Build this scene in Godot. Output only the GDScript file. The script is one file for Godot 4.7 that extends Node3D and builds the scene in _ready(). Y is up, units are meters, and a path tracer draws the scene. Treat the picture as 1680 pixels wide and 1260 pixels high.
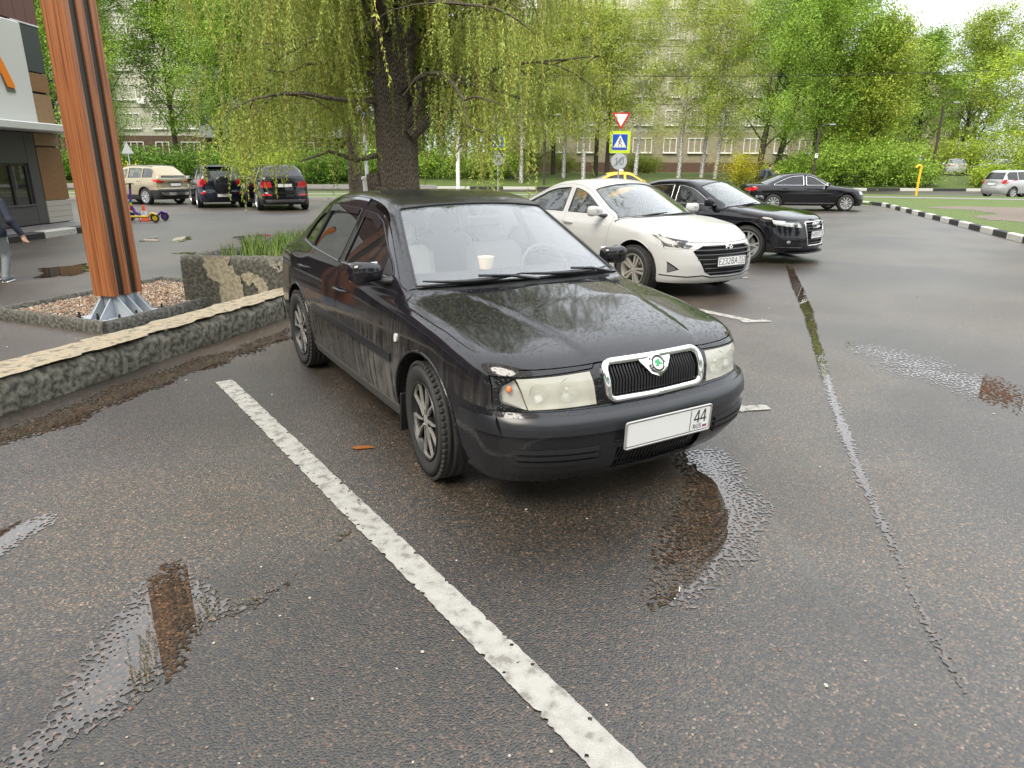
extends Node3D

func _ready() -> void:
	# camera, sky, sun, exposure
	var cam := Camera3D.new()
	cam.name = "camera"
	add_child(cam)
	cam.position = Vector3(0, 1.585, 0)
	cam.rotation_degrees = Vector3(-17.62, 0, 0.235)
	cam.fov = 58.97
	cam.near = 0.05
	cam.far = 900.0
	cam.current = true
	var env := Environment.new()
	env.background_mode = Environment.BG_SKY
	env.tonemap_mode = Environment.TONE_MAPPER_LINEAR
	env.tonemap_exposure = 3.25
	env.sdfgi_enabled = true
	env.ssao_enabled = true
	env.ssil_enabled = true
	var skm := ProceduralSkyMaterial.new()
	skm.sky_top_color = lin(0.90, 0.94, 1.0)
	skm.sky_horizon_color = lin(0.44, 0.46, 0.48)
	skm.sky_curve = 0.35
	skm.ground_bottom_color = lin(0.12, 0.12, 0.12)
	skm.ground_horizon_color = lin(0.3, 0.31, 0.32)
	skm.sun_angle_max = 1.0
	var sky := Sky.new()
	sky.sky_material = skm
	env.sky = sky
	var we := WorldEnvironment.new()
	we.name = "environment"
	we.environment = env
	add_child(we)
	var sun := DirectionalLight3D.new()
	sun.name = "sun"
	sun.light_color = Color(1.0, 0.97, 0.92)
	sun.light_energy = 0.42
	sun.light_angular_distance = 30.0
	sun.shadow_enabled = true
	sun.rotation_degrees = Vector3(-50, -32, 0)
	add_child(sun)
	materials()
	setting()
	buildings()
	vegetation()
	black_hatchback()
	white_sedan()
	black_saloon()
	side_saloon()
	gold_suv()
	spare_suv()
	dark_suv()
	silver_van()
	var taxi := far_car("yellow taxi half hidden between the white sedan and the black saloon", M.taxi_paint, Vector3(5.3, 0, -33.2), 1.5, false, "taxi")
	taxi_fittings(taxi)
	far_car("dark red SUV parked in the yard behind the lamp post", M.red_paint, Vector3(37.8, 1.15, -67.5), 0.35, true, "suv")
	far_car("white sedan parked in the yard beside the dark red SUV", M.white_paint, Vector3(41.2, 1.15, -66.5), 0.5, false)
	far_car("silver sedan in the yard mostly hidden behind pale bushes", M.silver_paint, Vector3(45.5, 1.15, -66.5), 1.2, false)
	far_car("dark blue car parked behind the bushes", M.blue_paint, Vector3(28.2, 1.05, -64.3), 1.2, false)
	props()
	surroundings()
	people()

func taxi_fittings(root: Node3D) -> void:
	var mb := MB.new()
	mb.box(Vector3(-0.25, 1.50, 0), Vector3(0.14, 0.09, 0.42), 0.03)
	put("roof_sign", mb, M.frame_white, root)

var M := {}
func materials() -> void:
	var sf := SystemFont.new()
	sf.font_names = PackedStringArray(["Droid Sans"])
	M.font = sf
	M.rubber = mat(lin(0.022, 0.021, 0.02), 0.75)
	M.disc = mat(lin(0.3, 0.29, 0.28), 0.4, 0.9)
	M.underside = mat(lin(0.008, 0.008, 0.008), 0.9)
	M.black_plastic = mat(lin(0.012, 0.012, 0.013), 0.45)
	M.grille_black = mat(lin(0.008, 0.008, 0.009), 0.3)
	M.plate_white = mat(lin(0.7, 0.7, 0.69), 0.4)
	M.plate_frame = mat(lin(0.45, 0.44, 0.42), 0.35, 0.6)
	M.ink = mat(lin(0.01, 0.01, 0.012), 0.5)
	M.flag_blue = mat(lin(0.02, 0.07, 0.4), 0.5)
	M.flag_red = mat(lin(0.55, 0.02, 0.02), 0.5)
	M.seat = mat(lin(0.03, 0.03, 0.032), 0.8)
	M.seat_pale = mat(lin(0.35, 0.34, 0.31), 0.8)
	M.trim_dark = mat(lin(0.03, 0.03, 0.032), 0.7)
	M.trim_grey = mat(lin(0.16, 0.16, 0.17), 0.35, 0.4)
	M.mirror_glass = mat(lin(0.8, 0.8, 0.8), 0.02, 1.0)
	M.chrome = mat(lin(0.75, 0.75, 0.74), 0.1, 1.0)
	M.chrome_dull = mat(lin(0.7, 0.69, 0.65), 0.25, 0.9)
	M.reflector = mat(lin(0.55, 0.54, 0.48), 0.35, 0.3)
	M.lens_milky = glass(lin(0.62, 0.61, 0.52), 0.5)
	M.lens_clear = glass(lin(0.4, 0.4, 0.4), 0.06)
	M.lamp_dark = mat(lin(0.05, 0.052, 0.055), 0.15, 0.3)
	M.lens_plain = mat(lin(0.6, 0.6, 0.58), 0.2)
	M.amber = mat(lin(0.8, 0.22, 0.05), 0.3)
	M.cup = mat(lin(0.75, 0.62, 0.4), 0.6)
	M.emblem_dark = mat(lin(0.02, 0.02, 0.02), 0.3)
	M.emblem_green = mat(lin(0.02, 0.3, 0.1), 0.3)
	M.car_glass = glass(lin(0.03, 0.035, 0.035), 0.25)
	M.car_glass_dark = glass(lin(0.012, 0.012, 0.013), 0.55)
	M.screen_glass = glass(lin(0.28, 0.36, 0.34), 0.05)
	M.screen_glass_wet = glass(lin(0.36, 0.43, 0.44), 0.035)
	M.deflector = glass(lin(0.02, 0.02, 0.022), 0.7)
	M.black_plain = mat(lin(0.010, 0.009, 0.011), 0.08)
	M.black_dusty = M.black_plain
	M.black_wet = M.black_plain
	M.black_wet_roof = M.black_plain
	M.black_bumper = mat(lin(0.010, 0.010, 0.012), 0.15)
	M.moulding = mat(lin(0.014, 0.015, 0.018), 0.3)
	M.sill_dusty = mat(lin(0.05, 0.05, 0.05), 0.6)
	M.rim_black = mat(lin(0.012, 0.012, 0.013), 0.35)
	M.rim_cut = mat(lin(0.55, 0.54, 0.50), 0.35, 0.7)
	M.white_paint = mat(lin(0.42, 0.42, 0.41), 0.18)
	M.black_gloss = mat(lin(0.006, 0.006, 0.008), 0.06)
	M.gold_paint = mat(lin(0.30, 0.26, 0.17), 0.22, 0.25)
	M.navy_paint = mat(lin(0.008, 0.010, 0.020), 0.12)
	M.silver_paint = mat(lin(0.40, 0.40, 0.41), 0.25, 0.4)
	M.taxi_paint = mat(lin(0.75, 0.45, 0.02), 0.2)
	M.red_paint = mat(lin(0.08, 0.012, 0.015), 0.2)
	M.blue_paint = mat(lin(0.02, 0.04, 0.08), 0.2)
	M.alloy = mat(lin(0.62, 0.62, 0.62), 0.3, 0.8)
	M.alloy_dusty = mat(lin(0.42, 0.40, 0.36), 0.45, 0.5)
	M.headlamp = mat(lin(0.5, 0.5, 0.5), 0.1, 0.3)
	M.lamp_grey = mat(lin(0.16, 0.16, 0.17), 0.25, 0.5)
	M.grille_grey = mat(lin(0.05, 0.05, 0.052), 0.35)
	M.tail_red = mat(lin(0.42, 0.01, 0.012), 0.12)
	car_textures()
	ground_materials()

func ground_materials() -> void:
	var nz := FastNoiseLite.new()
	nz.noise_type = FastNoiseLite.TYPE_CELLULAR
	nz.cellular_return_type = FastNoiseLite.RETURN_CELL_VALUE
	nz.frequency = 0.15
	nz.seed = 3
	nz.fractal_type = FastNoiseLite.FRACTAL_NONE
	var t := NoiseTexture2D.new()
	t.width = 2048; t.height = 2048; t.seamless = true; t.seamless_blend_skirt = 0.04
	t.noise = nz
	t.color_ramp = ramp([0.0, lin(0.018, 0.0175, 0.017), 0.22, lin(0.050, 0.046, 0.040), 0.42, lin(0.026, 0.025, 0.024), 0.6, lin(0.085, 0.070, 0.050), 0.72, lin(0.036, 0.034, 0.033), 0.84, lin(0.135, 0.098, 0.062), 0.92, lin(0.06, 0.055, 0.05), 0.97, lin(0.17, 0.085, 0.05), 1.0, lin(0.24, 0.20, 0.15)])
	var hz := nz.duplicate()
	hz.cellular_return_type = FastNoiseLite.RETURN_DISTANCE
	var ht := NoiseTexture2D.new()
	ht.width = 2048; ht.height = 2048; ht.seamless = true; ht.seamless_blend_skirt = 0.04
	ht.noise = hz
	ht.invert = true
	var a := StandardMaterial3D.new()
	a.albedo_texture = t
	a.roughness = 0.40
	a.metallic_specular = 0.6
	a.heightmap_enabled = true
	a.heightmap_texture = ht
	a.heightmap_scale = 0.22
	a.uv1_scale = Vector3(0.42, 0.42, 1)
	a.detail_enabled = true
	a.detail_blend_mode = BaseMaterial3D.BLEND_MODE_MUL
	a.detail_uv_layer = BaseMaterial3D.DETAIL_UV_2
	a.detail_albedo = noise_tex(0.009, 1024, FastNoiseLite.TYPE_SIMPLEX_SMOOTH, ramp([0.25, Color(0.72, 0.70, 0.68), 0.5, Color(0.92, 0.91, 0.9), 0.62, Color(1.0, 0.97, 0.92), 0.8, Color(0.85, 0.80, 0.74)]), 6, 11)
	M.asphalt = a
	var f := StandardMaterial3D.new()
	f.albedo_color = lin(0.05, 0.05, 0.05)
	f.roughness = 0.35
	M.asphalt_far = f
	var p := StandardMaterial3D.new()
	p.albedo_texture = t
	p.albedo_color = Color(0.86, 0.80, 0.74)
	p.uv1_scale = Vector3(0.42, 0.42, 1)
	p.roughness = 0.012
	p.metallic_specular = 0.62
	M.puddle = p
	var rp := mat(Color.WHITE, 0.55)
	rp.albedo_texture = noise_tex(0.02, 512, FastNoiseLite.TYPE_SIMPLEX_SMOOTH, ramp([0.2, lin(0.17, 0.16, 0.14), 0.38, lin(0.27, 0.26, 0.235), 0.7, lin(0.32, 0.31, 0.28)]), 8, 31)
	rp.uv1_scale = Vector3(1.1, 1.1, 1)
	rp.heightmap_enabled = true
	rp.heightmap_texture = ht
	rp.heightmap_scale = 0.2
	M.road_paint = rp
	var lw := mat(Color.WHITE, 0.9)
	lw.albedo_texture = noise_tex(0.05, 1024, FastNoiseLite.TYPE_SIMPLEX_SMOOTH, ramp([0.2, lin(0.045, 0.07, 0.014), 0.45, lin(0.075, 0.125, 0.018), 0.6, lin(0.11, 0.16, 0.03), 0.75, lin(0.13, 0.14, 0.05), 0.9, lin(0.08, 0.12, 0.02)]), 6, 41)
	M.lawn = tri(lw, 0.16)
	lw.heightmap_enabled = true
	lw.heightmap_texture = noise_tex(0.12, 512, FastNoiseLite.TYPE_SIMPLEX, null, 3, 42)
	lw.heightmap_scale = 6.0
	var ea := mat(Color.WHITE, 0.85)
	ea.albedo_texture = noise_tex(0.04, 512, FastNoiseLite.TYPE_SIMPLEX_SMOOTH, ramp([0.2, lin(0.07, 0.05, 0.035), 0.5, lin(0.13, 0.10, 0.075), 0.8, lin(0.19, 0.155, 0.12)]), 6, 43)
	M.earth = tri(ea, 0.6)
	var pv := mat(Color.WHITE, 0.6)
	pv.albedo_texture = noise_tex(0.03, 512, FastNoiseLite.TYPE_SIMPLEX_SMOOTH, ramp([0.2, lin(0.13, 0.12, 0.11), 0.8, lin(0.22, 0.20, 0.19)]), 6, 44)
	M.paving = tri(pv, 0.5)
	M.kerb_white = tri(mat(Color.WHITE, 0.7), 1.4)
	M.kerb_white.albedo_texture = noise_tex(0.03, 512, FastNoiseLite.TYPE_SIMPLEX_SMOOTH, ramp([0.18, lin(0.22, 0.20, 0.16), 0.4, lin(0.45, 0.44, 0.39), 0.8, lin(0.55, 0.54, 0.50)]), 6, 45)
	M.kerb_black = mat(lin(0.018, 0.018, 0.018), 0.6)
	M.concrete = tri(mat(Color.WHITE, 0.8), 0.8)
	M.concrete.albedo_texture = noise_tex(0.03, 512, FastNoiseLite.TYPE_SIMPLEX_SMOOTH, ramp([0.2, lin(0.16, 0.155, 0.14), 0.8, lin(0.30, 0.29, 0.27)]), 6, 46)
	var oc := tri(mat(Color.WHITE, 0.8), 0.9)
	oc.albedo_texture = noise_tex(0.016, 1024, FastNoiseLite.TYPE_SIMPLEX_SMOOTH, ramp([0.22, lin(0.035, 0.034, 0.024), 0.40, lin(0.088, 0.083, 0.062), 0.55, lin(0.125, 0.117, 0.09), 0.70, lin(0.165, 0.152, 0.118), 0.9, lin(0.24, 0.22, 0.175)]), 9, 47)
	oc.heightmap_enabled = true
	oc.heightmap_texture = noise_tex(0.05, 512, FastNoiseLite.TYPE_SIMPLEX, null, 5, 48)
	oc.heightmap_scale = 0.22
	M.old_concrete = oc
	var o2: StandardMaterial3D = oc.duplicate()
	o2.albedo_texture = noise_tex(0.02, 1024, FastNoiseLite.TYPE_SIMPLEX_SMOOTH, ramp([0.2, lin(0.036, 0.035, 0.026), 0.45, lin(0.066, 0.063, 0.048), 0.6, lin(0.090, 0.085, 0.067), 0.8, lin(0.14, 0.13, 0.105)]), 9, 49)
	M.wall_top = mat(Color.WHITE, 0.8)
	M.wall_top.albedo_texture = noise_tex(0.025, 512, FastNoiseLite.TYPE_SIMPLEX_SMOOTH, ramp([0.2, lin(0.12, 0.095, 0.06), 0.38, lin(0.22, 0.19, 0.135), 0.58, lin(0.27, 0.24, 0.18), 0.70, lin(0.27, 0.185, 0.085), 0.85, lin(0.31, 0.28, 0.22)]), 9, 55)
	M.wall_top.uv1_scale = Vector3(0.8, 0.8, 1)
	M.old_concrete2 = o2
	M.edging = tri(mat(Color.WHITE, 0.7), 1.2)
	M.edging.albedo_texture = noise_tex(0.03, 512, FastNoiseLite.TYPE_SIMPLEX_SMOOTH, ramp([0.2, lin(0.03, 0.03, 0.024), 0.5, lin(0.08, 0.075, 0.06), 0.8, lin(0.15, 0.14, 0.12)]), 6, 50)
	M.render_pale = mat(Color.WHITE, 0.85)
	M.render_pale.albedo_texture = noise_tex(0.03, 512, FastNoiseLite.TYPE_SIMPLEX_SMOOTH, ramp([0.2, lin(0.19, 0.16, 0.10), 0.5, lin(0.28, 0.245, 0.17), 0.8, lin(0.33, 0.30, 0.22)]), 6, 51)
	M.render_grey = mat(Color.WHITE, 0.85)
	M.render_grey.albedo_texture = noise_tex(0.05, 512, FastNoiseLite.TYPE_SIMPLEX_SMOOTH, ramp([0.2, lin(0.14, 0.13, 0.10), 0.8, lin(0.30, 0.28, 0.23)]), 6, 52)
	M.pebble = mat(Color.WHITE, 0.45)
	M.pebble.vertex_color_use_as_albedo = true
	M.grass_blade = mat(lin(0.12, 0.19, 0.03), 0.6)
	M.grass_blade.vertex_color_use_as_albedo = true
	M.grass_blade.backlight_enabled = true
	M.grass_blade.backlight = Color(0.5, 0.5, 0.5)
	var tw := tri(mat(Color.WHITE, 0.45), 1.0, false, 8.0)
	tw.uv1_scale = Vector3(7.0, 0.10, 7.0)
	tw.albedo_texture = noise_tex(0.012, 512, FastNoiseLite.TYPE_SIMPLEX_SMOOTH, ramp([0.25, lin(0.16, 0.050, 0.016), 0.40, lin(0.25, 0.085, 0.028), 0.55, lin(0.29, 0.105, 0.036), 0.75, lin(0.33, 0.125, 0.045)]), 8, 53)
	M.timber_red = tw
	M.groove = mat(lin(0.012, 0.014, 0.010), 0.5)
	M.steel = mat(lin(0.34, 0.37, 0.40), 0.45, 0.15)
	var leaf := func(r: float, g: float, b: float, bl := 0.55) -> StandardMaterial3D:
		var lm := mat(lin(r, g, b), 0.55, 0.0, 0.4)
		lm.vertex_color_use_as_albedo = true
		lm.backlight_enabled = true
		lm.backlight = Color(bl, bl, bl)
		return lm
	M.leaf_a = leaf.call(0.21, 0.335, 0.04)
	M.leaf_b = leaf.call(0.26, 0.40, 0.055)
	M.leaf_c = leaf.call(0.29, 0.37, 0.048)
	M.leaf_bright = leaf.call(0.34, 0.46, 0.04)
	M.leaf_dark = leaf.call(0.13, 0.25, 0.03)
	M.leaf_birch = leaf.call(0.34, 0.40, 0.075)
	M.leaf_willow = leaf.call(0.36, 0.43, 0.095, 0.75)
	M.leaf_yellow = leaf.call(0.42, 0.40, 0.02)
	M.bark_dark = tri(mat(Color.WHITE, 0.9), 1.2, false)
	M.bark_dark.albedo_texture = noise_tex(0.04, 256, FastNoiseLite.TYPE_SIMPLEX_SMOOTH, ramp([0.2, lin(0.025, 0.021, 0.016), 0.8, lin(0.085, 0.072, 0.055)]), 5, 61)
	var bw := tri(mat(Color.WHITE, 0.9), 1.0, false)
	bw.uv1_scale = Vector3(2.4, 0.5, 2.4)
	bw.albedo_texture = noise_tex(0.02, 1024, FastNoiseLite.TYPE_SIMPLEX_SMOOTH, ramp([0.3, lin(0.03, 0.024, 0.018), 0.42, lin(0.13, 0.105, 0.08), 0.6, lin(0.24, 0.20, 0.15), 0.8, lin(0.32, 0.27, 0.21)]), 6, 62)
	bw.heightmap_enabled = true
	bw.heightmap_texture = noise_tex(0.02, 1024, FastNoiseLite.TYPE_SIMPLEX_SMOOTH, null, 6, 62)
	bw.heightmap_scale = 7.0
	M.bark_willow = bw
	var bb := tri(mat(Color.WHITE, 0.8), 1.0, false)
	bb.uv1_scale = Vector3(0.35, 0.9, 0.35)
	bb.albedo_texture = noise_tex(0.03, 512, FastNoiseLite.TYPE_SIMPLEX, ramp([0.0, lin(0.02, 0.018, 0.016), 0.42, lin(0.035, 0.03, 0.028), 0.46, lin(0.55, 0.53, 0.49), 0.8, lin(0.68, 0.66, 0.62)]), 4, 63)
	M.bark_birch = bb
	var wall := func(r: float, g: float, b: float, sd: int) -> StandardMaterial3D:
		var wm := tri(mat(Color.WHITE, 0.85), 0.25)
		wm.albedo_texture = noise_tex(0.03, 256, FastNoiseLite.TYPE_SIMPLEX_SMOOTH, ramp([0.2, lin(r * 0.82, g * 0.82, b * 0.82), 0.8, lin(r, g, b)]), 5, sd)
		return wm
	M.wall_cream = wall.call(0.46, 0.43, 0.32, 71)
	M.wall_beige = wall.call(0.32, 0.28, 0.20, 72)
	M.wall_brown = wall.call(0.13, 0.075, 0.055, 73)
	M.wall_pale = wall.call(0.55, 0.53, 0.45, 74)
	M.wall_pink = wall.call(0.42, 0.33, 0.27, 75)
	M.joint = mat(lin(0.12, 0.11, 0.10), 0.9)
	M.balcony = mat(lin(0.28, 0.29, 0.32), 0.7)
	M.frame_white = mat(lin(0.72, 0.72, 0.70), 0.5)
	M.pane_far = mat(lin(0.02, 0.025, 0.028), 0.03, 0.0, 0.6)
	M.pane_dark = glass(lin(0.02, 0.02, 0.02), 0.3)
	M.wall_grey = mat(lin(0.05, 0.05, 0.055), 0.6)
	M.panel_grey = mat(lin(0.062, 0.060, 0.062), 0.5)
	M.panel_slate = mat(lin(0.035, 0.045, 0.047), 0.5)
	M.panel_red = mat(lin(0.13, 0.05, 0.042), 0.5)
	M.sign_white = mat(lin(0.62, 0.62, 0.60), 0.35)
	M.sign_orange = mat(lin(0.85, 0.22, 0.01), 0.4)
	M.sign_shadow = mat(lin(0.12, 0.11, 0.09), 0.6)
	M.tile_pale = mat(lin(0.42, 0.39, 0.34), 0.5)
	for k in 2:
		var oak := tri(mat(Color.WHITE, 0.5), 1.0, true, 8.0)
		oak.uv1_scale = Vector3(1.0, 6.0, 0.5)
		oak.albedo_texture = noise_tex(0.012, 512, FastNoiseLite.TYPE_SIMPLEX_SMOOTH, ramp([0.25, lin(0.17, 0.085, 0.035) if k == 1 else lin(0.22, 0.13, 0.065), 0.5, lin(0.26, 0.135, 0.055) if k == 1 else lin(0.31, 0.19, 0.10), 0.75, lin(0.21, 0.105, 0.04) if k == 1 else lin(0.27, 0.165, 0.08)]), 6, 80 + k)
		M["timber_oak" if k == 0 else "timber_oak2"] = oak
	M.galvanised = mat(lin(0.36, 0.37, 0.38), 0.45, 0.4)
	M.sign_lime = mat(lin(0.55, 0.72, 0.01), 0.4)
	M.sign_blue = mat(lin(0.01, 0.07, 0.42), 0.35)
	M.sign_red = mat(lin(0.5, 0.015, 0.015), 0.35)
	M.sign_pale = mat(lin(0.45, 0.47, 0.48), 0.4)
	M.sign_grey = mat(lin(0.16, 0.17, 0.18), 0.5)
	M.pipe_yellow = mat(lin(0.7, 0.42, 0.01), 0.4)
	M.cone_orange = mat(lin(0.8, 0.12, 0.03), 0.5)
	M.scooter_yellow = mat(lin(0.72, 0.47, 0.02), 0.35)
	M.scooter_purple = mat(lin(0.12, 0.04, 0.28), 0.35)
	M.leaf_wet = mat(lin(0.22, 0.075, 0.015), 0.35)
	M.person = mat(Color.WHITE, 0.75)
	M.person.vertex_color_use_as_albedo = true
	M.backpack = mat(lin(0.015, 0.018, 0.028), 0.7)
	M.lip = mat(lin(0.25, 0.09, 0.08), 0.5)

func car_textures() -> void:
	# road dust on the flanks of the black hatchback: streaked, heaviest behind the wheels; u runs over 4.8 m, v over 1.5 m
	var W := 1024
	var H := 384
	var im := Image.create(W, H, false, Image.FORMAT_RGB8)
	var ro := Image.create(W, H, false, Image.FORMAT_L8)
	var st := FastNoiseLite.new()
	st.seed = 3; st.frequency = 1.0; st.fractal_octaves = 3
	var fi := FastNoiseLite.new()
	fi.seed = 4; fi.frequency = 1.0; fi.fractal_octaves = 4
	for j in H:
		var y := 1.5 * (1.0 - (j + 0.5) / H)
		for k in W:
			var x := (k + 0.5) / W * 4.8 - 2.4
			var sp := exp(-pow((x - 0.75) / 0.42, 2)) * smoothstep(0.95, 0.35, y) * 0.55 + exp(-pow((x + 1.75) / 0.35, 2)) * smoothstep(0.9, 0.3, y) * 0.5
			var lowd := smoothstep(0.85, 0.22, y) * 0.52
			var s := st.get_noise_2d(x * 24.0, y * 1.6)
			var f := fi.get_noise_2d(x * 6.0, y * 7.0)
			var m := clampf((sp + lowd) * (0.75 + 1.3 * s + 0.7 * f) - 0.02, 0.0, 1.0)
			var c := Color(0.010, 0.009, 0.011).lerp(Color(0.125, 0.118, 0.105), m * 0.85)
			im.set_pixel(k, j, c.linear_to_srgb())
			var r := lerpf(0.07, 0.6, clampf(m * 1.3, 0.0, 1.0))
			ro.set_pixel(k, j, Color(r, r, r))
	var d := StandardMaterial3D.new()
	d.albedo_texture = ImageTexture.create_from_image(im)
	d.roughness_texture = ImageTexture.create_from_image(ro)
	d.roughness = 1.0
	d.uv1_scale = Vector3(1.0 / 4.8, -1.0 / 1.5, 1)
	d.uv1_offset = Vector3(0.5, 1.0, 0)
	M.black_dusty = d
	M.sill_dusty = mat(lin(0.06, 0.058, 0.053), 0.6)
	# raindrops: small domes on a 0.6 m tile
	var N := 1024
	var buf := PackedFloat32Array()
	buf.resize(N * N)
	var rng := RandomNumberGenerator.new()
	rng.seed = 12
	for q in 3000:
		var r := 1.6 + pow(rng.randf(), 2.5) * 5.5
		var cx := rng.randi() % N
		var cy := rng.randi() % N
		var R := int(r) + 1
		for b in range(-R, R + 1):
			for a in range(-R, R + 1):
				var e := 1.0 - (a * a + b * b) / (r * r)
				if e > 0.0:
					var i := posmod(cy + b, N) * N + posmod(cx + a, N)
					buf[i] = maxf(buf[i], sqrt(e) * minf(1.0, r / 5.0))
	var dr := Image.create_from_data(N, N, false, Image.FORMAT_RF, buf.to_byte_array())
	dr.convert(Image.FORMAT_L8)
	var dt := ImageTexture.create_from_image(dr)
	var wet := mat(lin(0.009, 0.0085, 0.010), 0.06)
	wet.heightmap_enabled = true
	wet.heightmap_texture = dt
	wet.heightmap_scale = 0.22
	wet.uv1_scale = Vector3(1.7, 1.7, 1)
	M.black_wet = wet
	var roof: StandardMaterial3D = wet.duplicate()
	roof.uv1_scale = Vector3(2.4, 2.4, 1)
	roof.heightmap_scale = 0.32
	roof.roughness = 0.12
	M.black_wet_roof = roof
	var bm: StandardMaterial3D = wet.duplicate()
	bm.albedo_color = lin(0.010, 0.010, 0.012)
	bm.roughness = 0.10
	bm.heightmap_scale = 0.10
	M.black_bumper = bm

# ---------------------------------------------------------------- mesh helpers
class MB:
	var v := PackedVector3Array()
	var n := PackedVector3Array()
	var t := PackedVector2Array()
	var c := PackedColorArray()
	var i := PackedInt32Array()
	func vert(p: Vector3, nn: Vector3, uv := Vector2.ZERO) -> int:
		v.append(p); n.append(nn); t.append(uv)
		return v.size() - 1
	func tri(a: int, b: int, d: int) -> void:
		var g := (v[b] - v[a]).cross(v[d] - v[a])
		if g.dot(n[a] + n[b] + n[d]) > 0.0:
			i.append(a); i.append(d); i.append(b)
		else:
			i.append(a); i.append(b); i.append(d)
	func poly(p: PackedVector3Array, hint: Vector3, us := 1.0) -> void:
		var g := Vector3.ZERO
		for k in p.size():
			g += p[k].cross(p[(k + 1) % p.size()])
		if g.length_squared() < 1e-18:
			return
		g = g.normalized()
		if g.dot(hint) < 0.0:
			g = -g
		var a := Vector3.UP if absf(g.y) < 0.8 else Vector3.RIGHT
		var e := a.cross(g).normalized()
		var h := g.cross(e)
		var s := v.size()
		for q in p:
			vert(q, g, Vector2(q.dot(e), q.dot(h)) * us)
		for k in range(1, p.size() - 1):
			tri(s, s + k, s + k + 1)
	func quad(a: Vector3, b: Vector3, d: Vector3, e: Vector3, hint: Vector3) -> void:
		poly(PackedVector3Array([a, b, d, e]), hint)
	# chamfered box: centre, size, chamfer, turned by b
	func box(o: Vector3, s: Vector3, ch := 0.0, b := Basis()) -> void:
		var h := s * 0.5
		if ch <= 0.0:
			for ax in 3:
				for sg in [-1.0, 1.0]:
					var nn := Vector3.ZERO; nn[ax] = sg
					var u := (ax + 1) % 3
					var w := (ax + 2) % 3
					var q := PackedVector3Array()
					for k in [[-1, -1], [1, -1], [1, 1], [-1, 1]]:
						var p := Vector3.ZERO
						p[ax] = sg * h[ax]; p[u] = k[0] * h[u]; p[w] = k[1] * h[w]
						q.append(o + b * p)
					poly(q, b * nn)
			return
		ch = minf(ch, minf(h.x, minf(h.y, h.z)) * 0.95)
		for ax in 3:
			var u := (ax + 1) % 3
			var w := (ax + 2) % 3
			for sg in [-1.0, 1.0]:
				var nn := Vector3.ZERO; nn[ax] = sg
				var q := PackedVector3Array()
				for k in [[-1, -1], [1, -1], [1, 1], [-1, 1]]:
					var p := Vector3.ZERO
					p[ax] = sg * h[ax]; p[u] = k[0] * (h[u] - ch); p[w] = k[1] * (h[w] - ch)
					q.append(o + b * p)
				poly(q, b * nn)
			for s1 in [-1.0, 1.0]:
				for s2 in [-1.0, 1.0]:
					var q := PackedVector3Array()
					for k in [[-1, 0], [1, 0], [1, 1], [-1, 1]]:
						var p := Vector3.ZERO
						p[ax] = k[0] * (h[ax] - ch)
						p[u] = s1 * (h[u] - (ch if k[1] == 1 else 0.0))
						p[w] = s2 * (h[w] - (0.0 if k[1] == 1 else ch))
						q.append(o + b * p)
					var nn := Vector3.ZERO; nn[u] = s1; nn[w] = s2
					poly(q, b * nn)
		for sx in [-1.0, 1.0]:
			for sy in [-1.0, 1.0]:
				for sz in [-1.0, 1.0]:
					poly(PackedVector3Array([o + b * Vector3(sx * h.x, sy * (h.y - ch), sz * (h.z - ch)), o + b * Vector3(sx * (h.x - ch), sy * h.y, sz * (h.z - ch)), o + b * Vector3(sx * (h.x - ch), sy * (h.y - ch), sz * h.z)]), b * Vector3(sx, sy, sz))
	func tube(path: PackedVector3Array, rad: PackedFloat32Array, sides := 8, caps := true, flat := Vector3.ZERO, squash := 1.0) -> void:
		var m := path.size()
		if m < 2:
			return
		var up := flat if flat != Vector3.ZERO else Vector3(0.31, 0.87, 0.38)
		var s := v.size()
		var ln := 0.0
		for k in m:
			var d := (path[mini(k + 1, m - 1)] - path[maxi(k - 1, 0)]).normalized()
			if k > 0:
				ln += path[k].distance_to(path[k - 1])
			var e := up - d * up.dot(d)
			if e.length() < 1e-4:
				e = Vector3(d.y, d.z, d.x) - d * Vector3(d.y, d.z, d.x).dot(d)
			e = e.normalized()
			up = e
			var f := d.cross(e)
			var r := rad[mini(k, rad.size() - 1)]
			for j in sides + 1:
				var an := TAU * j / sides
				var o := e * cos(an) * squash + f * sin(an)
				vert(path[k] + o * r, (e * cos(an) / squash + f * sin(an)).normalized(), Vector2(an * r, ln))
		for k in m - 1:
			for j in sides:
				var a := s + k * (sides + 1) + j
				tri(a, a + 1, a + sides + 2)
				tri(a, a + sides + 2, a + sides + 1)
		if caps:
			for k in [0, m - 1]:
				var q := PackedVector3Array()
				for j in sides:
					q.append(v[s + k * (sides + 1) + j])
				poly(q, (path[0] - path[1]) if k == 0 else (path[m - 1] - path[m - 2]))
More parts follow.
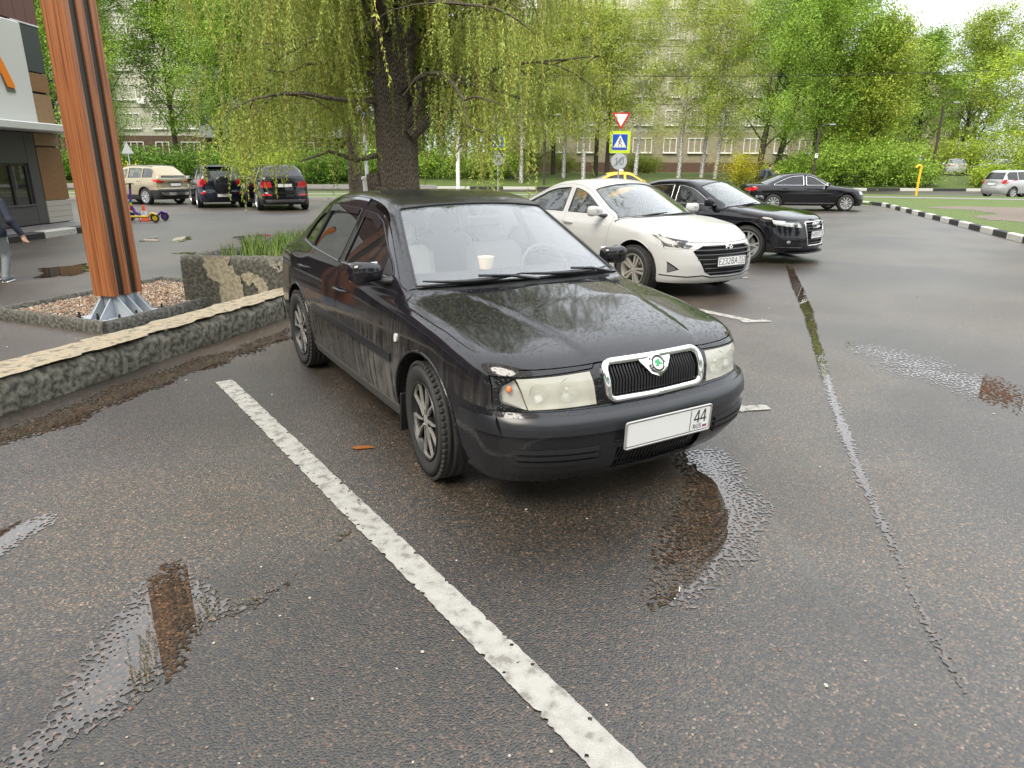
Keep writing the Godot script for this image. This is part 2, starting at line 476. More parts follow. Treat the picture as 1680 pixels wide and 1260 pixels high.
	# profile: (radius, height along local y)
	func lathe(pr: PackedVector2Array, seg: int, xf: Transform3D, smooth := false, a0 := 0.0, a1 := TAU) -> void:
		var m := pr.size()
		var nn := PackedVector2Array()
		for k in m - 1:
			var d := pr[k + 1] - pr[k]
			nn.append(Vector2(d.y, -d.x).normalized())
		if smooth:
			var s := v.size()
			for k in m:
				var q := (nn[maxi(k - 1, 0)] + nn[mini(k, m - 2)]).normalized()
				for j in seg + 1:
					var a := lerpf(a0, a1, float(j) / seg)
					vert(xf * Vector3(pr[k].x * cos(a), pr[k].y, pr[k].x * sin(a)), (xf.basis * Vector3(q.x * cos(a), q.y, q.x * sin(a))).normalized(), Vector2(float(j) / seg, float(k) / (m - 1)))
			for k in m - 1:
				for j in seg:
					var a := s + k * (seg + 1) + j
					tri(a, a + 1, a + seg + 2); tri(a, a + seg + 2, a + seg + 1)
			return
		for k in m - 1:
			var s := v.size()
			for e in 2:
				for j in seg + 1:
					var a := lerpf(a0, a1, float(j) / seg)
					vert(xf * Vector3(pr[k + e].x * cos(a), pr[k + e].y, pr[k + e].x * sin(a)), (xf.basis * Vector3(nn[k].x * cos(a), nn[k].y, nn[k].x * sin(a))).normalized(), Vector2(float(j) / seg, float(k + e) / (m - 1)))
			for j in seg:
				var a := s + j
				tri(a, a + 1, a + seg + 2); tri(a, a + seg + 2, a + seg + 1)
	# extruded outline (local xy) from z = 0 to z = d
	func prism(p: PackedVector2Array, d: float, xf: Transform3D, back := true) -> void:
		var q := p
		if Geometry2D.is_polygon_clockwise(q):
			q = p.duplicate(); q.reverse()
		var ix := Geometry2D.triangulate_polygon(q)
		for e in ([0.0, d] if back else [d]):
			var nn := (xf.basis * Vector3(0, 0, 1.0 if (e == d) == (d > 0) else -1.0)).normalized()
			var s := v.size()
			for k in q:
				vert(xf * Vector3(k.x, k.y, e), nn, k)
			for k in range(0, ix.size(), 3):
				tri(s + ix[k], s + ix[k + 1], s + ix[k + 2])
		for k in q.size():
			var a := q[k]
			var b := q[(k + 1) % q.size()]
			var o := (b - a).orthogonal()
			quad(xf * Vector3(a.x, a.y, 0), xf * Vector3(b.x, b.y, 0), xf * Vector3(b.x, b.y, d), xf * Vector3(a.x, a.y, d), xf.basis * Vector3(o.x, o.y, 0))
	func ball(o: Vector3, r: Vector3, su := 12, sv := 8, b := Basis()) -> void:
		var s := v.size()
		for k in sv + 1:
			var th := PI * k / sv
			for j in su + 1:
				var ph := TAU * j / su
				var q := Vector3(sin(th) * cos(ph), cos(th), sin(th) * sin(ph))
				vert(o + b * (q * r), (b * (q / r)).normalized(), Vector2(float(j) / su, float(k) / sv))
		for k in sv:
			for j in su:
				var a := s + k * (su + 1) + j
				if k > 0: tri(a, a + 1, a + su + 2)
				if k < sv - 1: tri(a, a + su + 2, a + su + 1)
	func rewind() -> MB:
		for k in range(0, i.size(), 3):
			var g := (v[i[k + 1]] - v[i[k]]).cross(v[i[k + 2]] - v[i[k]])
			if g.dot(n[i[k]] + n[i[k + 1]] + n[i[k + 2]]) > 0.0:
				var q := i[k + 1]
				i[k + 1] = i[k + 2]
				i[k + 2] = q
		return self
	func mesh() -> ArrayMesh:
		var am := ArrayMesh.new()
		if i.is_empty():
			return am
		var ar := []
		ar.resize(Mesh.ARRAY_MAX)
		ar[Mesh.ARRAY_VERTEX] = v
		ar[Mesh.ARRAY_NORMAL] = n
		ar[Mesh.ARRAY_TEX_UV] = t
		if c.size() == v.size() and c.size() > 0:
			ar[Mesh.ARRAY_COLOR] = c
		ar[Mesh.ARRAY_INDEX] = i
		am.add_surface_from_arrays(Mesh.PRIMITIVE_TRIANGLES, ar)
		return am

func put(called: String, m, mat: Material, parent: Node3D = null, xf := Transform3D()) -> MeshInstance3D:
	var o := MeshInstance3D.new()
	o.name = called
	o.mesh = m.mesh() if m is MB else m
	o.material_override = mat
	o.transform = xf
	(parent if parent else self).add_child(o, true)
	return o

var used_names := {}
func numbered(called: String) -> String:
	var k: int = used_names.get(called, 0)
	used_names[called] = k + 1
	return called if k == 0 else "%s_%03d" % [called, k]

func tag(o: Node, label: String, category: String, group := "", kind := "") -> Node:
	if label: o.set_meta("label", label)
	if category: o.set_meta("category", category)
	if group: o.set_meta("group", group)
	if kind: o.set_meta("kind", kind)
	return o

func thing(called: String, at: Vector3, label: String, category: String, group := "", turn := 0.0) -> Node3D:
	var o := Node3D.new()
	o.name = numbered(called)
	add_child(o)
	o.position = at
	o.rotation.y = turn
	tag(o, label, category, group)
	return o

func struct(called: String, m, mat: Material, label := "", kind := "structure") -> MeshInstance3D:
	var o := put(numbered(called), m, mat)
	o.set_meta("kind", kind)
	if label: o.set_meta("label", label)
	return o

func V2(a: Array) -> PackedVector2Array:
	var r := PackedVector2Array()
	for k in range(0, a.size(), 2):
		r.append(Vector2(a[k], a[k + 1]))
	return r

func V3(a: Array) -> PackedVector3Array:
	var r := PackedVector3Array()
	for k in range(0, a.size(), 3):
		r.append(Vector3(a[k], a[k + 1], a[k + 2]))
	return r

func lin(r: float, g: float, b: float) -> Color:
	return Color(r, g, b).linear_to_srgb()

func mat(col: Color, rough := 0.6, metal := 0.0, spec := 0.5) -> StandardMaterial3D:
	var m := StandardMaterial3D.new()
	m.albedo_color = col
	m.roughness = rough
	m.metallic = metal
	m.metallic_specular = spec
	return m

func glass(col: Color, alpha: float) -> StandardMaterial3D:
	var m := mat(Color(col, alpha), 0.0)
	m.transparency = BaseMaterial3D.TRANSPARENCY_ALPHA
	return m

func noise_tex(freq: float, size := 512, kind := FastNoiseLite.TYPE_SIMPLEX_SMOOTH, ramp: Gradient = null, oct := 4, sd := 1, normal := 0.0) -> NoiseTexture2D:
	var nz := FastNoiseLite.new()
	nz.seed = sd
	nz.noise_type = kind
	nz.frequency = freq
	nz.fractal_octaves = oct
	if oct <= 1: nz.fractal_type = FastNoiseLite.FRACTAL_NONE
	var t := NoiseTexture2D.new()
	t.width = size; t.height = size
	t.seamless = true
	t.noise = nz
	if ramp: t.color_ramp = ramp
	if normal > 0.0:
		t.as_normal_map = true
		t.bump_strength = normal
	return t

func ramp(a: Array) -> Gradient:
	var g := Gradient.new()
	var o := PackedFloat32Array()
	var c := PackedColorArray()
	for k in range(0, a.size(), 2):
		o.append(a[k]); c.append(a[k + 1])
	g.offsets = o
	g.colors = c
	return g

func tri(m: StandardMaterial3D, scale: float, world := true, sharp := 4.0) -> StandardMaterial3D:
	m.uv1_triplanar = true
	m.uv1_world_triplanar = world
	m.uv1_scale = Vector3.ONE * scale
	m.uv1_triplanar_sharpness = sharp
	return m

# ---------------------------------------------------------------- cars
# A body is the zero set of one field (shoulder body + greenhouse); each panel is cut out of that surface along its own outline.
class Lut:
	var x0: float
	var inv: float
	var m: int
	var a := PackedFloat32Array()
	func _init(p: Array, blur := 0.05, lo := -3.2, hi := 3.2, dx := 0.01) -> void:
		x0 = lo; inv = 1.0 / dx; m = int((hi - lo) / dx) + 1
		a.resize(m)
		var k := 0
		var cnt := p.size() / 2
		for j in m:
			var x := lo + j * dx
			while k < cnt - 2 and x > p[k * 2 + 2]:
				k += 1
			var xa: float = p[k * 2]
			var xb: float = p[k * 2 + 2]
			var u := (x - xa) / (xb - xa)
			a[j] = lerpf(p[k * 2 + 1], p[k * 2 + 3], u)
		var r := int(round(blur / dx / 1.7))
		if r > 0:
			for pas in 3:
				var b := a.duplicate()
				var acc := 0.0
				for j in range(-r, r + 1):
					acc += ext(b, j)
				for j in m:
					a[j] = acc / (2 * r + 1)
					acc += ext(b, j + r + 1) - ext(b, j - r)
	func ext(b: PackedFloat32Array, j: int) -> float:
		if j < 0: return b[0] + (b[1] - b[0]) * j
		if j >= m: return b[m - 1] + (b[m - 1] - b[m - 2]) * (j - m + 1)
		return b[j]
	func at(x: float) -> float:
		var u := clampf((x - x0) * inv, 0.0, m - 1.001)
		var k := int(u)
		var w := u - k
		return a[k] + (a[k + 1] - a[k]) * w

class Body:
	var TL: Lut   # top of the shoulder body over x
	var TG: Lut   # top of the greenhouse over x
	var PL: Lut   # half width over x
	var SE: Lut   # inset over height
	var FX: Lut   # nose over height
	var FB: Lut   # how the nose falls back over z
	var RX: Lut   # tail over height
	var RB: Lut
	var GW: Lut   # greenhouse half width at the belt over x
	var RG: Lut   # greenhouse tail over height
	var belt := 0.98
	var tumble := 0.45
	var crown := 0.1
	var gcrown := 0.1
	var wbow := 0.4
	var xm := -0.4
	var kf := 0.12
	var kr := 0.15
	var kt := 0.09
	var kg := 0.1
	var ks := 0.03
	var ridge: Array = []
	var xf := 2.2
	var xr := -2.3
	static func smax(a: float, b: float, k: float) -> float:
		var h := maxf(k - absf(a - b), 0.0) / k
		return maxf(a, b) + h * h * k * 0.25
	func f(x: float, y: float, z: float) -> float:
		z = absf(z)
		var a := z - PL.at(x) + SE.at(y)
		var top := TL.at(x) - crown * z * z
		if ridge.size() and x > ridge[0] - 0.2:
			var u := clampf((x - ridge[0]) / (ridge[2] - ridge[0]), -0.2, 1.05)
			var zc: float = lerpf(ridge[1], ridge[3], u)
			top += ridge[4] * (smoothstep(zc + 0.022, zc - 0.03, z)) * smoothstep(1.05, 0.75, u) * smoothstep(-0.2, 0.0, u)
		var b := y - top
		var c := x - FX.at(y) + FB.at(z)
		var d := RX.at(y) + RB.at(z) - x
		var lo := smax(smax(smax(a, c, kf), d, kr), b, kt)
		var xx := x + (wbow * z * z if x > xm else -wbow * z * z) * minf(absf(x - xm) * 2.0, 1.0)
		var g := smax(z - GW.at(x) + tumble * maxf(y - belt, -0.04), y - TG.at(xx) + gcrown * z * z, kg)
		g = smax(g, RG.at(y) + wbow * 0.5 * z * z - x, kg)
		g = maxf(g, belt - 0.16 - y)
		return -smax(-lo, -g, ks)
	func nrm(p: Vector3) -> Vector3:
		var e := 0.007
		return Vector3(f(p.x + e, p.y, p.z) - f(p.x - e, p.y, p.z), f(p.x, p.y + e, p.z) - f(p.x, p.y - e, p.z), f(p.x, p.y, p.z + e) - f(p.x, p.y, p.z - e)).normalized()
	# mode 0 side (x, y -> z), 1 top (x, z -> y), 2 front (z, y -> x), 3 rear (z, y -> x)
	func pt(mode: int, u: float, v: float, s: float) -> Vector3:
		if mode == 0: return Vector3(u, v, s)
		if mode == 1: return Vector3(u, s, v)
		return Vector3(s, v, u)
	func solve(mode: int, u: float, v: float) -> Vector3:
		var o: float = [1.3, 2.1, 3.1, -3.1][mode]
		var n: float = [0.0, 0.3, 0.0, 0.0][mode]
		var p := pt(mode, u, v, o)
		var fo := f(p.x, p.y, p.z)
		p = pt(mode, u, v, n)
		var fn := f(p.x, p.y, p.z)
		if fn > 0.0:
			return p
		var side := 0
		for k in 26:
			var s := (o * fn - n * fo) / (fn - fo)
			p = pt(mode, u, v, s)
			var fs := f(p.x, p.y, p.z)
			if absf(fs) < 0.0002:
				return p
			if fs > 0.0:
				o = s; fo = fs
				if side == 1: fn *= 0.5
				side = 1
			else:
				n = s; fn = fs
				if side == -1: fo *= 0.5
				side = -1
		return p
	func panel(mb: MB, mode: int, outer: PackedVector2Array, holes: Array = [], cell := 0.05, off := 0.0, skirt := 0.014, sg := 1.0) -> void:
		if outer.size() < 3:
			return
		var lo := outer[0]
		var hi := outer[0]
		for q in outer:
			lo = lo.min(q); hi = hi.max(q)
		var seen := {}
		var cx := maxi(1, int(ceil((hi.x - lo.x) / cell)))
		var cy := maxi(1, int(ceil((hi.y - lo.y) / cell)))
		var hb := []
		for h in holes:
			var a: Vector2 = h[0]
			var b: Vector2 = h[0]
			for q in h:
				a = a.min(q); b = b.max(q)
			hb.append(Rect2(a, b - a))
		for jx in cx:
			for jy in cy:
				var a := lo + Vector2(jx, jy) * cell
				var r := PackedVector2Array([a, a + Vector2(cell, 0), a + Vector2(cell, cell), a + Vector2(0, cell)])
				var pcs := Geometry2D.intersect_polygons(outer, r)
				for hk in holes.size():
					if hb[hk].intersects(Rect2(a, Vector2(cell, cell)), true):
						var nx: Array[PackedVector2Array] = []
						for pc in pcs:
							nx.append_array(Geometry2D.clip_polygons(pc, holes[hk]))
						pcs = nx
				for pc in pcs:
					if pc.size() < 3 or Geometry2D.is_polygon_clockwise(pc):
						continue
					var id := PackedInt32Array()
					for q in pc:
						var key := Vector2i(roundi(q.x * 5000.0), roundi(q.y * 5000.0))
						if not seen.has(key):
							var p := solve(mode, q.x, q.y)
							var nn := nrm(p)
							p += nn * off
							seen[key] = mb.vert(Vector3(p.x, p.y, p.z * sg), Vector3(nn.x, nn.y, nn.z * sg), q)
						id.append(seen[key])
					if pc.size() <= 4 and Geometry2D.convex_hull(pc).size() == pc.size() + 1:
						for k in range(1, pc.size() - 1):
							mb.tri(id[0], id[k], id[k + 1])
					else:
						var ix := Geometry2D.triangulate_polygon(pc)
						for k in range(0, ix.size(), 3):
							mb.tri(id[ix[k]], id[ix[k + 1]], id[ix[k + 2]])
		if skirt > 0.0:
			edge(mb, mode, outer, cell, off, skirt, sg)
			for h in holes:
				edge(mb, mode, h, cell, off, skirt, sg)
	func edge(mb: MB, mode: int, outer: PackedVector2Array, cell: float, off: float, skirt: float, sg: float) -> void:
		var ring := dense(outer, cell * 0.7, true)
		var pp := PackedVector3Array()
		var ns := PackedVector3Array()
		for q in ring:
			var p := solve(mode, q.x, q.y)
			var nn := nrm(p)
			pp.append(Vector3(p.x, p.y, p.z * sg) + Vector3(nn.x, nn.y, nn.z * sg) * off)
			ns.append(Vector3(nn.x, nn.y, nn.z * sg))
		var m := pp.size()
		for k in m:
			var j := (k + 1) % m
			var o := (pp[j] - pp[k]).cross(ns[k]).normalized()
			if o == Vector3.ZERO:
				continue
			var s := mb.vert(pp[k], o, ring[k])
			mb.vert(pp[j], o, ring[j])
			mb.vert(pp[j] - ns[j] * skirt, o, ring[j])
			mb.vert(pp[k] - ns[k] * skirt, o, ring[k])
			mb.tri(s, s + 1, s + 2); mb.tri(s, s + 2, s + 3)
	static func dense(q: PackedVector2Array, step: float, closed: bool) -> PackedVector2Array:
		var r := PackedVector2Array()
		var m := q.size()
		for k in (m if closed else m - 1):
			var a := q[k]
			var b := q[(k + 1) % m]
			var c := maxi(1, int(ceil(a.distance_to(b) / step)))
			for j in c:
				r.append(a.lerp(b, float(j) / c))
		if not closed:
			r.append(q[m - 1])
		return r
	func line(mode: int, q: PackedVector2Array, step: float, off: float, sg := 1.0) -> PackedVector3Array:
		var r := PackedVector3Array()
		for k in dense(q, step, false):
			var p := solve(mode, k.x, k.y)
			p += nrm(p) * off
			r.append(Vector3(p.x, p.y, p.z * sg))
		return r
	# lowest height at which to look for the turn from side to roof
	func pillar_lo(x: float) -> float:
		var xx := x + (wbow if x > xm else -wbow) * 0.46
		return maxf(0.45, minf(belt + 0.04, TG.at(xx) - gcrown * 0.46 - 0.05))
	# where the surface turns from side to top
	func crease(x: float, lo: float, want := 1.0) -> float:
		var hi := maxf(TL.at(x), TG.at(x)) - 0.002
		while hi > lo and f(x, hi, 0.02) > -0.001:
			hi -= 0.01
		for k in 13:
			var y := (lo + hi) * 0.5
			var nn := nrm(solve(0, x, y))
			if nn.y > nn.z * want: hi = y
			else: lo = y
		return (lo + hi) * 0.5
	# where the surface turns from side to nose (fr = 1) or to tail (fr = -1)
	func corner(y: float, fr: float, xin: float, want := 1.0) -> float:
		var a := xin
		var b := (FX.at(y) if fr > 0 else RX.at(y)) - fr * 0.004
		for k in 13:
			var x := (a + b) * 0.5
			var nn := nrm(solve(0, x, y))
			if nn.x * fr > nn.z * want: b = x
			else: a = x
		return (a + b) * 0.5
	# where the nose turns to the bonnet
	func brow(z: float, fr: float, lo: float, hi: float) -> float:
		for k in 13:
			var y := (lo + hi) * 0.5
			var nn := nrm(solve(2 if fr > 0 else 3, z, y))
			if nn.y > nn.x * fr: hi = y
			else: lo = y
		return (lo + hi) * 0.5

static func arc(cx: float, cy: float, r: float, a0: float, a1: float, n: int) -> PackedVector2Array:
	var q := PackedVector2Array()
	for k in n + 1:
		var a := deg_to_rad(lerpf(a0, a1, float(k) / n))
		q.append(Vector2(cx + cos(a) * r, cy + sin(a) * r))
	return q

static func cut(a: PackedVector2Array, b: PackedVector2Array, gap := 0.002) -> PackedVector2Array:
	var best := PackedVector2Array()
	var area := 0.0
	for p in Geometry2D.intersect_polygons(a, b):
		for s in Geometry2D.offset_polygon(p, -gap):
			var ar := 0.0
			for k in s.size():
				ar += s[k].cross(s[(k + 1) % s.size()])
			if ar > area:
				area = ar; best = s
	return best

static func ccw(a: PackedVector2Array) -> PackedVector2Array:
	if Geometry2D.is_polygon_clockwise(a):
		var b := a.duplicate()
		b.reverse()
		return b
	return a
static func rounded(q: PackedVector2Array, r: float) -> PackedVector2Array:
	var o := PackedVector2Array()
	var m := q.size()
	for k in m:
		var a := q[(k + m - 1) % m]
		var b := q[k]
		var c := q[(k + 1) % m]
		var u := (a - b)
		var w := (c - b)
		var th := absf(u.angle_to(w))
		if th > 2.7 or u.length() < 1e-5 or w.length() < 1e-5:
			o.append(b)
			continue
		var d := minf(r / tan(th * 0.5), minf(u.length(), w.length()) * 0.48)
		var p0 := b + u.normalized() * d
		var p1 := b + w.normalized() * d
		for j in 6:
			var t := j / 5.0
			o.append(p0.lerp(b, t).lerp(b.lerp(p1, t), t))
	return ccw(o)

func spokes(kind: String, rr: float) -> Array:   # outlines of one repeat (metres, in the wheel's plane), count
	var q := []
	var n := 5
	var P := func(a: Array) -> PackedVector2Array:
		var r := PackedVector2Array()
		for k in range(0, a.size(), 2):
			r.append(Vector2(a[k] * rr, 0).rotated(deg_to_rad(a[k + 1])))
		return r
	if kind == "petal":
		q.append(Geometry2D.offset_polyline(P.call([0.2, -20, 0.5, -14.0, 0.93, -19, 0.955, -10, 0.96, 0, 0.955, 10, 0.93, 19, 0.5, 14, 0.2, 20]), rr * 0.021)[0])
	elif kind == "double":
		for s in [-1.0, 1.0]:
			q.append(P.call([0.22, 4.0 * s, 0.96, 5.0 * s, 0.97, 14.0 * s, 0.24, 32.0 * s]))
	elif kind == "wye":
		q.append(P.call([0.2, -34, 0.45, -9, 0.55, -8, 0.97, -15, 0.97, -6, 0.7, -1, 0.7, 1, 0.97, 6, 0.97, 15, 0.55, 8, 0.45, 9, 0.2, 34]))
	elif kind == "ten":
		n = 10
		q.append(P.call([0.22, -16, 0.45, -6.5, 0.97, -8.5, 0.97, 8.5, 0.45, 6.5, 0.22, 16]))
	elif kind == "seven":
		n = 7
		q.append(P.call([0.2, -24, 0.45, -10, 0.97, -12, 0.97, 12, 0.45, 10, 0.2, 24]))
	return [q, n]

func wheel(root: Node3D, at: Vector3, R: float, w: float, rr: float, kind: String, sg: float, steer: float, rimm: Material, facem: Material, fine: bool, spin := 0.0) -> void:
	var wn := Node3D.new()
	wn.name = "wheel"
	root.add_child(wn, true)
	wn.transform = Transform3D(Basis(Vector3.UP, steer), at)
	# local y of the lathe points out of the car
	var xf := Transform3D(Basis(Vector3(1, 0, 0), Vector3(0, 0, sg), Vector3(0, -sg, 0)).rotated(Vector3(0, 0, 1), spin), Vector3.ZERO)
	var mb := MB.new()
	var h := w * 0.5
	var pr := V2([rr, -h * 0.86, rr + 0.012, -h * 0.93, rr + (R - rr) * 0.45, -h * 1.04, R - 0.03, -h * 0.97, R - 0.010, -h * 0.84, R - 0.002, -h * 0.66])
	if fine:
		for g in [-0.42, 0.0, 0.42]:
			pr.append_array(V2([R, h * (g - 0.075), R - 0.008, h * (g - 0.06), R - 0.008, h * (g + 0.06), R, h * (g + 0.075)]))
	pr.append_array(V2([R - 0.002, h * 0.66, R - 0.010, h * 0.84, R - 0.03, h * 0.97, rr + (R - rr) * 0.75, h * 1.035, rr + (R - rr) * 0.45, h * 1.04, rr + 0.022, h * 0.97, rr + 0.016, h * 0.945, rr, h * 0.86]))
	mb.lathe(pr, 56 if fine else 28, xf, true)
	if fine:
		for k in 56:       # tread blocks on the shoulders
			for s in [-1.0, 1.0]:
				var b := Basis(Vector3.UP, -TAU * k / 56.0)
				var lx := xf * Transform3D(b, Vector3.ZERO)
				mb.box(lx * Vector3(R - 0.011, s * h * 0.83, 0), Vector3(0.02, h * 0.30, 0.022), 0.003, lx.basis * Basis(Vector3(0, 0, 1), -s * 0.35))
	put("tyre", mb, M.rubber, wn)
	mb = MB.new()
	mb.lathe(V2([rr * 0.99, -h * 0.86, rr * 0.93, -h * 0.7, rr * 0.9, h * 0.1, rr * 0.94, h * 0.62, rr * 0.985, h * 0.86, rr * 1.02, h * 0.93, rr * 1.01, h * 0.985, rr * 0.97, h * 0.97, rr * 0.945, h * 0.8]), 48 if fine else 28, xf, false)
	put("rim", mb, rimm, wn)
	mb = MB.new()
	mb.lathe(V2([0.0, h * 0.02, rr * 0.62, h * 0.02, rr * 0.62, -h * 0.1]), 28, xf, false)
	put("brake_disc", mb, M.disc, wn)
	var sp := spokes(kind, rr)
	var pf := Transform3D(xf.basis * Basis(Vector3(1, 0, 0), Vector3(0, 0, 1), Vector3(0, 1, 0)), Vector3.ZERO)
	mb = MB.new()
	var dk := MB.new()
	for k in sp[1]:
		var rot := Transform3D(Basis(Vector3(0, 0, 1), TAU * (k + 0.25) / sp[1]), Vector3.ZERO)
		for q in sp[0]:
			mb.prism(q, 0.014 if kind == "petal" else 0.035, pf * rot * Transform3D(Basis(), Vector3(0, 0, h * (0.72 if kind == "petal" else 0.5))), kind == "petal")
		if kind == "petal":
			for s in [-1.0, 1.0]:
				var q := PackedVector2Array()
				for e in [[0.14, 12.0], [0.5, 9.0], [0.93, 15.5], [0.95, 21.0], [0.5, 17.5], [0.16, 34.0]]:
					q.append(Vector2(e[0] * rr, 0).rotated(deg_to_rad(e[1] * s)))
				dk.prism(q, 0.03, pf * rot * Transform3D(Basis(), Vector3(0, 0, h * 0.72 - 0.031)), false)
	put("spokes", mb, facem, wn)
	if kind == "petal":
		put("spoke_backing", dk, rimm, wn)
	mb = MB.new()
	mb.lathe(V2([rr * 0.27, h * 0.4, rr * 0.25, h * 0.74, rr * 0.17, h * 0.79]), 24, xf, false)
	for k in 5:
		var a := TAU * (k + 0.5) / 5
		mb.lathe(V2([0.011, h * 0.7, 0.011, h * 0.84, 0.0, h * 0.86]), 8, xf * Transform3D(Basis(), Vector3(cos(a), 0, sin(a)) * rr * 0.22), false)
	put("hub", mb, rimm, wn)
	mb = MB.new()
	mb.lathe(V2([rr * 0.165, h * 0.6, rr * 0.155, h * 0.83, 0.0, h * 0.86]), 20, xf, false)
	put("centre_cap", mb, facem, wn)

func plate(root: Node3D, xf: Transform3D, main: String, region: String, frame := true) -> void:
	# plate lies in local xy, facing +z
	var pn := MB.new()
	pn.prism(rounded(V2([-0.26, -0.056, 0.26, -0.056, 0.26, 0.056, -0.26, 0.056]), 0.008), 0.004, xf)
	var base := put("number_plate", pn, M.plate_white, root)
	var fr := MB.new()
	var o := rounded(V2([-0.268, -0.066, 0.268, -0.066, 0.268, 0.064, -0.268, 0.064]), 0.012)
	for k in o.size():
		var a := o[k]
		var b := o[(k + 1) % o.size()]
		fr.tube(PackedVector3Array([xf * Vector3(a.x, a.y, 0.002), xf * Vector3(b.x, b.y, 0.002)]), PackedFloat32Array([0.0055]), 6)
	put("frame", fr, M.plate_frame if frame else M.black_plastic, base)
	var tx := func(s: String, size: float, x: float, y: float, m: Material, wid := 1.0):
		var tm := TextMesh.new()
		tm.text = s
		tm.font = M.font
		tm.font_size = 64
		tm.pixel_size = size / 48.0
		tm.depth = 0.0012
		put("lettering", tm, m, base, xf * Transform3D(Basis().scaled(Vector3(wid, 1, 1)), Vector3(x, y, 0.0045)))
	if main: tx.call(main, 0.083, -0.07, 0.0, M.ink, 0.95)
	if region: tx.call(region, 0.068, 0.198, 0.014, M.ink, 0.85)
	tx.call("RUS", 0.024, 0.182, -0.036, M.ink)
	var ln := MB.new()
	ln.box(xf * Vector3(0.134, 0, 0.0046), Vector3(0.003, 0.106, 0.001), 0.0, xf.basis)
	put("lettering", ln, M.ink, base)
	for k in 3:
		var fl := MB.new()
		fl.box(xf * Vector3(0.232, -0.030 - 0.006 * k, 0.0046), Vector3(0.028, 0.006, 0.001), 0.0, xf.basis)
		put("flag_stripe", fl, [M.plate_white, M.flag_blue, M.flag_red][k], base)

func seat(root: Node3D, x: float, z: float, m: Material, y0 := 0.28) -> void:
	var mb := MB.new()
	mb.box(Vector3(x + 0.18, y0 + 0.16, z), Vector3(0.5, 0.16, 0.5), 0.05)
	mb.box(Vector3(x - 0.12, y0 + 0.48, z), Vector3(0.15, 0.62, 0.48), 0.06, Basis(Vector3(0, 0, 1), 0.24))
	mb.box(Vector3(x - 0.22, y0 + 0.86, z), Vector3(0.11, 0.18, 0.26), 0.05, Basis(Vector3(0, 0, 1), 0.2))
	put("seat", mb, m, root)

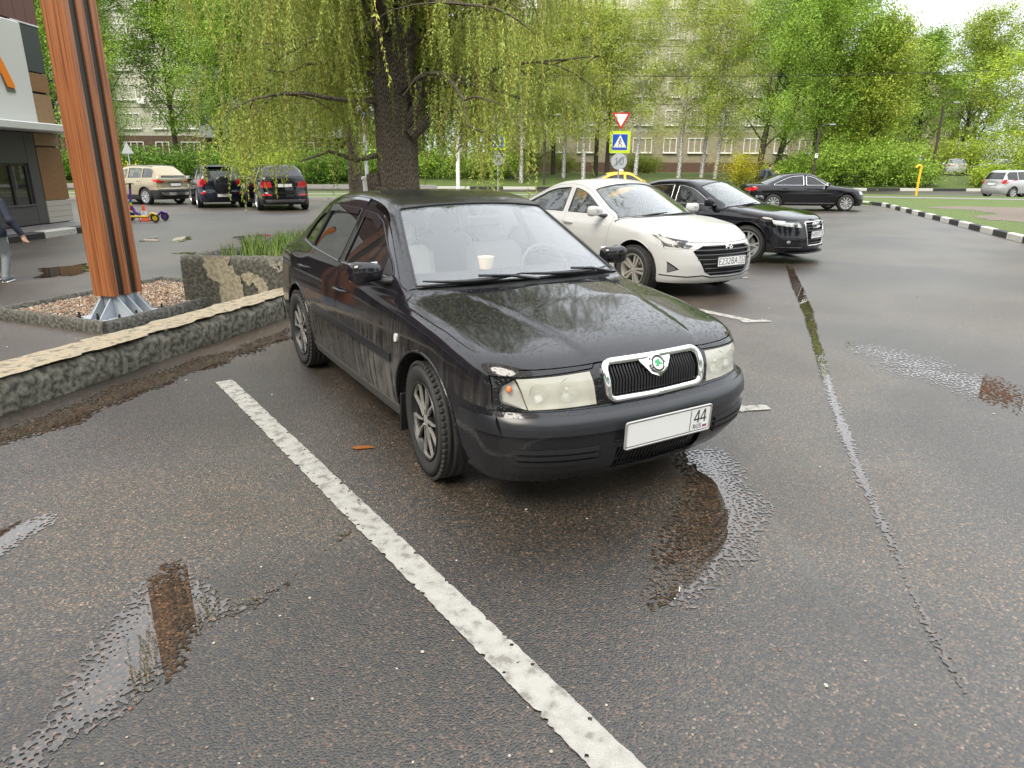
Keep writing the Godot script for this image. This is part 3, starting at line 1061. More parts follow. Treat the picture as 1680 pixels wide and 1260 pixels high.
# builds a car of spec s and returns its root; s.b is the Body
func make_car(s: Dictionary) -> Node3D:
	var b: Body = s.b
	var F := Vector3(sin(s.yaw), 0, -cos(s.yaw))
	var R := Vector3(cos(s.yaw), 0, sin(s.yaw))
	var root := thing(s.name, Vector3.ZERO, s.label, "car", s.get("group", ""))
	root.transform = Transform3D(Basis(F, Vector3.UP, R), s.pos)
	var cell: float = s.cell
	var ax: Array = s.axles
	var yb: float = s.bottom
	var gx: Array = s.green          # x range where the side rises to the roof
	# --- outline curves
	var yk := 0.66
	var xc := 0.0
	for k in 3:
		xc = b.corner(yk - 0.01, 1, ax[0] + 0.25, s.get("cornf", 0.7))
		yk = b.crease(xc, 0.45)
	var yr := 0.8
	var xq := 0.0
	for k in 3:
		xq = b.corner(yr - 0.01, -1, ax[1] - 0.2, 0.8)
		yr = b.crease(xq, 0.5 if xq < gx[0] else b.pillar_lo(xq))
	var side := PackedVector2Array()
	var tops := PackedVector2Array()    # (x, z) of the crease
	var st := int(ceil((xc - xq) / (cell * 0.8)))
	for k in st + 1:
		var x := lerpf(xq, xc, float(k) / st)
		var y := b.crease(x, b.pillar_lo(x) if x > gx[0] and x < gx[1] else 0.45)
		side.append(Vector2(x, y))
		tops.append(Vector2(x, b.solve(0, x, y).z))
	var fz := PackedVector2Array()      # nose corner (z, y)
	for k in 15:
		var y := lerpf(yk, yb, k / 14.0)
		var x := b.corner(y, 1, ax[0] + 0.25, s.get("cornf", 0.7))
		if k > 0: side.append(Vector2(x, y))
		fz.append(Vector2(b.solve(0, x, y).z, y))
	var rz := PackedVector2Array()
	for k in 15:
		var y := lerpf(yb + 0.02, yr, k / 14.0)
		var x := b.corner(y, -1, ax[1] - 0.2, 0.8)
		if k < 14: side.append(Vector2(x, y))
		rz.append(Vector2(b.solve(0, x, y).z, y))
	side = ccw(side)
	for k in 2:
		var ar: float = s.arch[k]
		var ci := arc(ax[k], s.archy, ar, 0, 350, 35)
		ci = ccw(ci)
		var best := PackedVector2Array()
		for p in Geometry2D.clip_polygons(side, ci):
			if p.size() > best.size(): best = p
		side = best
		var low := V2([ax[k] - ar, -1, ax[k] + ar, -1, ax[k] + ar, s.archy, ax[k] - ar, s.archy])
		best = PackedVector2Array()
		for p in Geometry2D.clip_polygons(side, ccw(low)):
			if p.size() > best.size(): best = p
		side = best
	# --- side panels
	var cuts: Array = s.cuts
	var wins: Array = []
	for w in s.get("windows", []):
		wins.append(rounded(ccw(V2(w)), 0.02))
	var aw: Array = s.get("auto_windows", [])   # [front, rear of each pane]: the panes follow the roof line
	for w in aw:
		var lower := PackedVector2Array()
		var q := PackedVector2Array()
		for k in 15:
			var x: float = lerpf(w[0], w[1], k / 14.0)
			var y: float = b.crease(x, b.belt + 0.02) - s.get("win_drop", 0.05)
			if y > b.belt + 0.035:
				q.append(Vector2(x - (y - b.belt) * w[2], y))
				lower.append(Vector2(x, b.belt + 0.018 + (x * s.get("belt_slope", 0.0))))
		lower.reverse()
		q.append_array(lower)
		if q.size() > 5: wins.append(rounded(ccw(q), 0.02))
	var bump: Array = []
	for q in [s.get("bumper_f", []), s.get("bumper_r", [])]:
		if q.size(): bump.append(ccw(V2(q)))
	var lampholes: Array = []
	for q in s.get("side_lamps", []):
		lampholes.append(ccw(V2(q.p)))
	var paint: Material = s.paint
	for sg in [1.0, -1.0]:
		for k in cuts.size() + 1:
			var pa := V2(cuts[k - 1]) if k > 0 else V2([3.2, -1, 3.2, 3])
			var pb := V2(cuts[k]) if k < cuts.size() else V2([-3.2, -1, -3.2, 3])
			pb.reverse()
			pa.append_array(pb)
			var pc := cut(side, ccw(pa), 0.0022)
			for bp in bump:
				var big := PackedVector2Array()
				for r in Geometry2D.clip_polygons(pc, bp):
					if not Geometry2D.is_polygon_clockwise(r) and area2(r) > area2(big): big = r
				pc = big
			if s.has("sill"):
				var sl := ccw(V2([ax[1] - 0.1, -1, ax[0] + 0.1, -1, ax[0] + 0.1, s.sill, ax[1] - 0.1, s.sill]))
				var big := PackedVector2Array()
				for r in Geometry2D.clip_polygons(pc, sl):
					if area2(r) > area2(big): big = r
				pc = big
			var mb := MB.new()
			b.panel(mb, 0, pc, wins + lampholes, cell, 0.0, 0.014, sg)
			var nm := "door"
			if k == 0: nm = "fender"
			elif k == cuts.size(): nm = "quarter_panel"
			var pn := put(nm, mb, paint, root)
			if nm == "door" and s.has("handles"):
				var hx: Array = s.handles[k - 1]
				var hb := MB.new()
				var hp := b.solve(0, hx[0], hx[1])
				var hn := b.nrm(hp)
				var pth := PackedVector3Array()
				for e in [[-0.105, -0.002], [-0.085, 0.026], [0.0, 0.034], [0.07, 0.03], [0.105, -0.002]]:
					var q: Vector3 = hp + Vector3(e[0], 0.0, 0.0) + hn * e[1]
					pth.append(Vector3(q.x, q.y, q.z * sg))
				hb.tube(pth, PackedFloat32Array([0.010, 0.013, 0.014, 0.013, 0.010]), 8, true, Vector3.UP, 0.8)
				put("handle", hb, s.get("handle_mat", paint), pn)
		if s.has("sill"):
			var mb := MB.new()
			var sl := ccw(V2([ax[1] - 0.1, -1, ax[0] + 0.1, -1, ax[0] + 0.1, s.sill, ax[1] - 0.1, s.sill]))
			b.panel(mb, 0, cut(side, sl, 0.001), [], cell, 0.004, 0.05, sg)
			put("sill", mb, s.sill_mat, root)
		for w in wins:
			var mb := MB.new()
			b.panel(mb, 0, w, [], cell * 1.2, -0.006, 0.0, sg)
			b.panel(mb, 0, w, [], cell * 1.6, -0.010, 0.0, sg)
			var wn := put("side_window", mb, s.get("glass", M.car_glass), root)
			mb = MB.new()
			var ring := Body.dense(w, cell * 0.6, true)
			ring.append(ring[0])
			mb.tube(b.line(0, ring, 1.0, 0.001, sg), PackedFloat32Array([s.get("trim_r", 0.006)]), 6, false)
			put("window_trim", mb, s.get("trim", M.black_plastic), wn)
		for q in s.get("side_lamps", []):
			var mb := MB.new()
			b.panel(mb, 0, ccw(V2(q.p)), [], cell * 0.6, 0.002, 0.02, sg)
			put(q.name, mb, q.m, root)
		for q in s.get("strips", []):
			var mb := MB.new()
			b.panel(mb, 0, cut(side, ccw(V2(q.p)), 0.001), [], cell, q.get("off", 0.012), 0.02, sg)
			put(q.name, mb, q.m, root)
		# arch lip and liner
		for k in 2:
			var mb := MB.new()
			var a := arc(ax[k], s.archy, s.arch[k] + 0.004, -2, 182, 26)
			mb.tube(b.line(0, a, 1.0, 0.0, sg), PackedFloat32Array([s.get("lip", 0.007)]), 6, false)
			put("arch_lip", mb, s.get("lip_mat", s.get("paint_nose", paint)), root)
			mb = MB.new()
			var zo := b.solve(0, ax[k], s.archy + s.arch[k] + 0.01).z - 0.02
			mb.lathe(V2([s.arch[k] + 0.012, 0.0, s.arch[k] + 0.012, -0.30, 0.05, -0.30]), 20, Transform3D(Basis(Vector3(1, 0, 0), Vector3(0, 0, sg), Vector3(0, 1, 0)), Vector3(ax[k], s.archy, zo * sg)), false, deg_to_rad(-20), deg_to_rad(200))
			put("wheel_housing", mb, M.underside, root)
			wheel(root, Vector3(ax[k], s.wr - 0.008, s.track * sg), s.wr, s.ww, s.rim, s.spokes, sg, s.get("steer", 0.0) if k == 0 else 0.0, s.rim_mat, s.get("face_mat", s.rim_mat), s.get("fine", false), s.get("spin", 0.3) + k * 0.5)
	# --- top
	var xcow: float = s.cowl        # windscreen foot at the middle
	var cb: float = s.cowl_bow
	var allt := PackedVector2Array(tops)
	var zmax := tops[tops.size() - 1].y
	for k in range(11, -1, -1):
		var z := zmax * 0.97 * k / 11.0
		var y := b.brow(z, 1, 0.45, b.TL.at(xc) + 0.1)
		allt.append(Vector2(b.solve(2, z, y).x, z))
	var zmr := tops[0].y
	var tail := PackedVector2Array()
	for k in 12:
		var z := zmr * 0.97 * k / 11.0
		var y := b.brow(z, -1, 0.5 if not s.get("suv", false) else b.belt, maxf(b.TL.at(xq), b.TG.at(xq)) + 0.1)
		tail.append(Vector2(b.solve(3, z, y).x, z))
	var full := PackedVector2Array(tail)
	full.append_array(allt)
	var mir := full.duplicate()
	mir.reverse()
	for q in mir:
		if q.y > 0.004: full.append(Vector2(q.x, -q.y))
	full = ccw(full)
	var across := func(x0: float, bow: float) -> PackedVector2Array:
		var q := PackedVector2Array()
		for k in 25:
			var z := -1.0 + k / 12.0
			q.append(Vector2(x0 - bow * z * z, z))
		return q
	var beyond := func(x0: float, bow: float, dir: float) -> PackedVector2Array:
		var q: PackedVector2Array = across.call(x0, bow)
		q.append(Vector2(3.2 * dir, 1)); q.append(Vector2(3.2 * dir, -1))
		return ccw(q)
	var hr: float = s.get("hood_rear", xcow + 0.03)
	var hbw: float = s.get("hood_bow", cb)
	var front := cut(full, beyond.call(hr, hbw, 1.0), 0.001)
	var hz: Array = s.hood           # half width of the bonnet over x
	var hp := PackedVector2Array()
	for k in range(0, hz.size(), 2): hp.append(Vector2(hz[k], hz[k + 1]))
	for k in range(hz.size() - 2, -1, -2): hp.append(Vector2(hz[k], -hz[k + 1]))
	var mbh := MB.new()
	b.panel(mbh, 1, cut(front, ccw(hp), 0.0025), s.get("hood_holes", []), cell * s.get("hood_fine", 0.9))
	var bonnet := put("bonnet", mbh, s.get("paint_top", paint), root)
	for pc in Geometry2D.clip_polygons(front, ccw(hp)):
		if area2(pc) < 0.01: continue
		var mb := MB.new()
		var wide := Geometry2D.offset_polygon(pc, 0.003)
		b.panel(mb, 1, ccw(wide[0]), [], cell * 0.9, -0.0006, 0.0)
		put("fender_top", mb, s.get("paint_top", paint), root)
	# cowl
	var strip := cut(cut(full, beyond.call(hr, hbw, -1.0), 0.0), beyond.call(xcow - 0.02, cb, 1.0), 0.0)
	var mbc := MB.new()
	b.panel(mbc, 1, strip, [], cell, -0.012, 0.0)
	put("cowl", mbc, M.black_plastic, root)
	# greenhouse
	var wsb: float = s.get("ws_top_bow", 0.12)
	var ws := cut(full, beyond.call(xcow - 0.02, cb, -1.0), 0.0)
	ws = cut(ws, beyond.call(s.ws_top, wsb, 1.0), 0.0)
	ws = inset_z(ws, s.get("pillar", 0.035), 0.0)
	if s.has("ws_edge"):
		var we := PackedVector2Array()
		var wa: Array = s.ws_edge
		for k in range(0, wa.size(), 2): we.append(Vector2(wa[k], wa[k + 1]))
		for k in range(wa.size() - 2, -1, -2): we.append(Vector2(wa[k], -wa[k + 1]))
		ws = cut(ws, ccw(we), 0.0)
	ws = rounded(ws, 0.025)
	var holes := [ws]
	var rw := PackedVector2Array()
	if s.has("rw_top"):
		rw = cut(full, beyond.call(s.rw_top, -wsb, -1.0), 0.0)
		rw = cut(rw, beyond.call(s.rw_bot, -cb * 0.6, 1.0), 0.0)
		rw = inset_z(rw, s.get("pillar_r", 0.07), 0.0)
		rw = rounded(rw, 0.03)
		holes.append(rw)
	var deckx: float = s.get("deck", -9.0)
	var green := cut(full, beyond.call(xcow - 0.02, cb, -1.0), 0.0)
	if deckx > -5.0:
		green = cut(green, beyond.call(deckx, -cb * 0.6, 1.0), 0.001)
		var deck := cut(full, beyond.call(deckx, -cb * 0.6, -1.0), 0.002)
		var mb := MB.new()
		b.panel(mb, 1, deck, [], cell)
		put("boot_lid", mb, s.get("paint_top", paint), root)
	var mbr := MB.new()
	b.panel(mbr, 1, green, holes, cell)
	put("roof", mbr, s.get("paint_roof", s.get("paint_top", paint)), root)
	for k in holes.size():
		var mb := MB.new()
		b.panel(mb, 1, holes[k], [], cell, -0.004, 0.0)
		b.panel(mb, 1, holes[k], [], cell, -0.009, 0.0)
		var gn := put("windscreen" if k == 0 else "rear_window", mb, s.get("ws_glass", M.screen_glass) if k == 0 else s.get("glass", M.car_glass), root)
		mb = MB.new()
		var ring := Body.dense(holes[k], cell * 0.7, true)
		ring.append(ring[0])
		mb.tube(b.line(1, ring, 1.0, -0.001), PackedFloat32Array([0.007]), 6, false)
		put("seal", mb, M.black_plastic, gn)
	# --- nose and tail
	var nose := PackedVector2Array()
	for k in range(fz.size() - 1, -1, -1): nose.append(fz[k])
	for k in range(10, -1, -1):
		var z := zmax * 0.97 * k / 10.0
		nose.append(Vector2(z, b.brow(z, 1, 0.45, b.TL.at(xc) + 0.1)))
	var n2 := nose.duplicate()
	n2.reverse()
	for q in n2:
		if q.x > 0.004: nose.append(Vector2(-q.x, q.y))
	nose = ccw(nose)
	s.nose = nose
	var bl: float = s.get("bump_line", 0.55)
	var up := ccw(V2([-1.2, bl, 1.2, bl, 1.2, 2, -1.2, 2]))
	var hn: Array = s.get("hood_nose", [])
	if hn.size():                     # the bonnet's leading edge turns down over the nose to this line
		var ov := PackedVector2Array()
		for k in range(0, hn.size(), 2): ov.append(Vector2(-hn[k], hn[k + 1]))
		for k in range(hn.size() - 2, -1, -2): ov.append(Vector2(hn[k], hn[k + 1]))
		ov.append(Vector2(1.2, 2.0)); ov.append(Vector2(-1.2, 2.0))
		ov = ccw(ov)
		var mk := MB.new()
		for pc in Geometry2D.intersect_polygons(nose, ov):
			b.panel(mk, 2, pc, [], cell * 0.6, 0.0, 0.014)
		put("leading_edge", mk, s.get("paint_top", paint), bonnet)
		var below := PackedVector2Array([Vector2(-1.2, bl)])
		for k in range(0, hn.size(), 2):
			if hn[k + 1] < 1.5: below.append(Vector2(-hn[k], hn[k + 1] - 0.003))
		for k in range(hn.size() - 2, -1, -2):
			if hn[k + 1] < 1.5: below.append(Vector2(hn[k], hn[k + 1] - 0.003))
		below.append(Vector2(1.2, bl))
		up = ccw(below)
	var dn := ccw(V2([-1.2, -1, 1.2, -1, 1.2, bl, -1.2, bl]))
	var fh: Array = []
	for q in s.get("front_holes", []): fh.append(ccw(V2(q)))
	var mbn := MB.new()
	b.panel(mbn, 2, cut(nose, up, 0.002), fh, cell * 0.7, 0.0, 0.02)
	put("nose_panel", mbn, s.get("paint_nose", paint), root)
	var mbb := MB.new()
	b.panel(mbb, 2, cut(nose, dn, 0.0), fh, cell * 0.7, 0.0, 0.03)
	for sg in [1.0, -1.0]:
		if bump.size() > 0:
			b.panel(mbb, 0, cut(side, bump[0], 0.0), lampholes, cell * 0.7, 0.0, 0.02, sg)
	put("bumper", mbb, s.get("bumper_mat", paint), root)
	var tl := PackedVector2Array()
	for q in rz: tl.append(q)
	for k in range(10, -1, -1):
		var z := zmr * 0.97 * k / 10.0
		tl.append(Vector2(z, b.brow(z, -1, 0.5 if not s.get("suv", false) else b.belt, maxf(b.TL.at(xq), b.TG.at(xq)) + 0.1)))
	n2 = tl.duplicate()
	n2.reverse()
	for q in n2:
		if q.x > 0.004: tl.append(Vector2(-q.x, q.y))
	tl = ccw(tl)
	s.tail = tl
	var rl: float = s.get("bump_line_r", 0.6)
	var rh: Array = []
	for q in s.get("rear_holes", []): rh.append(rounded(ccw(V2(q)), 0.02))
	var mbt := MB.new()
	b.panel(mbt, 3, cut(tl, ccw(V2([-1.2, rl, 1.2, rl, 1.2, 2.5, -1.2, 2.5])), 0.002), rh, cell, 0.0, 0.02)
	put("tailgate", mbt, s.get("paint_nose", paint), root)
	mbt = MB.new()
	b.panel(mbt, 3, cut(tl, ccw(V2([-1.2, -1, 1.2, -1, 1.2, rl, -1.2, rl])), 0.002), rh, cell, 0.0, 0.03)
	for sg in [1.0, -1.0]:
		if bump.size() > 1:
			b.panel(mbt, 0, cut(side, bump[1], 0.002), lampholes, cell, 0.0, 0.02, sg)
	put("bumper", mbt, s.get("bumper_r_mat", s.get("bumper_mat", paint)), root)
	for q in s.get("rear_parts", []):
		var mb := MB.new()
		b.panel(mb, 3, rounded(ccw(V2(q.p)), q.get("r", 0.015)), [], cell * 0.8, q.get("off", 0.0), q.get("skirt", 0.02))
		put(q.name, mb, q.m, root)
	for q in s.get("front_parts", []):
		var mb := MB.new()
		b.panel(mb, 2, rounded(ccw(V2(q.p)), q.get("r", 0.01)), [], cell * 0.6, q.get("off", 0.0), q.get("skirt", 0.02))
		put(q.name, mb, q.m, root)
	# --- underside and cabin
	var mu := MB.new()
	mu.box(Vector3((b.xf + b.xr) * 0.5, yb + 0.05, 0), Vector3(b.xf - b.xr - 0.5, 0.06, s.track * 2.0 - 0.62), 0.02)
	mu.box(Vector3(0.5 * (ax[0] + ax[1]), yb + 0.05, 0), Vector3(ax[0] - ax[1] - 0.8, 0.07, s.track * 2.0 - 0.06), 0.02)
	put("underbody", mu, M.underside, root)
	var cab := MB.new()
	var cx0: float = s.get("cabin0", gx[0] + 0.25)
	var cx1: float = xcow - 0.35
	var wz := b.GW.at(0.0) - 0.03
	cab.box(Vector3((cx0 + cx1) * 0.5, yb + 0.16, 0), Vector3(cx1 - cx0, 0.02, wz * 2))
	for sg in [-1.0, 1.0]:
		cab.box(Vector3((cx0 + cx1) * 0.5, (yb + b.belt) * 0.5, sg * wz), Vector3(cx1 - cx0, b.belt - yb - 0.08, 0.03))
	cab.box(Vector3(cx0, (yb + b.belt) * 0.5, 0), Vector3(0.03, b.belt - yb - 0.1, wz * 2))
	cab.box(Vector3(xcow - 0.5, b.belt - 0.11, 0), Vector3(0.42, 0.13, wz * 1.8), 0.05, Basis(Vector3(0, 0, 1), -0.04))
	cab.box(Vector3((xcow - 0.58), b.belt - 0.3, 0), Vector3(0.25, 0.4, wz * 1.8), 0.05)
	put("dashboard", cab, M.trim_dark, root)
	for z in [-0.37, 0.37]:
		seat(root, s.get("seat_x", -0.02), z, s.get("seat_mat", M.seat), s.get("seat_y", 0.28))
		seat(root, s.get("seat_x", -0.02) - 0.82, z, s.get("seat_mat", M.seat), s.get("seat_y", 0.28))
	var sw := MB.new()
	var swp := PackedVector3Array()
	var sb := Basis(Vector3(0, 0, 1), 0.45)
	for k in 25:
		swp.append(Vector3(s.get("seat_x", -0.02) + 0.55, b.belt - 0.06, -0.37) + sb * Vector3(0, 0.185 * cos(TAU * k / 24), 0.185 * sin(TAU * k / 24)))
	sw.tube(swp, PackedFloat32Array([0.015]), 8, false)
	for k in 3:
		sw.tube(PackedVector3Array([Vector3(s.get("seat_x", -0.02) + 0.57, b.belt - 0.06, -0.37), swp[[6, 12, 18][k]]]), PackedFloat32Array([0.02, 0.014]), 6)
	put("steering_wheel", sw, M.trim_dark, root)
	var mi := MB.new()
	mi.box(Vector3(s.ws_top + 0.12, b.TG.at(s.ws_top) - 0.11, 0), Vector3(0.03, 0.07, 0.24), 0.012)
	put("rear_view_mirror", mi, M.trim_dark, root)
	# door mirrors
	if s.has("mirror"):
		var mp: Array = s.mirror
		for sg in [1.0, -1.0]:
			var mm := MB.new()
			var mc := Vector3(mp[0], mp[1], mp[2] * sg)
			var rows := 9
			var s0 := mm.v.size()
			for k in rows + 1:             # a rounded shell, flat at the rear
				var a := PI * 0.5 * k / rows
				var dx := 0.10 * sin(a)
				var sc := pow(maxf(cos(a), 0.0), 0.45)
				for j in 29:
					var an := TAU * j / 28.0
					var ey: float = pow(absf(sin(an)), 0.6) * signf(sin(an)) * mp[4] * 0.5
					var ez: float = pow(absf(cos(an)), 0.6) * signf(cos(an)) * mp[3] * 0.5
					if ez * sg < 0: ey *= 0.86
					mm.vert(mc + Vector3(dx - 0.0 - absf(ez) * 0.10, ey * sc, ez * sc), Vector3(sin(a) * 0.9 + 0.05, sin(an) * cos(a) + 0.001, cos(an) * cos(a)).normalized(), Vector2(dx, ez))
			for k in rows:
				for j in 28:
					var a := s0 + k * 29 + j
					mm.tri(a, a + 1, a + 30); mm.tri(a, a + 30, a + 29)
			var mn := put("door_mirror", mm, s.get("mirror_mat", paint), root)
			var ml := MB.new()
			ml.box(mc + Vector3(-0.012, 0, 0), Vector3(0.012, mp[4] * 0.84, mp[3] * 0.86), 0.005)
			put("mirror_glass", ml, M.mirror_glass, mn)
			var ma := MB.new()
			var foot := b.solve(0, mp[5], mp[6])
			ma.tube(PackedVector3Array([mc + Vector3(0.02, -mp[4] * 0.3, -sg * mp[3] * 0.25), mc + Vector3(0.03, -mp[4] * 0.42, -sg * mp[3] * 0.46), Vector3(foot.x, foot.y, (foot.z - 0.02) * sg)]), PackedFloat32Array([0.03, 0.035, 0.05]), 8, true, Vector3.UP, 0.6)
			put("mirror_arm", ma, M.black_plastic, mn)
	return root

static func area2(p: PackedVector2Array) -> float:
	var ar := 0.0
	for k in p.size():
		ar += p[k].cross(p[(k + 1) % p.size()])
	return absf(ar) * 0.5

static func inset_z(p: PackedVector2Array, d: float, _e: float) -> PackedVector2Array:
	var q := PackedVector2Array()
	for k in p:
		q.append(Vector2(k.x, k.y - signf(k.y) * minf(d, absf(k.y))))
	return q

func black_hatchback() -> void:
	var b := Body.new()
	b.xf = 2.17; b.xr = -2.345
	b.TL = Lut.new([-2.6, 0.85, -2.34, 0.93, -2.26, 0.985, -2.1, 1.0, -1.8, 1.025, -1.2, 1.02, 0.3, 0.995, 0.8, 0.966, 1.0, 0.955, 1.4, 0.905, 1.8, 0.83, 1.98, 0.785, 2.08, 0.735, 2.2, 0.65], 0.05)
	b.TG = Lut.new([-2.4, 0.70, -1.86, 1.04, -1.25, 1.365, -0.95, 1.415, -0.5, 1.437, -0.15, 1.432, 0.1, 1.41, 0.27, 1.372, 1.07, 0.942, 1.5, 0.711], 0.06)
	b.PL = Lut.new([-2.6, 0.62, -2.3, 0.73, -2.0, 0.805, -1.5, 0.848, -0.5, 0.863, 0.5, 0.866, 1.2, 0.864, 1.6, 0.852, 1.85, 0.825, 2.05, 0.78, 2.4, 0.70], 0.1)
	b.SE = Lut.new([0.1, 0.12, 0.2, 0.05, 0.3, 0.02, 0.42, 0.006, 0.55, 0.0, 0.7, 0.006, 0.82, 0.022, 0.92, 0.048, 1.0, 0.085, 1.2, 0.2], 0.04, 0.0, 1.6)
	b.FX = Lut.new([0.1, 1.98, 0.2, 2.07, 0.27, 2.13, 0.34, 2.155, 0.44, 2.16, 0.515, 2.15, 0.54, 2.10, 0.58, 2.092, 0.66, 2.085, 0.74, 2.06, 0.80, 2.02, 0.9, 1.93], 0.012, 0.0, 1.6)
	b.FB = Lut.new([0.0, 0.0, 0.3, 0.018, 0.5, 0.055, 0.65, 0.115, 0.75, 0.19, 0.82, 0.28, 0.9, 0.42, 1.2, 1.1], 0.06, -0.1, 1.3)
	b.RX = Lut.new([0.15, -2.2, 0.3, -2.33, 0.5, -2.345, 0.6, -2.33, 0.75, -2.28, 0.95, -2.25, 1.2, -2.2], 0.04, 0.0, 1.6)
	b.RB = Lut.new([0.0, 0.0, 0.4, 0.03, 0.6, 0.08, 0.75, 0.17, 0.9, 0.4, 1.2, 1.0], 0.06, -0.1, 1.3)
	b.GW = Lut.new([-2.4, 0.62, -1.7, 0.70, -1.0, 0.765, -0.2, 0.785, 0.4, 0.775, 0.9, 0.745, 1.4, 0.70], 0.1)
	b.RG = Lut.new([0.0, -2.4, 1.0, -2.3, 1.1, -2.2, 2.0, -1.6], 0.02, 0.0, 2.0)
	b.belt = 0.985; b.tumble = 0.58; b.crown = 0.1; b.gcrown = 0.05; b.wbow = 0.27; b.xm = -0.5
	b.kf = 0.07; b.kr = 0.16; b.kt = 0.10; b.kg = 0.065; b.ks = 0.035
	b.ridge = [1.15, 0.49, 2.05, 0.33, 0.013]
	var paint: Material = M.black_dusty
	var s := {
		"name": "sedan", "label": "dusty black hatchback wet with rain, with chrome-framed grille, right behind the white line", "pos": Vector3(0.264, 0, -3.797) - 1.256 * Vector3(sin(2.5993), 0, -cos(2.5993)), "yaw": 2.5993,
		"b": b, "cell": 0.045, "axles": [1.256, -1.256], "bottom": 0.2, "green": [-1.75, 0.83], "arch": [0.365, 0.37], "archy": 0.315, "paint": paint, "paint_nose": M.black_wet, "paint_top": M.black_wet, "paint_roof": M.black_wet_roof,
		"cuts": [[0.85, -1, 0.85, 0.43, 0.845, 0.57, 0.905, 0.86, 0.872, 0.935, 0.72, 1.02, 0.22, 1.29, -0.02, 1.335, -0.5, 1.36, -1.5, 1.38, -1.6, 1.6], [-0.08, -1, -0.08, 0.338, -0.185, 0.617, -0.185, 0.9, -0.205, 0.97, -0.215, 1.33, -0.22, 2], [-0.66, -1, -0.66, 0.40, -0.80, 0.56, -0.98, 0.70, -1.2, 0.82, -1.38, 0.94, -1.44, 1.02, -1.40, 1.1, -1.29, 1.215, -1.1, 1.31, -0.9, 1.36, -0.8, 1.6]],
		"windows": [[0.69, 0.988, 0.59, 1.055, 0.44, 1.128, 0.20, 1.258, 0.05, 1.296, -0.165, 1.308, -0.155, 0.985], [-0.25, 0.985, -0.26, 1.315, -0.72, 1.318, -0.93, 1.304, -1.0, 1.008], [-1.03, 1.01, -0.965, 1.295, -1.10, 1.262, -1.27, 1.17, -1.36, 1.075, -1.38, 1.028]],
		"handles": [[-0.07, 0.81], [-1.03, 0.85]], "handle_mat": M.black_plain, "trim": M.black_plastic, "trim_r": 0.005,
		"bumper_f": [3.2, -1, 3.2, 0.548, 1.85, 0.552, 1.52, 0.583, 1.4, 0.583, 1.4, -1], "bumper_r": [-3.2, -1, -3.2, 0.6, -1.7, 0.6, -1.45, 0.62, -1.4, -1], "bump_line": 0.548, "bump_line_r": 0.6, "bumper_mat": M.black_bumper,
		"sill": 0.285, "sill_mat": M.sill_dusty, "lip": 0.009,
		"wr": 0.318, "ww": 0.195, "rim": 0.212, "track": 0.757, "spokes": "petal", "rim_mat": M.rim_black, "face_mat": M.rim_cut, "fine": true, "steer": -0.1, "spin": 0.15,
		"cowl": 1.04, "cowl_bow": 0.28, "hood_rear": 1.10, "hood_bow": 0.42, "ws_edge": [-0.1, 0.47, 0.1, 0.50, 0.28, 0.54, 0.55, 0.615, 0.89, 0.705, 1.2, 0.79], "hood_fine": 0.45, "hood_nose": [1.2, 0.716, 0.70, 0.702, 0.345, 0.722, 0.31, 0.757, 0.0, 0.765], "ws_top": 0.265, "rw_top": -1.24, "rw_bot": -1.8, "deck": -1.85, "pillar": 0.04,
		"hood": [0.6, 0.74, 0.84, 0.705, 1.47, 0.70, 1.88, 0.685, 2.04, 0.60, 2.2, 0.5],
		"front_holes": [[-0.275, 0.585, 0.275, 0.585, 0.285, 0.735, -0.285, 0.735], [0.345, 0.562, 0.66, 0.556, 0.752, 0.584, 0.758, 0.625, 0.748, 0.662, 0.70, 0.695, 0.36, 0.712], [-0.345, 0.562, -0.66, 0.556, -0.752, 0.584, -0.758, 0.625, -0.748, 0.662, -0.70, 0.695, -0.36, 0.712], [-0.27, 0.235, 0.27, 0.235, 0.275, 0.36, -0.275, 0.36]],
		"mirror": [0.60, 1.015, 0.90, 0.20, 0.125, 0.66, 0.965], "mirror_mat": M.black_plain, "seat_mat": M.seat_pale, "seat_x": 0.02, "cabin0": -1.35,
		"strips": [{"name": "side_moulding", "p": [-0.76, 0.558, 0.86, 0.545, 0.86, 0.592, -0.76, 0.606], "m": M.moulding, "off": 0.013}],
		"glass": M.car_glass_dark, "ws_glass": M.screen_glass_wet,
	}
	var root := make_car(s)
	# bumper rubbing strip all round the front
	var mb := MB.new()
	var band := V2([-1.2, 0.45, 1.2, 0.45, 1.2, 0.524, -1.2, 0.524])
	b.panel(mb, 2, cut(s.nose, ccw(band), 0.001), [], 0.03, 0.014, 0.03)
	for sg in [1.0, -1.0]:
		b.panel(mb, 0, ccw(V2([1.67, 0.455, b.corner(0.45, 1, 1.5, 0.7), 0.45, b.corner(0.524, 1, 1.5, 0.7), 0.524, 1.67, 0.52])), [], 0.03, 0.014, 0.03, sg)
	put("rubbing_strip", mb, M.moulding, root)
	# lower vents: recessed fields with slats
	for sg in [1.0, -1.0]:
		mb = MB.new()
		for k in 3:
			var y := 0.305 + k * 0.03
			b.panel(mb, 2, ccw(V2([0.37 * sg, y, 0.72 * sg, y + 0.004, 0.725 * sg, y + 0.02, 0.37 * sg, y + 0.018])), [], 0.04, 0.010, 0.014)
		put("vent_slats", mb, M.black_plastic, root)
	# grille
	mb = MB.new()
	b.panel(mb, 2, ccw(V2([-0.29, 0.57, 0.29, 0.57, 0.30, 0.75, -0.30, 0.75])), [], 0.05, -0.05, 0.0)
	b.panel(mb, 2, ccw(V2([-0.28, 0.225, 0.28, 0.225, 0.285, 0.37, -0.285, 0.37])), [], 0.05, -0.05, 0.0)
	put("grille_backing", mb, M.underside, root)
	mb = MB.new()
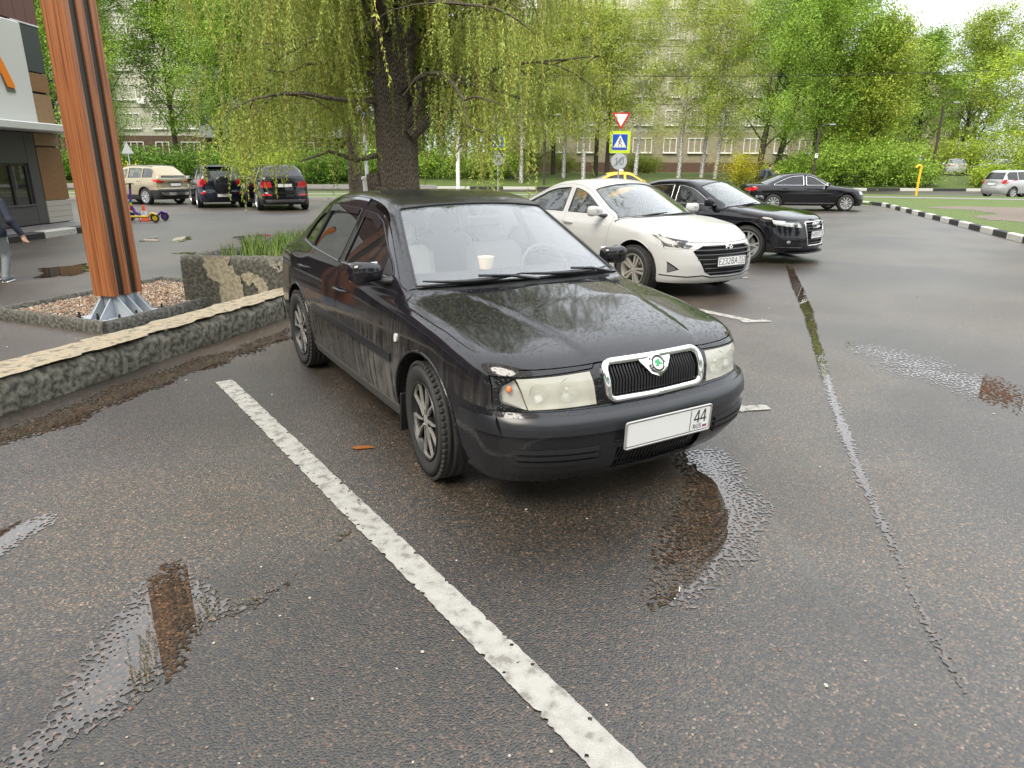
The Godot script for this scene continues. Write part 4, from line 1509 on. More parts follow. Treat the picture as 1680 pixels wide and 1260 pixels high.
	for k in 31:
		var z := -0.262 + 0.524 * k / 30.0
		var p0 := b.solve(2, z, 0.592)
		var p1 := b.solve(2, z, 0.66)
		var p2 := b.solve(2, z, 0.728)
		mb.tube(PackedVector3Array([p0 + Vector3(-0.012, 0, 0), p1 + Vector3(-0.006, 0, 0), p2 + Vector3(-0.012, 0, 0)]), PackedFloat32Array([0.0062]), 6, true)
	put("grille_slats", mb, M.grille_black, root)
	mb = MB.new()
	for k in 25:
		var z := -0.26 + 0.52 * k / 24.0
		mb.tube(PackedVector3Array([b.solve(2, z, 0.238) + Vector3(-0.02, 0, 0), b.solve(2, z, 0.355) + Vector3(-0.016, 0, 0)]), PackedFloat32Array([0.005]), 5, true)
	put("lower_grille_slats", mb, M.grille_black, root)
	mb = MB.new()
	var ring := rounded(ccw(V2([-0.288, 0.572, 0.288, 0.572, 0.295, 0.735, -0.295, 0.735])), 0.05)
	ring.append(ring[0])
	mb.tube(b.line(2, ring, 0.03, 0.006), PackedFloat32Array([0.019]), 10, false)
	b.panel(mb, 2, rounded(ccw(V2([-0.10, 0.724, -0.045, 0.664, 0.0, 0.648, 0.045, 0.664, 0.10, 0.724, 0.055, 0.742, 0, 0.746, -0.055, 0.742])), 0.01), [], 0.03, 0.016, 0.02)
	put("grille_surround", mb, M.chrome, root)
	# round emblem
	var ep := b.solve(2, 0, 0.698)
	var en := b.nrm(ep)
	var ef := Transform3D(Basis(Vector3(0, 0, -1), en.cross(Vector3(0, 0, -1)).normalized(), en), ep + en * 0.017)
	var ly := Transform3D(ef.basis * Basis(Vector3(1, 0, 0), Vector3(0, 0, 1), Vector3(0, -1, 0)), ef.origin)
	mb = MB.new(); mb.lathe(V2([0.046, 0.0, 0.046, 0.006, 0.042, 0.009, 0.040, 0.007]), 28, ly)
	var em := put("emblem", mb, M.chrome, root)
	mb = MB.new(); mb.lathe(V2([0.041, 0.0045, 0.030, 0.006]), 28, ly)
	put("ring", mb, M.emblem_dark, em)
	mb = MB.new(); mb.lathe(V2([0.030, 0.006, 0.0, 0.008]), 28, ly)
	put("disc", mb, M.plate_white, em)
	mb = MB.new()
	mb.prism(V2([-0.022, -0.012, -0.004, -0.014, 0.006, -0.004, 0.024, -0.008, 0.02, 0.0, 0.008, 0.006, 0.012, 0.018, 0.0, 0.02, -0.014, 0.016, -0.02, 0.006, -0.008, 0.0]), 0.004, ef * Transform3D(Basis(), Vector3(0, 0, 0.0065)))
	put("mark", mb, M.emblem_green, em)
	# headlights
	for sg in [1.0, -1.0]:
		var lens := ccw(V2([0.347 * sg, 0.564, 0.655 * sg, 0.558, 0.69 * sg, 0.694, 0.362 * sg, 0.710]))
		var ind := ccw(V2([0.659 * sg, 0.559, 0.749 * sg, 0.587, 0.754 * sg, 0.625, 0.745 * sg, 0.66, 0.697 * sg, 0.692]))
		mb = MB.new(); b.panel(mb, 2, lens, [], 0.03, -0.055, 0.0)
		var hl := put("headlight", mb, M.reflector, root)
		mb = MB.new()
		for e in [[0.47, 0.635, 0.055], [0.6, 0.63, 0.045]]:
			var cp := b.solve(2, e[0] * sg, e[1]) + Vector3(-0.05, 0, 0)
			mb.lathe(V2([0.012, 0.0, 0.03, 0.006, e[2], 0.028, e[2] + 0.003, 0.028]), 20, Transform3D(Basis(Vector3(0, 1, 0), Vector3(1, 0, 0), Vector3(0, 0, -1)), cp), true)
			mb.ball(cp + Vector3(0.014, 0, 0), Vector3(0.012, 0.012, 0.012), 10, 8)
		put("reflector", mb, M.chrome_dull, hl)
		mb = MB.new(); b.panel(mb, 2, lens, [], 0.03, 0.0, 0.05)
		put("lens", mb, M.lens_milky, hl)
		mb = MB.new(); b.panel(mb, 2, ind, [], 0.03, -0.03, 0.0)
		var il := put("indicator", mb, M.reflector, root)
		mb = MB.new(); mb.ball(b.solve(2, 0.712 * sg, 0.645) + Vector3(-0.022, 0, 0), Vector3(0.012, 0.018, 0.014), 10, 8)
		put("bulb", mb, M.amber, il)
		mb = MB.new(); b.panel(mb, 2, ind, [], 0.03, 0.0, 0.03)
		put("lens", mb, M.lens_clear, il)
		# side marker
		mb = MB.new(); b.panel(mb, 0, rounded(ccw(V2([0.915, 0.675, 0.95, 0.675, 0.955, 0.72, 0.92, 0.72])), 0.014), [], 0.02, 0.008, 0.01, sg)
		put("side_repeater", mb, M.lens_plain, root)
		# wind deflectors above the side windows
		for q in [[0.24, 1.245, 0.06, 1.302, -0.17, 1.314, -0.17, 1.268, 0.04, 1.258, 0.20, 1.21], [-0.26, 1.321, -0.72, 1.324, -0.93, 1.308, -1.08, 1.27, -1.04, 1.235, -0.91, 1.265, -0.70, 1.278, -0.26, 1.275]]:
			mb = MB.new(); b.panel(mb, 0, ccw(V2(q)), [], 0.04, 0.017, 0.0, sg)
			put("wind_deflector", mb, M.deflector, root)
		mb = MB.new(); b.panel(mb, 0, ccw(V2([0.675, 0.99, 0.585, 1.05, 0.52, 1.083, 0.54, 0.99])), [], 0.04, 0.006, 0.012, sg)
		put("mirror_sail", mb, M.black_plastic, root)
		mb = MB.new()
		mb.tube(b.line(0, V2([0.69, 0.978, -0.16, 0.976]), 0.08, 0.004, sg), PackedFloat32Array([0.006]), 6)
		put("belt_trim", mb, M.trim_grey, root)
		mb = MB.new()
		mb.tube(b.line(0, V2([-0.25, 0.976, -1.0, 1.0, -1.38, 1.02]), 0.08, 0.004, sg), PackedFloat32Array([0.006]), 6)
		put("belt_trim", mb, M.trim_grey, root)
		# mud flaps
		for k in 2:
			mb = MB.new(); mb.box(Vector3([0.905, -1.60][k], 0.25, 0.76 * sg), Vector3(0.012, 0.24, 0.17), 0.005, Basis(Vector3(0, 0, 1), -0.12))
			put("mud_flap", mb, M.black_plastic, root)
	# number plate: blank field, region code 44
	plate(root, Transform3D(Basis(Vector3(0, 0, -1), Vector3(0.05, 1, 0).normalized(), Vector3(1, -0.05, 0).normalized()), Vector3(2.186, 0.428, 0)), "", "44")
	# wipers
	for w in [[-0.62, 0.10, 0.0], [0.08, 0.66, 1.0]]:
		mb = MB.new()
		var pts := PackedVector2Array()
		for k in 9:
			var z: float = lerpf(w[0], w[1], k / 8.0)
			pts.append(Vector2(1.045 - 0.28 * z * z - 0.055 + 0.035 * sin(PI * k / 8.0), z))
		mb.tube(b.line(1, pts, 1.0, 0.02), PackedFloat32Array([0.005, 0.008, 0.01, 0.013, 0.016, 0.013, 0.01, 0.008, 0.005]), 6)
		var zm: float = (w[0] + w[1]) * 0.5
		var foot := b.solve(1, 1.06 - 0.34 * pow(zm - 0.36, 2), zm - 0.36) + Vector3(0, 0.012, 0)
		mb.tube(PackedVector3Array([foot, (foot + b.solve(1, pts[4].x, zm)) * 0.5 + Vector3(0.01, 0.035, 0), b.solve(1, pts[4].x, zm) + Vector3(0, 0.045, 0)]), PackedFloat32Array([0.012, 0.009, 0.008]), 6)
		put("wiper", mb, M.grille_black, root)
	# cup, and a disc of a dashboard holder behind the glass
	mb = MB.new()
	mb.lathe(V2([0.035, 0.0, 0.052, 0.075, 0.048, 0.075, 0.03, 0.006]), 18, Transform3D(Basis(), Vector3(0.62, 0.985, 0.12)))
	put("paper_cup", mb, M.cup, root)
	mb = MB.new()
	mb.tube(PackedVector3Array([Vector3(-1.85, 1.03, 0.5), Vector3(-1.85, 1.03, -0.5)]), PackedFloat32Array([0.01]), 5)
	put("rear_shelf_edge", mb, M.black_plastic, root)

# a body from a few measures: front and rear tips, half width, heights
func shaped(p: Dictionary) -> Body:
	var b := Body.new()
	b.xf = p.xf; b.xr = p.xr
	var h: float = p.h
	var w: float = p.w
	var ny: float = p.nose
	b.belt = p.belt
	if p.get("suv", false):
		b.TL = Lut.new([p.xr - 0.3, p.belt, 0.2, p.belt + 0.02, p.cowl - 0.2, p.cowly + 0.02, p.cowl, p.cowly, lerpf(p.cowl, p.xf, 0.5), lerpf(p.cowly, ny, 0.38), p.xf - 0.16, ny, p.xf - 0.04, ny - 0.08, p.xf + 0.1, ny - 0.22], 0.05)
		b.TG = Lut.new([p.xr - 0.3, h - 0.1, p.rt, h - 0.035, lerpf(p.rt, p.ws, 0.5), h, p.ws - 0.25, h - 0.012, p.ws, h - 0.065, p.cowl, p.cowly, p.cowl + 0.5, p.cowly - 0.3], 0.07)
		b.RG = Lut.new([0.0, p.xr + 0.1, p.belt, p.xr + 0.06, p.belt + 0.12, p.xr + 0.12, h - 0.1, p.rt - 0.02, h + 0.2, p.rt + 0.15], 0.04, 0.0, 2.2)
		b.RX = Lut.new([0.2, p.xr + 0.12, 0.35, p.xr + 0.02, 0.5, p.xr, 0.62, p.xr + 0.01, 0.7, p.xr + 0.06, p.belt, p.xr + 0.08, p.belt + 0.3, p.xr + 0.2], 0.03, 0.0, 2.2)
	else:
		b.TL = Lut.new([p.xr - 0.2, p.deck - 0.12, p.xr + 0.03, p.deck - 0.05, p.xr + 0.1, p.deck, p.rb, p.deck + 0.03, -0.8, p.belt + 0.03, 0.3, p.belt + 0.015, p.cowl - 0.25, p.cowly + 0.015, p.cowl, p.cowly, lerpf(p.cowl, p.xf, 0.5), lerpf(p.cowly, ny, 0.4), p.xf - 0.16, ny, p.xf - 0.05, ny - 0.07, p.xf + 0.1, ny - 0.2], 0.05)
		b.TG = Lut.new([p.rb - 0.5, p.deck - 0.25, p.rb, p.deck + 0.02, p.rt, h - 0.075, p.rt + 0.3, h - 0.022, lerpf(p.rt, p.ws, 0.6), h, p.ws - 0.25, h - 0.018, p.ws, h - 0.065, p.cowl, p.cowly, p.cowl + 0.5, p.cowly - 0.27], 0.08)
		b.RG = Lut.new([0.0, p.xr - 0.3, 2.0, p.xr + 0.2], 0.02, 0.0, 2.2)
		b.RX = Lut.new([0.2, p.xr + 0.12, 0.33, p.xr + 0.01, 0.5, p.xr, 0.62, p.xr + 0.015, 0.75, p.xr + 0.05, 1.0, p.xr + 0.05, 1.3, p.xr + 0.1], 0.03, 0.0, 2.2)
	b.PL = Lut.new([p.xr - 0.2, w - 0.22, p.xr + 0.1, w - 0.1, p.xr + 0.5, w - 0.035, -0.9, w - 0.004, 0.0, w, 1.2, w - 0.003, p.xf - 0.5, w - 0.03, p.xf - 0.2, w - 0.08, p.xf + 0.2, w - 0.18], 0.1)
	b.SE = Lut.new(p.get("se", [0.1, 0.12, 0.22, 0.05, 0.34, 0.022, 0.48, 0.012, 0.6, 0.004, p.belt - 0.28, 0.0, p.belt - 0.16, 0.016, p.belt - 0.06, 0.042, p.belt + 0.02, 0.085, p.belt + 0.25, 0.2]), 0.04, 0.0, 2.0)
	var fx: Array = p.get("fx", [0.1, -0.16, 0.2, -0.06, 0.28, -0.01, 0.42, 0.0, 0.52, -0.01, 0.6, -0.03, 0.7, -0.06, 0.8, -0.12, 0.95, -0.25])
	var fa := []
	for k in range(0, fx.size(), 2): fa.append_array([fx[k], p.xf + fx[k + 1]])
	b.FX = Lut.new(fa, 0.03, 0.0, 1.8)
	var fb: float = p.get("fbow", 1.0)
	b.FB = Lut.new([0.0, 0.0, 0.3, 0.025 * fb, 0.5, 0.08 * fb, 0.65, 0.16 * fb, 0.75, 0.25 * fb, 0.84, 0.38 * fb, 0.92, 0.55 * fb, 1.3, 1.5], 0.06, -0.1, 1.4)
	b.RB = Lut.new([0.0, 0.0, 0.4, 0.025, 0.62, 0.07, 0.78, 0.15, 0.9, 0.32, 1.3, 1.2], 0.06, -0.1, 1.4)
	b.GW = Lut.new([p.xr - 0.1, w - (0.17 if p.get("suv", false) else 0.22), -1.2, w - 0.105, -0.2, w - 0.085, 0.5, w - 0.095, 1.0, w - 0.125, 1.5, w - 0.17], 0.1)
	b.tumble = p.get("tumble", 0.46); b.crown = p.get("crown", 0.08); b.gcrown = 0.1; b.wbow = 0.4; b.xm = -0.4
	b.kf = 0.09; b.kr = 0.14; b.kt = 0.1; b.kg = 0.1; b.ks = 0.03
	return b

func spec(p: Dictionary) -> Dictionary:
	var b := shaped(p)
	var sx: float = p.ax[0]
	var d := {"b": b, "wr": p.wr, "bottom": p.get("bottom", 0.2), "archy": p.wr + 0.01, "arch": [p.wr + 0.05, p.wr + 0.05], "axles": p.ax, "ww": 0.21, "track": p.w - 0.115, "spokes": "ten", "rim": p.wr - 0.115, "rim_mat": M.alloy, "cell": 0.09,
		"cowl": p.cowl, "cowl_bow": 0.4, "ws_top": p.ws, "pillar": 0.05, "hood": [p.cowl - 0.6, p.w - 0.13, p.cowl, p.w - 0.14, p.xf - 0.45, p.w - 0.17, p.xf - 0.2, p.w - 0.24, p.xf + 0.1, p.w - 0.35],
		"mirror": [p.cowl - 0.52, p.belt + 0.06, p.w + 0.05, 0.2, 0.14, p.cowl - 0.46, p.belt - 0.0], "seat_x": p.cowl - 1.1, "cabin0": p.ax[1] - 0.1, "seat_y": p.belt - 0.70,
		"sill": 0.27, "sill_mat": M.black_plastic, "bump_line": 0.5, "bump_line_r": 0.56, "lip": 0.006,
		"bumper_f": [3.3, -1, 3.3, 0.5, sx + 0.3, 0.53, sx + 0.1, 0.53, sx + 0.1, -1], "bumper_r": [-3.3, -1, -3.3, 0.56, p.ax[1] - 0.25, 0.58, p.ax[1] - 0.1, 0.58, p.ax[1] - 0.1, -1]}
	if p.get("suv", false):
		d.merge({"suv": true, "green": [p.xr + 0.02, p.cowl - 0.3]})
	else:
		d.merge({"green": [p.rb + 0.1, p.cowl - 0.3], "rw_top": p.rt - 0.02, "rw_bot": p.rb + 0.05, "deck": p.rb})
	d.merge(p.s, true)
	if p.has("place"):
		d.merge({"pos": p.place[0], "yaw": p.place[1]})
	return d

# an axle-based place: where the front axle stands, and which way the car points
func axle_at(x: float, z: float, yaw: float, fa: float) -> Array:
	return [Vector3(x, 0, z) - fa * Vector3(sin(yaw), 0, -cos(yaw)), yaw]

func white_sedan() -> void:
	var p := {"xf": 2.23, "xr": -2.40, "ax": [1.35, -1.35], "w": 0.90, "h": 1.45, "belt": 0.97, "nose": 0.76, "cowl": 1.18, "cowly": 0.975, "ws": 0.28, "rt": -0.95, "rb": -1.9, "deck": 1.03, "wr": 0.322, "fbow": 1.25,
		"fx": [0.1, -0.2, 0.19, -0.07, 0.24, -0.02, 0.34, -0.01, 0.42, 0.0, 0.55, -0.02, 0.66, -0.06, 0.74, -0.12, 0.9, -0.3],
		"place": [Vector3(1.571, 0, -10.627), 2.557],
		"s": {"name": "sedan", "label": "white sedan with a wide black grille parked beside the dusty black car", "paint": M.white_paint, "cell": 0.06, "ww": 0.205, "spokes": "double", "fine": true, "rim_mat": M.alloy_dusty, "steer": 0.0,
			"cuts": [[0.86, -1, 0.86, 0.4, 0.82, 0.6, 0.86, 0.9, 0.8, 0.98, 0.2, 1.32, -0.2, 1.5], [-0.2, -1, -0.2, 1.5], [-0.75, -1, -0.8, 0.45, -1.05, 0.68, -1.28, 0.85, -1.3, 1.5]],
			"auto_windows": [[0.78, -0.15, 0.0], [-0.27, -1.55, 0.0]], "handles": [[-0.05, 0.84], [-1.08, 0.87]], "cornf": 0.55,
			"front_holes": [[-0.40, 0.665, 0.40, 0.665, 0.54, 0.60, 0.40, 0.34, 0.30, 0.29, -0.30, 0.29, -0.40, 0.34, -0.54, 0.60], [0.52, 0.668, 0.80, 0.735, 0.83, 0.66, 0.58, 0.628], [-0.52, 0.668, -0.80, 0.735, -0.83, 0.66, -0.58, 0.628], [0.80, 0.50, 0.82, 0.30, 0.68, 0.375], [-0.80, 0.50, -0.82, 0.30, -0.68, 0.375]],
			"side_lamps": [{"name": "headlight", "p": [1.60, 0.79, 1.80, 0.76, 1.98, 0.725, 1.98, 0.66, 1.80, 0.69], "m": M.lamp_dark}],
			"bump_line": 0.625, "bumper_f": [3.3, -1, 3.3, 0.625, 1.9, 0.63, 1.68, 0.63, 1.45, 0.60, 1.45, -1], "sill_mat": M.white_paint, "sill": 0.24,
			"glass": M.car_glass, "mirror": [0.62, 1.03, 0.96, 0.22, 0.14, 0.66, 0.965]}}
	var s := spec(p)
	var root := make_car(s)
	var b: Body = s.b
	var mb := MB.new()
	b.panel(mb, 2, ccw(V2([-0.56, 0.27, 0.56, 0.27, 0.58, 0.69, -0.58, 0.69])), [], 0.06, -0.05, 0.0)
	for sg in [1.0, -1.0]:
		b.panel(mb, 2, ccw(V2([0.66 * sg, 0.29, 0.84 * sg, 0.29, 0.84 * sg, 0.52, 0.66 * sg, 0.52])), [], 0.05, -0.035, 0.0)
	put("grille_backing", mb, M.underside, root)
	for k in 6:
		mb = MB.new()
		var y := 0.33 + k * 0.056
		var zz := 0.37 + (0.15 if y > 0.45 else 0.10) * clampf((y - 0.33) / 0.2, 0, 1) - maxf(0.0, y - 0.60) * 1.6
		mb.tube(b.line(2, V2([-zz, y, zz, y]), 0.08, -0.006), PackedFloat32Array([0.011]), 6, true, Vector3.UP, 0.7)
		put("grille_bar", mb, M.grille_grey, root)
	for sg in [1.0, -1.0]:
		mb = MB.new(); b.panel(mb, 2, ccw(V2([0.52 * sg, 0.668, 0.80 * sg, 0.735, 0.83 * sg, 0.66, 0.58 * sg, 0.628])), [], 0.04, -0.03, 0.0)
		var hl := put("headlight", mb, M.lamp_dark, root)
		mb = MB.new(); b.panel(mb, 2, ccw(V2([0.52 * sg, 0.668, 0.80 * sg, 0.735, 0.83 * sg, 0.66, 0.58 * sg, 0.628])), [], 0.04, 0.0, 0.02)
		put("lens", mb, M.lens_clear, hl)
		mb = MB.new()
		for k in 3:
			mb.tube(b.line(2, V2([(0.60 + 0.05 * k) * sg, 0.645, (0.625 + 0.05 * k) * sg, 0.657 + 0.004 * k, (0.60 + 0.05 * k) * sg, 0.675 + 0.008 * k]), 0.02, -0.012), PackedFloat32Array([0.004]), 5)
		put("light_guide", mb, M.lens_plain, hl)
		mb = MB.new(); b.panel(mb, 2, ccw(V2([0.775 * sg, 0.455, 0.785 * sg, 0.325, 0.70 * sg, 0.375])), [], 0.03, -0.01, 0.02)
		put("fog_light_trim", mb, M.lamp_grey, root)
		mb = MB.new()
		mb.tube(b.line(2, V2([0.81 * sg, 0.30, 0.60 * sg, 0.285, 0.42 * sg, 0.30, 0.30 * sg, 0.275, 0.0, 0.27]), 0.05, 0.0), PackedFloat32Array([0.008]), 6)
		put("lip_line", mb, M.black_plastic, root)
	# slanted H in an oval
	var ep := b.solve(2, 0, 0.645)
	var ef := Transform3D(Basis(Vector3(0, 0, -1), Vector3(0.15, 1, 0).normalized(), Vector3(1, -0.15, 0).normalized()), ep + Vector3(0.008, 0, 0))
	mb = MB.new()
	var ov := PackedVector3Array()
	for k in 29: ov.append(ef * Vector3(0.068 * cos(TAU * k / 28), 0.036 * sin(TAU * k / 28), 0))
	mb.tube(ov, PackedFloat32Array([0.006]), 6, false)
	for q in [[-0.045, -0.018, -0.02, 0.024], [0.02, -0.024, 0.045, 0.018], [-0.03, 0.0, 0.03, 0.002]]:
		mb.tube(PackedVector3Array([ef * Vector3(q[0], q[1], 0), ef * Vector3(q[2], q[3], 0)]), PackedFloat32Array([0.007]), 6)
	put("emblem", mb, M.chrome, root)
	plate(root, Transform3D(Basis(Vector3(0, 0, -1), Vector3.UP, Vector3(1, 0, 0)), Vector3(2.236, 0.47, 0)), "Е232ВА", "152", false)
	wipers(root, b, p.cowl, 0.4)

func wipers(root: Node3D, b: Body, cowl: float, bow: float) -> void:
	for w in [[-0.6, 0.05], [0.08, 0.62]]:
		var mb := MB.new()
		var pts := PackedVector2Array()
		for k in 7:
			var z: float = lerpf(w[0], w[1], k / 6.0)
			pts.append(Vector2(cowl - 0.05 - bow * z * z + 0.01 * k, z))
		mb.tube(b.line(1, pts, 1.0, 0.018), PackedFloat32Array([0.006, 0.011, 0.013, 0.013, 0.011, 0.006]), 6)
		put("wiper", mb, M.grille_black, root)

func black_saloon() -> void:
	var p := {"xf": 2.29, "xr": -2.42, "ax": [1.404, -1.404], "w": 0.913, "h": 1.43, "belt": 0.955, "nose": 0.80, "cowl": 1.2, "cowly": 0.965, "ws": 0.34, "rt": -1.05, "rb": -1.95, "deck": 1.0, "wr": 0.325, "fbow": 1.1,
		"fx": [0.1, -0.2, 0.2, -0.06, 0.28, 0.0, 0.42, 0.0, 0.55, -0.012, 0.68, -0.035, 0.78, -0.075, 0.95, -0.25],
		"place": [Vector3(3.752, 0, -13.845), 2.36],
		"s": {"name": "sedan", "label": "glossy black saloon with a tall chrome-framed grille parked past the white sedan", "paint": M.black_gloss, "cell": 0.07, "spokes": "wye", "fine": true, "steer": 0.22, "ww": 0.23, "rim": 0.232,
			"cuts": [[0.9, -1, 0.9, 0.4, 0.87, 0.6, 0.93, 0.86, 0.86, 0.95, 0.2, 1.32, -0.2, 1.5], [-0.18, -1, -0.18, 1.5], [-0.8, -1, -0.85, 0.45, -1.1, 0.68, -1.32, 0.85, -1.36, 1.5]],
			"auto_windows": [[0.80, -0.13, 0.0], [-0.24, -1.40, 0.0]], "handles": [[-0.03, 0.80], [-1.1, 0.83]], "cornf": 0.55, "sill_mat": M.black_gloss,
			"front_holes": [[-0.33, 0.70, 0.33, 0.70, 0.35, 0.62, 0.28, 0.33, -0.28, 0.33, -0.35, 0.62], [0.40, 0.62, 0.80, 0.665, 0.80, 0.735, 0.44, 0.725], [-0.40, 0.62, -0.80, 0.665, -0.80, 0.735, -0.44, 0.725]],
			"side_lamps": [{"name": "headlight", "p": [1.82, 0.76, 2.01, 0.735, 2.01, 0.665, 1.86, 0.69], "m": M.headlamp}],
			"bump_line": 0.56, "bumper_f": [3.3, -1, 3.3, 0.56, 1.9, 0.575, 1.7, 0.59, 1.5, 0.59, 1.5, -1],
			"glass": M.car_glass_dark, "trim": M.chrome_dull, "ws_glass": M.screen_glass, "mirror": [0.66, 1.02, 0.97, 0.22, 0.15, 0.70, 0.955]}}
	var s := spec(p)
	var root := make_car(s)
	var b: Body = s.b
	var mb := MB.new()
	b.panel(mb, 2, ccw(V2([-0.36, 0.31, 0.36, 0.31, 0.37, 0.72, -0.37, 0.72])), [], 0.06, -0.04, 0.0)
	put("grille_backing", mb, M.underside, root)
	for k in 7:
		mb = MB.new()
		var y := 0.36 + k * 0.052
		var zz := lerpf(0.27, 0.335, clampf((y - 0.33) / 0.3, 0, 1))
		mb.tube(b.line(2, V2([-zz, y, zz, y]), 0.1, -0.004), PackedFloat32Array([0.008]), 6)
		put("grille_bar", mb, M.grille_black, root)
	mb = MB.new()
	var ring := rounded(ccw(V2([-0.34, 0.712, 0.34, 0.712, 0.358, 0.62, 0.285, 0.32, -0.285, 0.32, -0.358, 0.62])), 0.03)
	ring.append(ring[0])
	mb.tube(b.line(2, ring, 0.05, 0.004), PackedFloat32Array([0.012]), 8, false)
	put("grille_surround", mb, M.chrome, root)
	var em := MB.new()
	for k in 4:
		var c := b.solve(2, 0.105 - 0.07 * k, 0.655) + Vector3(0.012, 0, 0)
		var pts := PackedVector3Array()
		for j in 21: pts.append(c + Vector3(0, 0.046 * sin(TAU * j / 20), 0.046 * cos(TAU * j / 20)))
		em.tube(pts, PackedFloat32Array([0.007]), 6, false)
	put("emblem", em, M.chrome, root)
	for sg in [1.0, -1.0]:
		var q := ccw(V2([0.40 * sg, 0.62, 0.80 * sg, 0.665, 0.80 * sg, 0.735, 0.44 * sg, 0.725]))
		mb = MB.new(); b.panel(mb, 2, q, [], 0.05, -0.025, 0.0)
		var hl := put("headlight", mb, M.headlamp, root)
		mb = MB.new(); mb.ball(b.solve(2, 0.55 * sg, 0.675), Vector3(0.03, 0.035, 0.035), 12, 8)
		put("projector", mb, M.lamp_grey, hl)
		mb = MB.new(); b.panel(mb, 2, q, [], 0.05, 0.0, 0.02)
		put("lens", mb, M.lens_clear, hl)
		mb = MB.new(); mb.ball(b.solve(2, 0.66 * sg, 0.38) + Vector3(-0.01, 0, 0), Vector3(0.035, 0.04, 0.055), 14, 8)
		put("fog_light", mb, M.lamp_grey, root)
		mb = MB.new()
		mb.tube(b.line(2, V2([0.45 * sg, 0.46, 0.78 * sg, 0.47]), 0.06, 0.002), PackedFloat32Array([0.01]), 6)
		mb.tube(b.line(2, V2([0.42 * sg, 0.285, 0.80 * sg, 0.30]), 0.06, 0.004), PackedFloat32Array([0.014]), 6)
		put("bumper_crease", mb, M.black_gloss, root)
	# thin splitter under the bumper
	mb = MB.new()
	var lipo := PackedVector2Array()
	for k in 13:
		var z := -0.66 + 1.32 * k / 12.0
		lipo.append(Vector2(b.solve(2, z, 0.24).x + 0.05, z))
	lipo.append(Vector2(1.9, 0.62)); lipo.append(Vector2(1.9, -0.62))
	var lx := Transform3D(Basis(Vector3(1, 0, 0), Vector3(0, 0, 1), Vector3(0, -1, 0)), Vector3(0, 0.2, 0))
	mb.prism(ccw(lipo), 0.018, lx)
	put("splitter", mb, M.black_plastic, root)
	plate(root, Transform3D(Basis(Vector3(0, 0, -1), Vector3.UP, Vector3(1, 0, 0)), Vector3(2.30, 0.50, 0)), "Н499УТ", "50", false)
	wipers(root, b, p.cowl, 0.4)

func side_saloon() -> void:
	var p := {"xf": 2.36, "xr": -2.52, "ax": [1.437, -1.437], "w": 0.927, "h": 1.47, "belt": 0.97, "nose": 0.80, "cowl": 1.12, "cowly": 0.99, "ws": 0.30, "rt": -1.05, "rb": -1.92, "deck": 1.03, "wr": 0.325, "fbow": 1.0,
		"place": [Vector3(11.85, 0, -28.9), 1.60],
		"s": {"name": "sedan", "label": "black saloon seen from its right side beside the striped kerb corner", "paint": M.black_gloss, "spokes": "ten", "rim": 0.225,
			"cuts": [[0.84, -1, 0.84, 0.4, 0.82, 0.7, 0.84, 0.95, 0.2, 1.34, -0.2, 1.5], [-0.22, -1, -0.22, 1.5], [-0.85, -1, -0.9, 0.45, -1.15, 0.7, -1.3, 0.85, -1.3, 1.5]],
			"auto_windows": [[0.72, -0.17, 0.0], [-0.28, -1.42, 0.0]], "handles": [[-0.06, 0.84], [-1.02, 0.86]], "trim": M.chrome, "trim_r": 0.012, "glass": M.car_glass_dark,
			"front_holes": [[0.45, 0.62, 0.82, 0.64, 0.80, 0.76, 0.48, 0.74], [-0.45, 0.62, -0.82, 0.64, -0.80, 0.76, -0.48, 0.74]],
			"front_parts": [{"name": "headlight", "p": [0.45, 0.62, 0.82, 0.64, 0.80, 0.76, 0.48, 0.74], "m": M.headlamp}, {"name": "headlight", "p": [-0.45, 0.62, -0.82, 0.64, -0.80, 0.76, -0.48, 0.74], "m": M.headlamp}, {"name": "grille", "p": [-0.36, 0.55, 0.36, 0.55, 0.38, 0.74, -0.38, 0.74], "m": M.grille_grey, "off": 0.01}],
			"side_lamps": [{"name": "headlight", "p": [1.93, 0.77, 2.1, 0.745, 2.1, 0.64, 2.0, 0.63], "m": M.headlamp}, {"name": "tail_light", "p": [-2.06, 0.92, -2.38, 0.9, -2.36, 0.76, -2.12, 0.80], "m": M.tail_red}],
			"strips": [{"name": "chrome_strip", "p": [-0.98, 0.30, 0.98, 0.30, 0.98, 0.315, -0.98, 0.315], "m": M.chrome_dull, "off": 0.006}], "sill_mat": M.black_gloss,
			"rear_parts": [{"name": "tail_light", "p": [0.5, 0.76, 0.82, 0.76, 0.8, 0.9, 0.5, 0.88], "m": M.tail_red, "off": 0.004}, {"name": "tail_light", "p": [-0.5, 0.76, -0.82, 0.76, -0.8, 0.9, -0.5, 0.88], "m": M.tail_red, "off": 0.004}]}}
	make_car(spec(p))

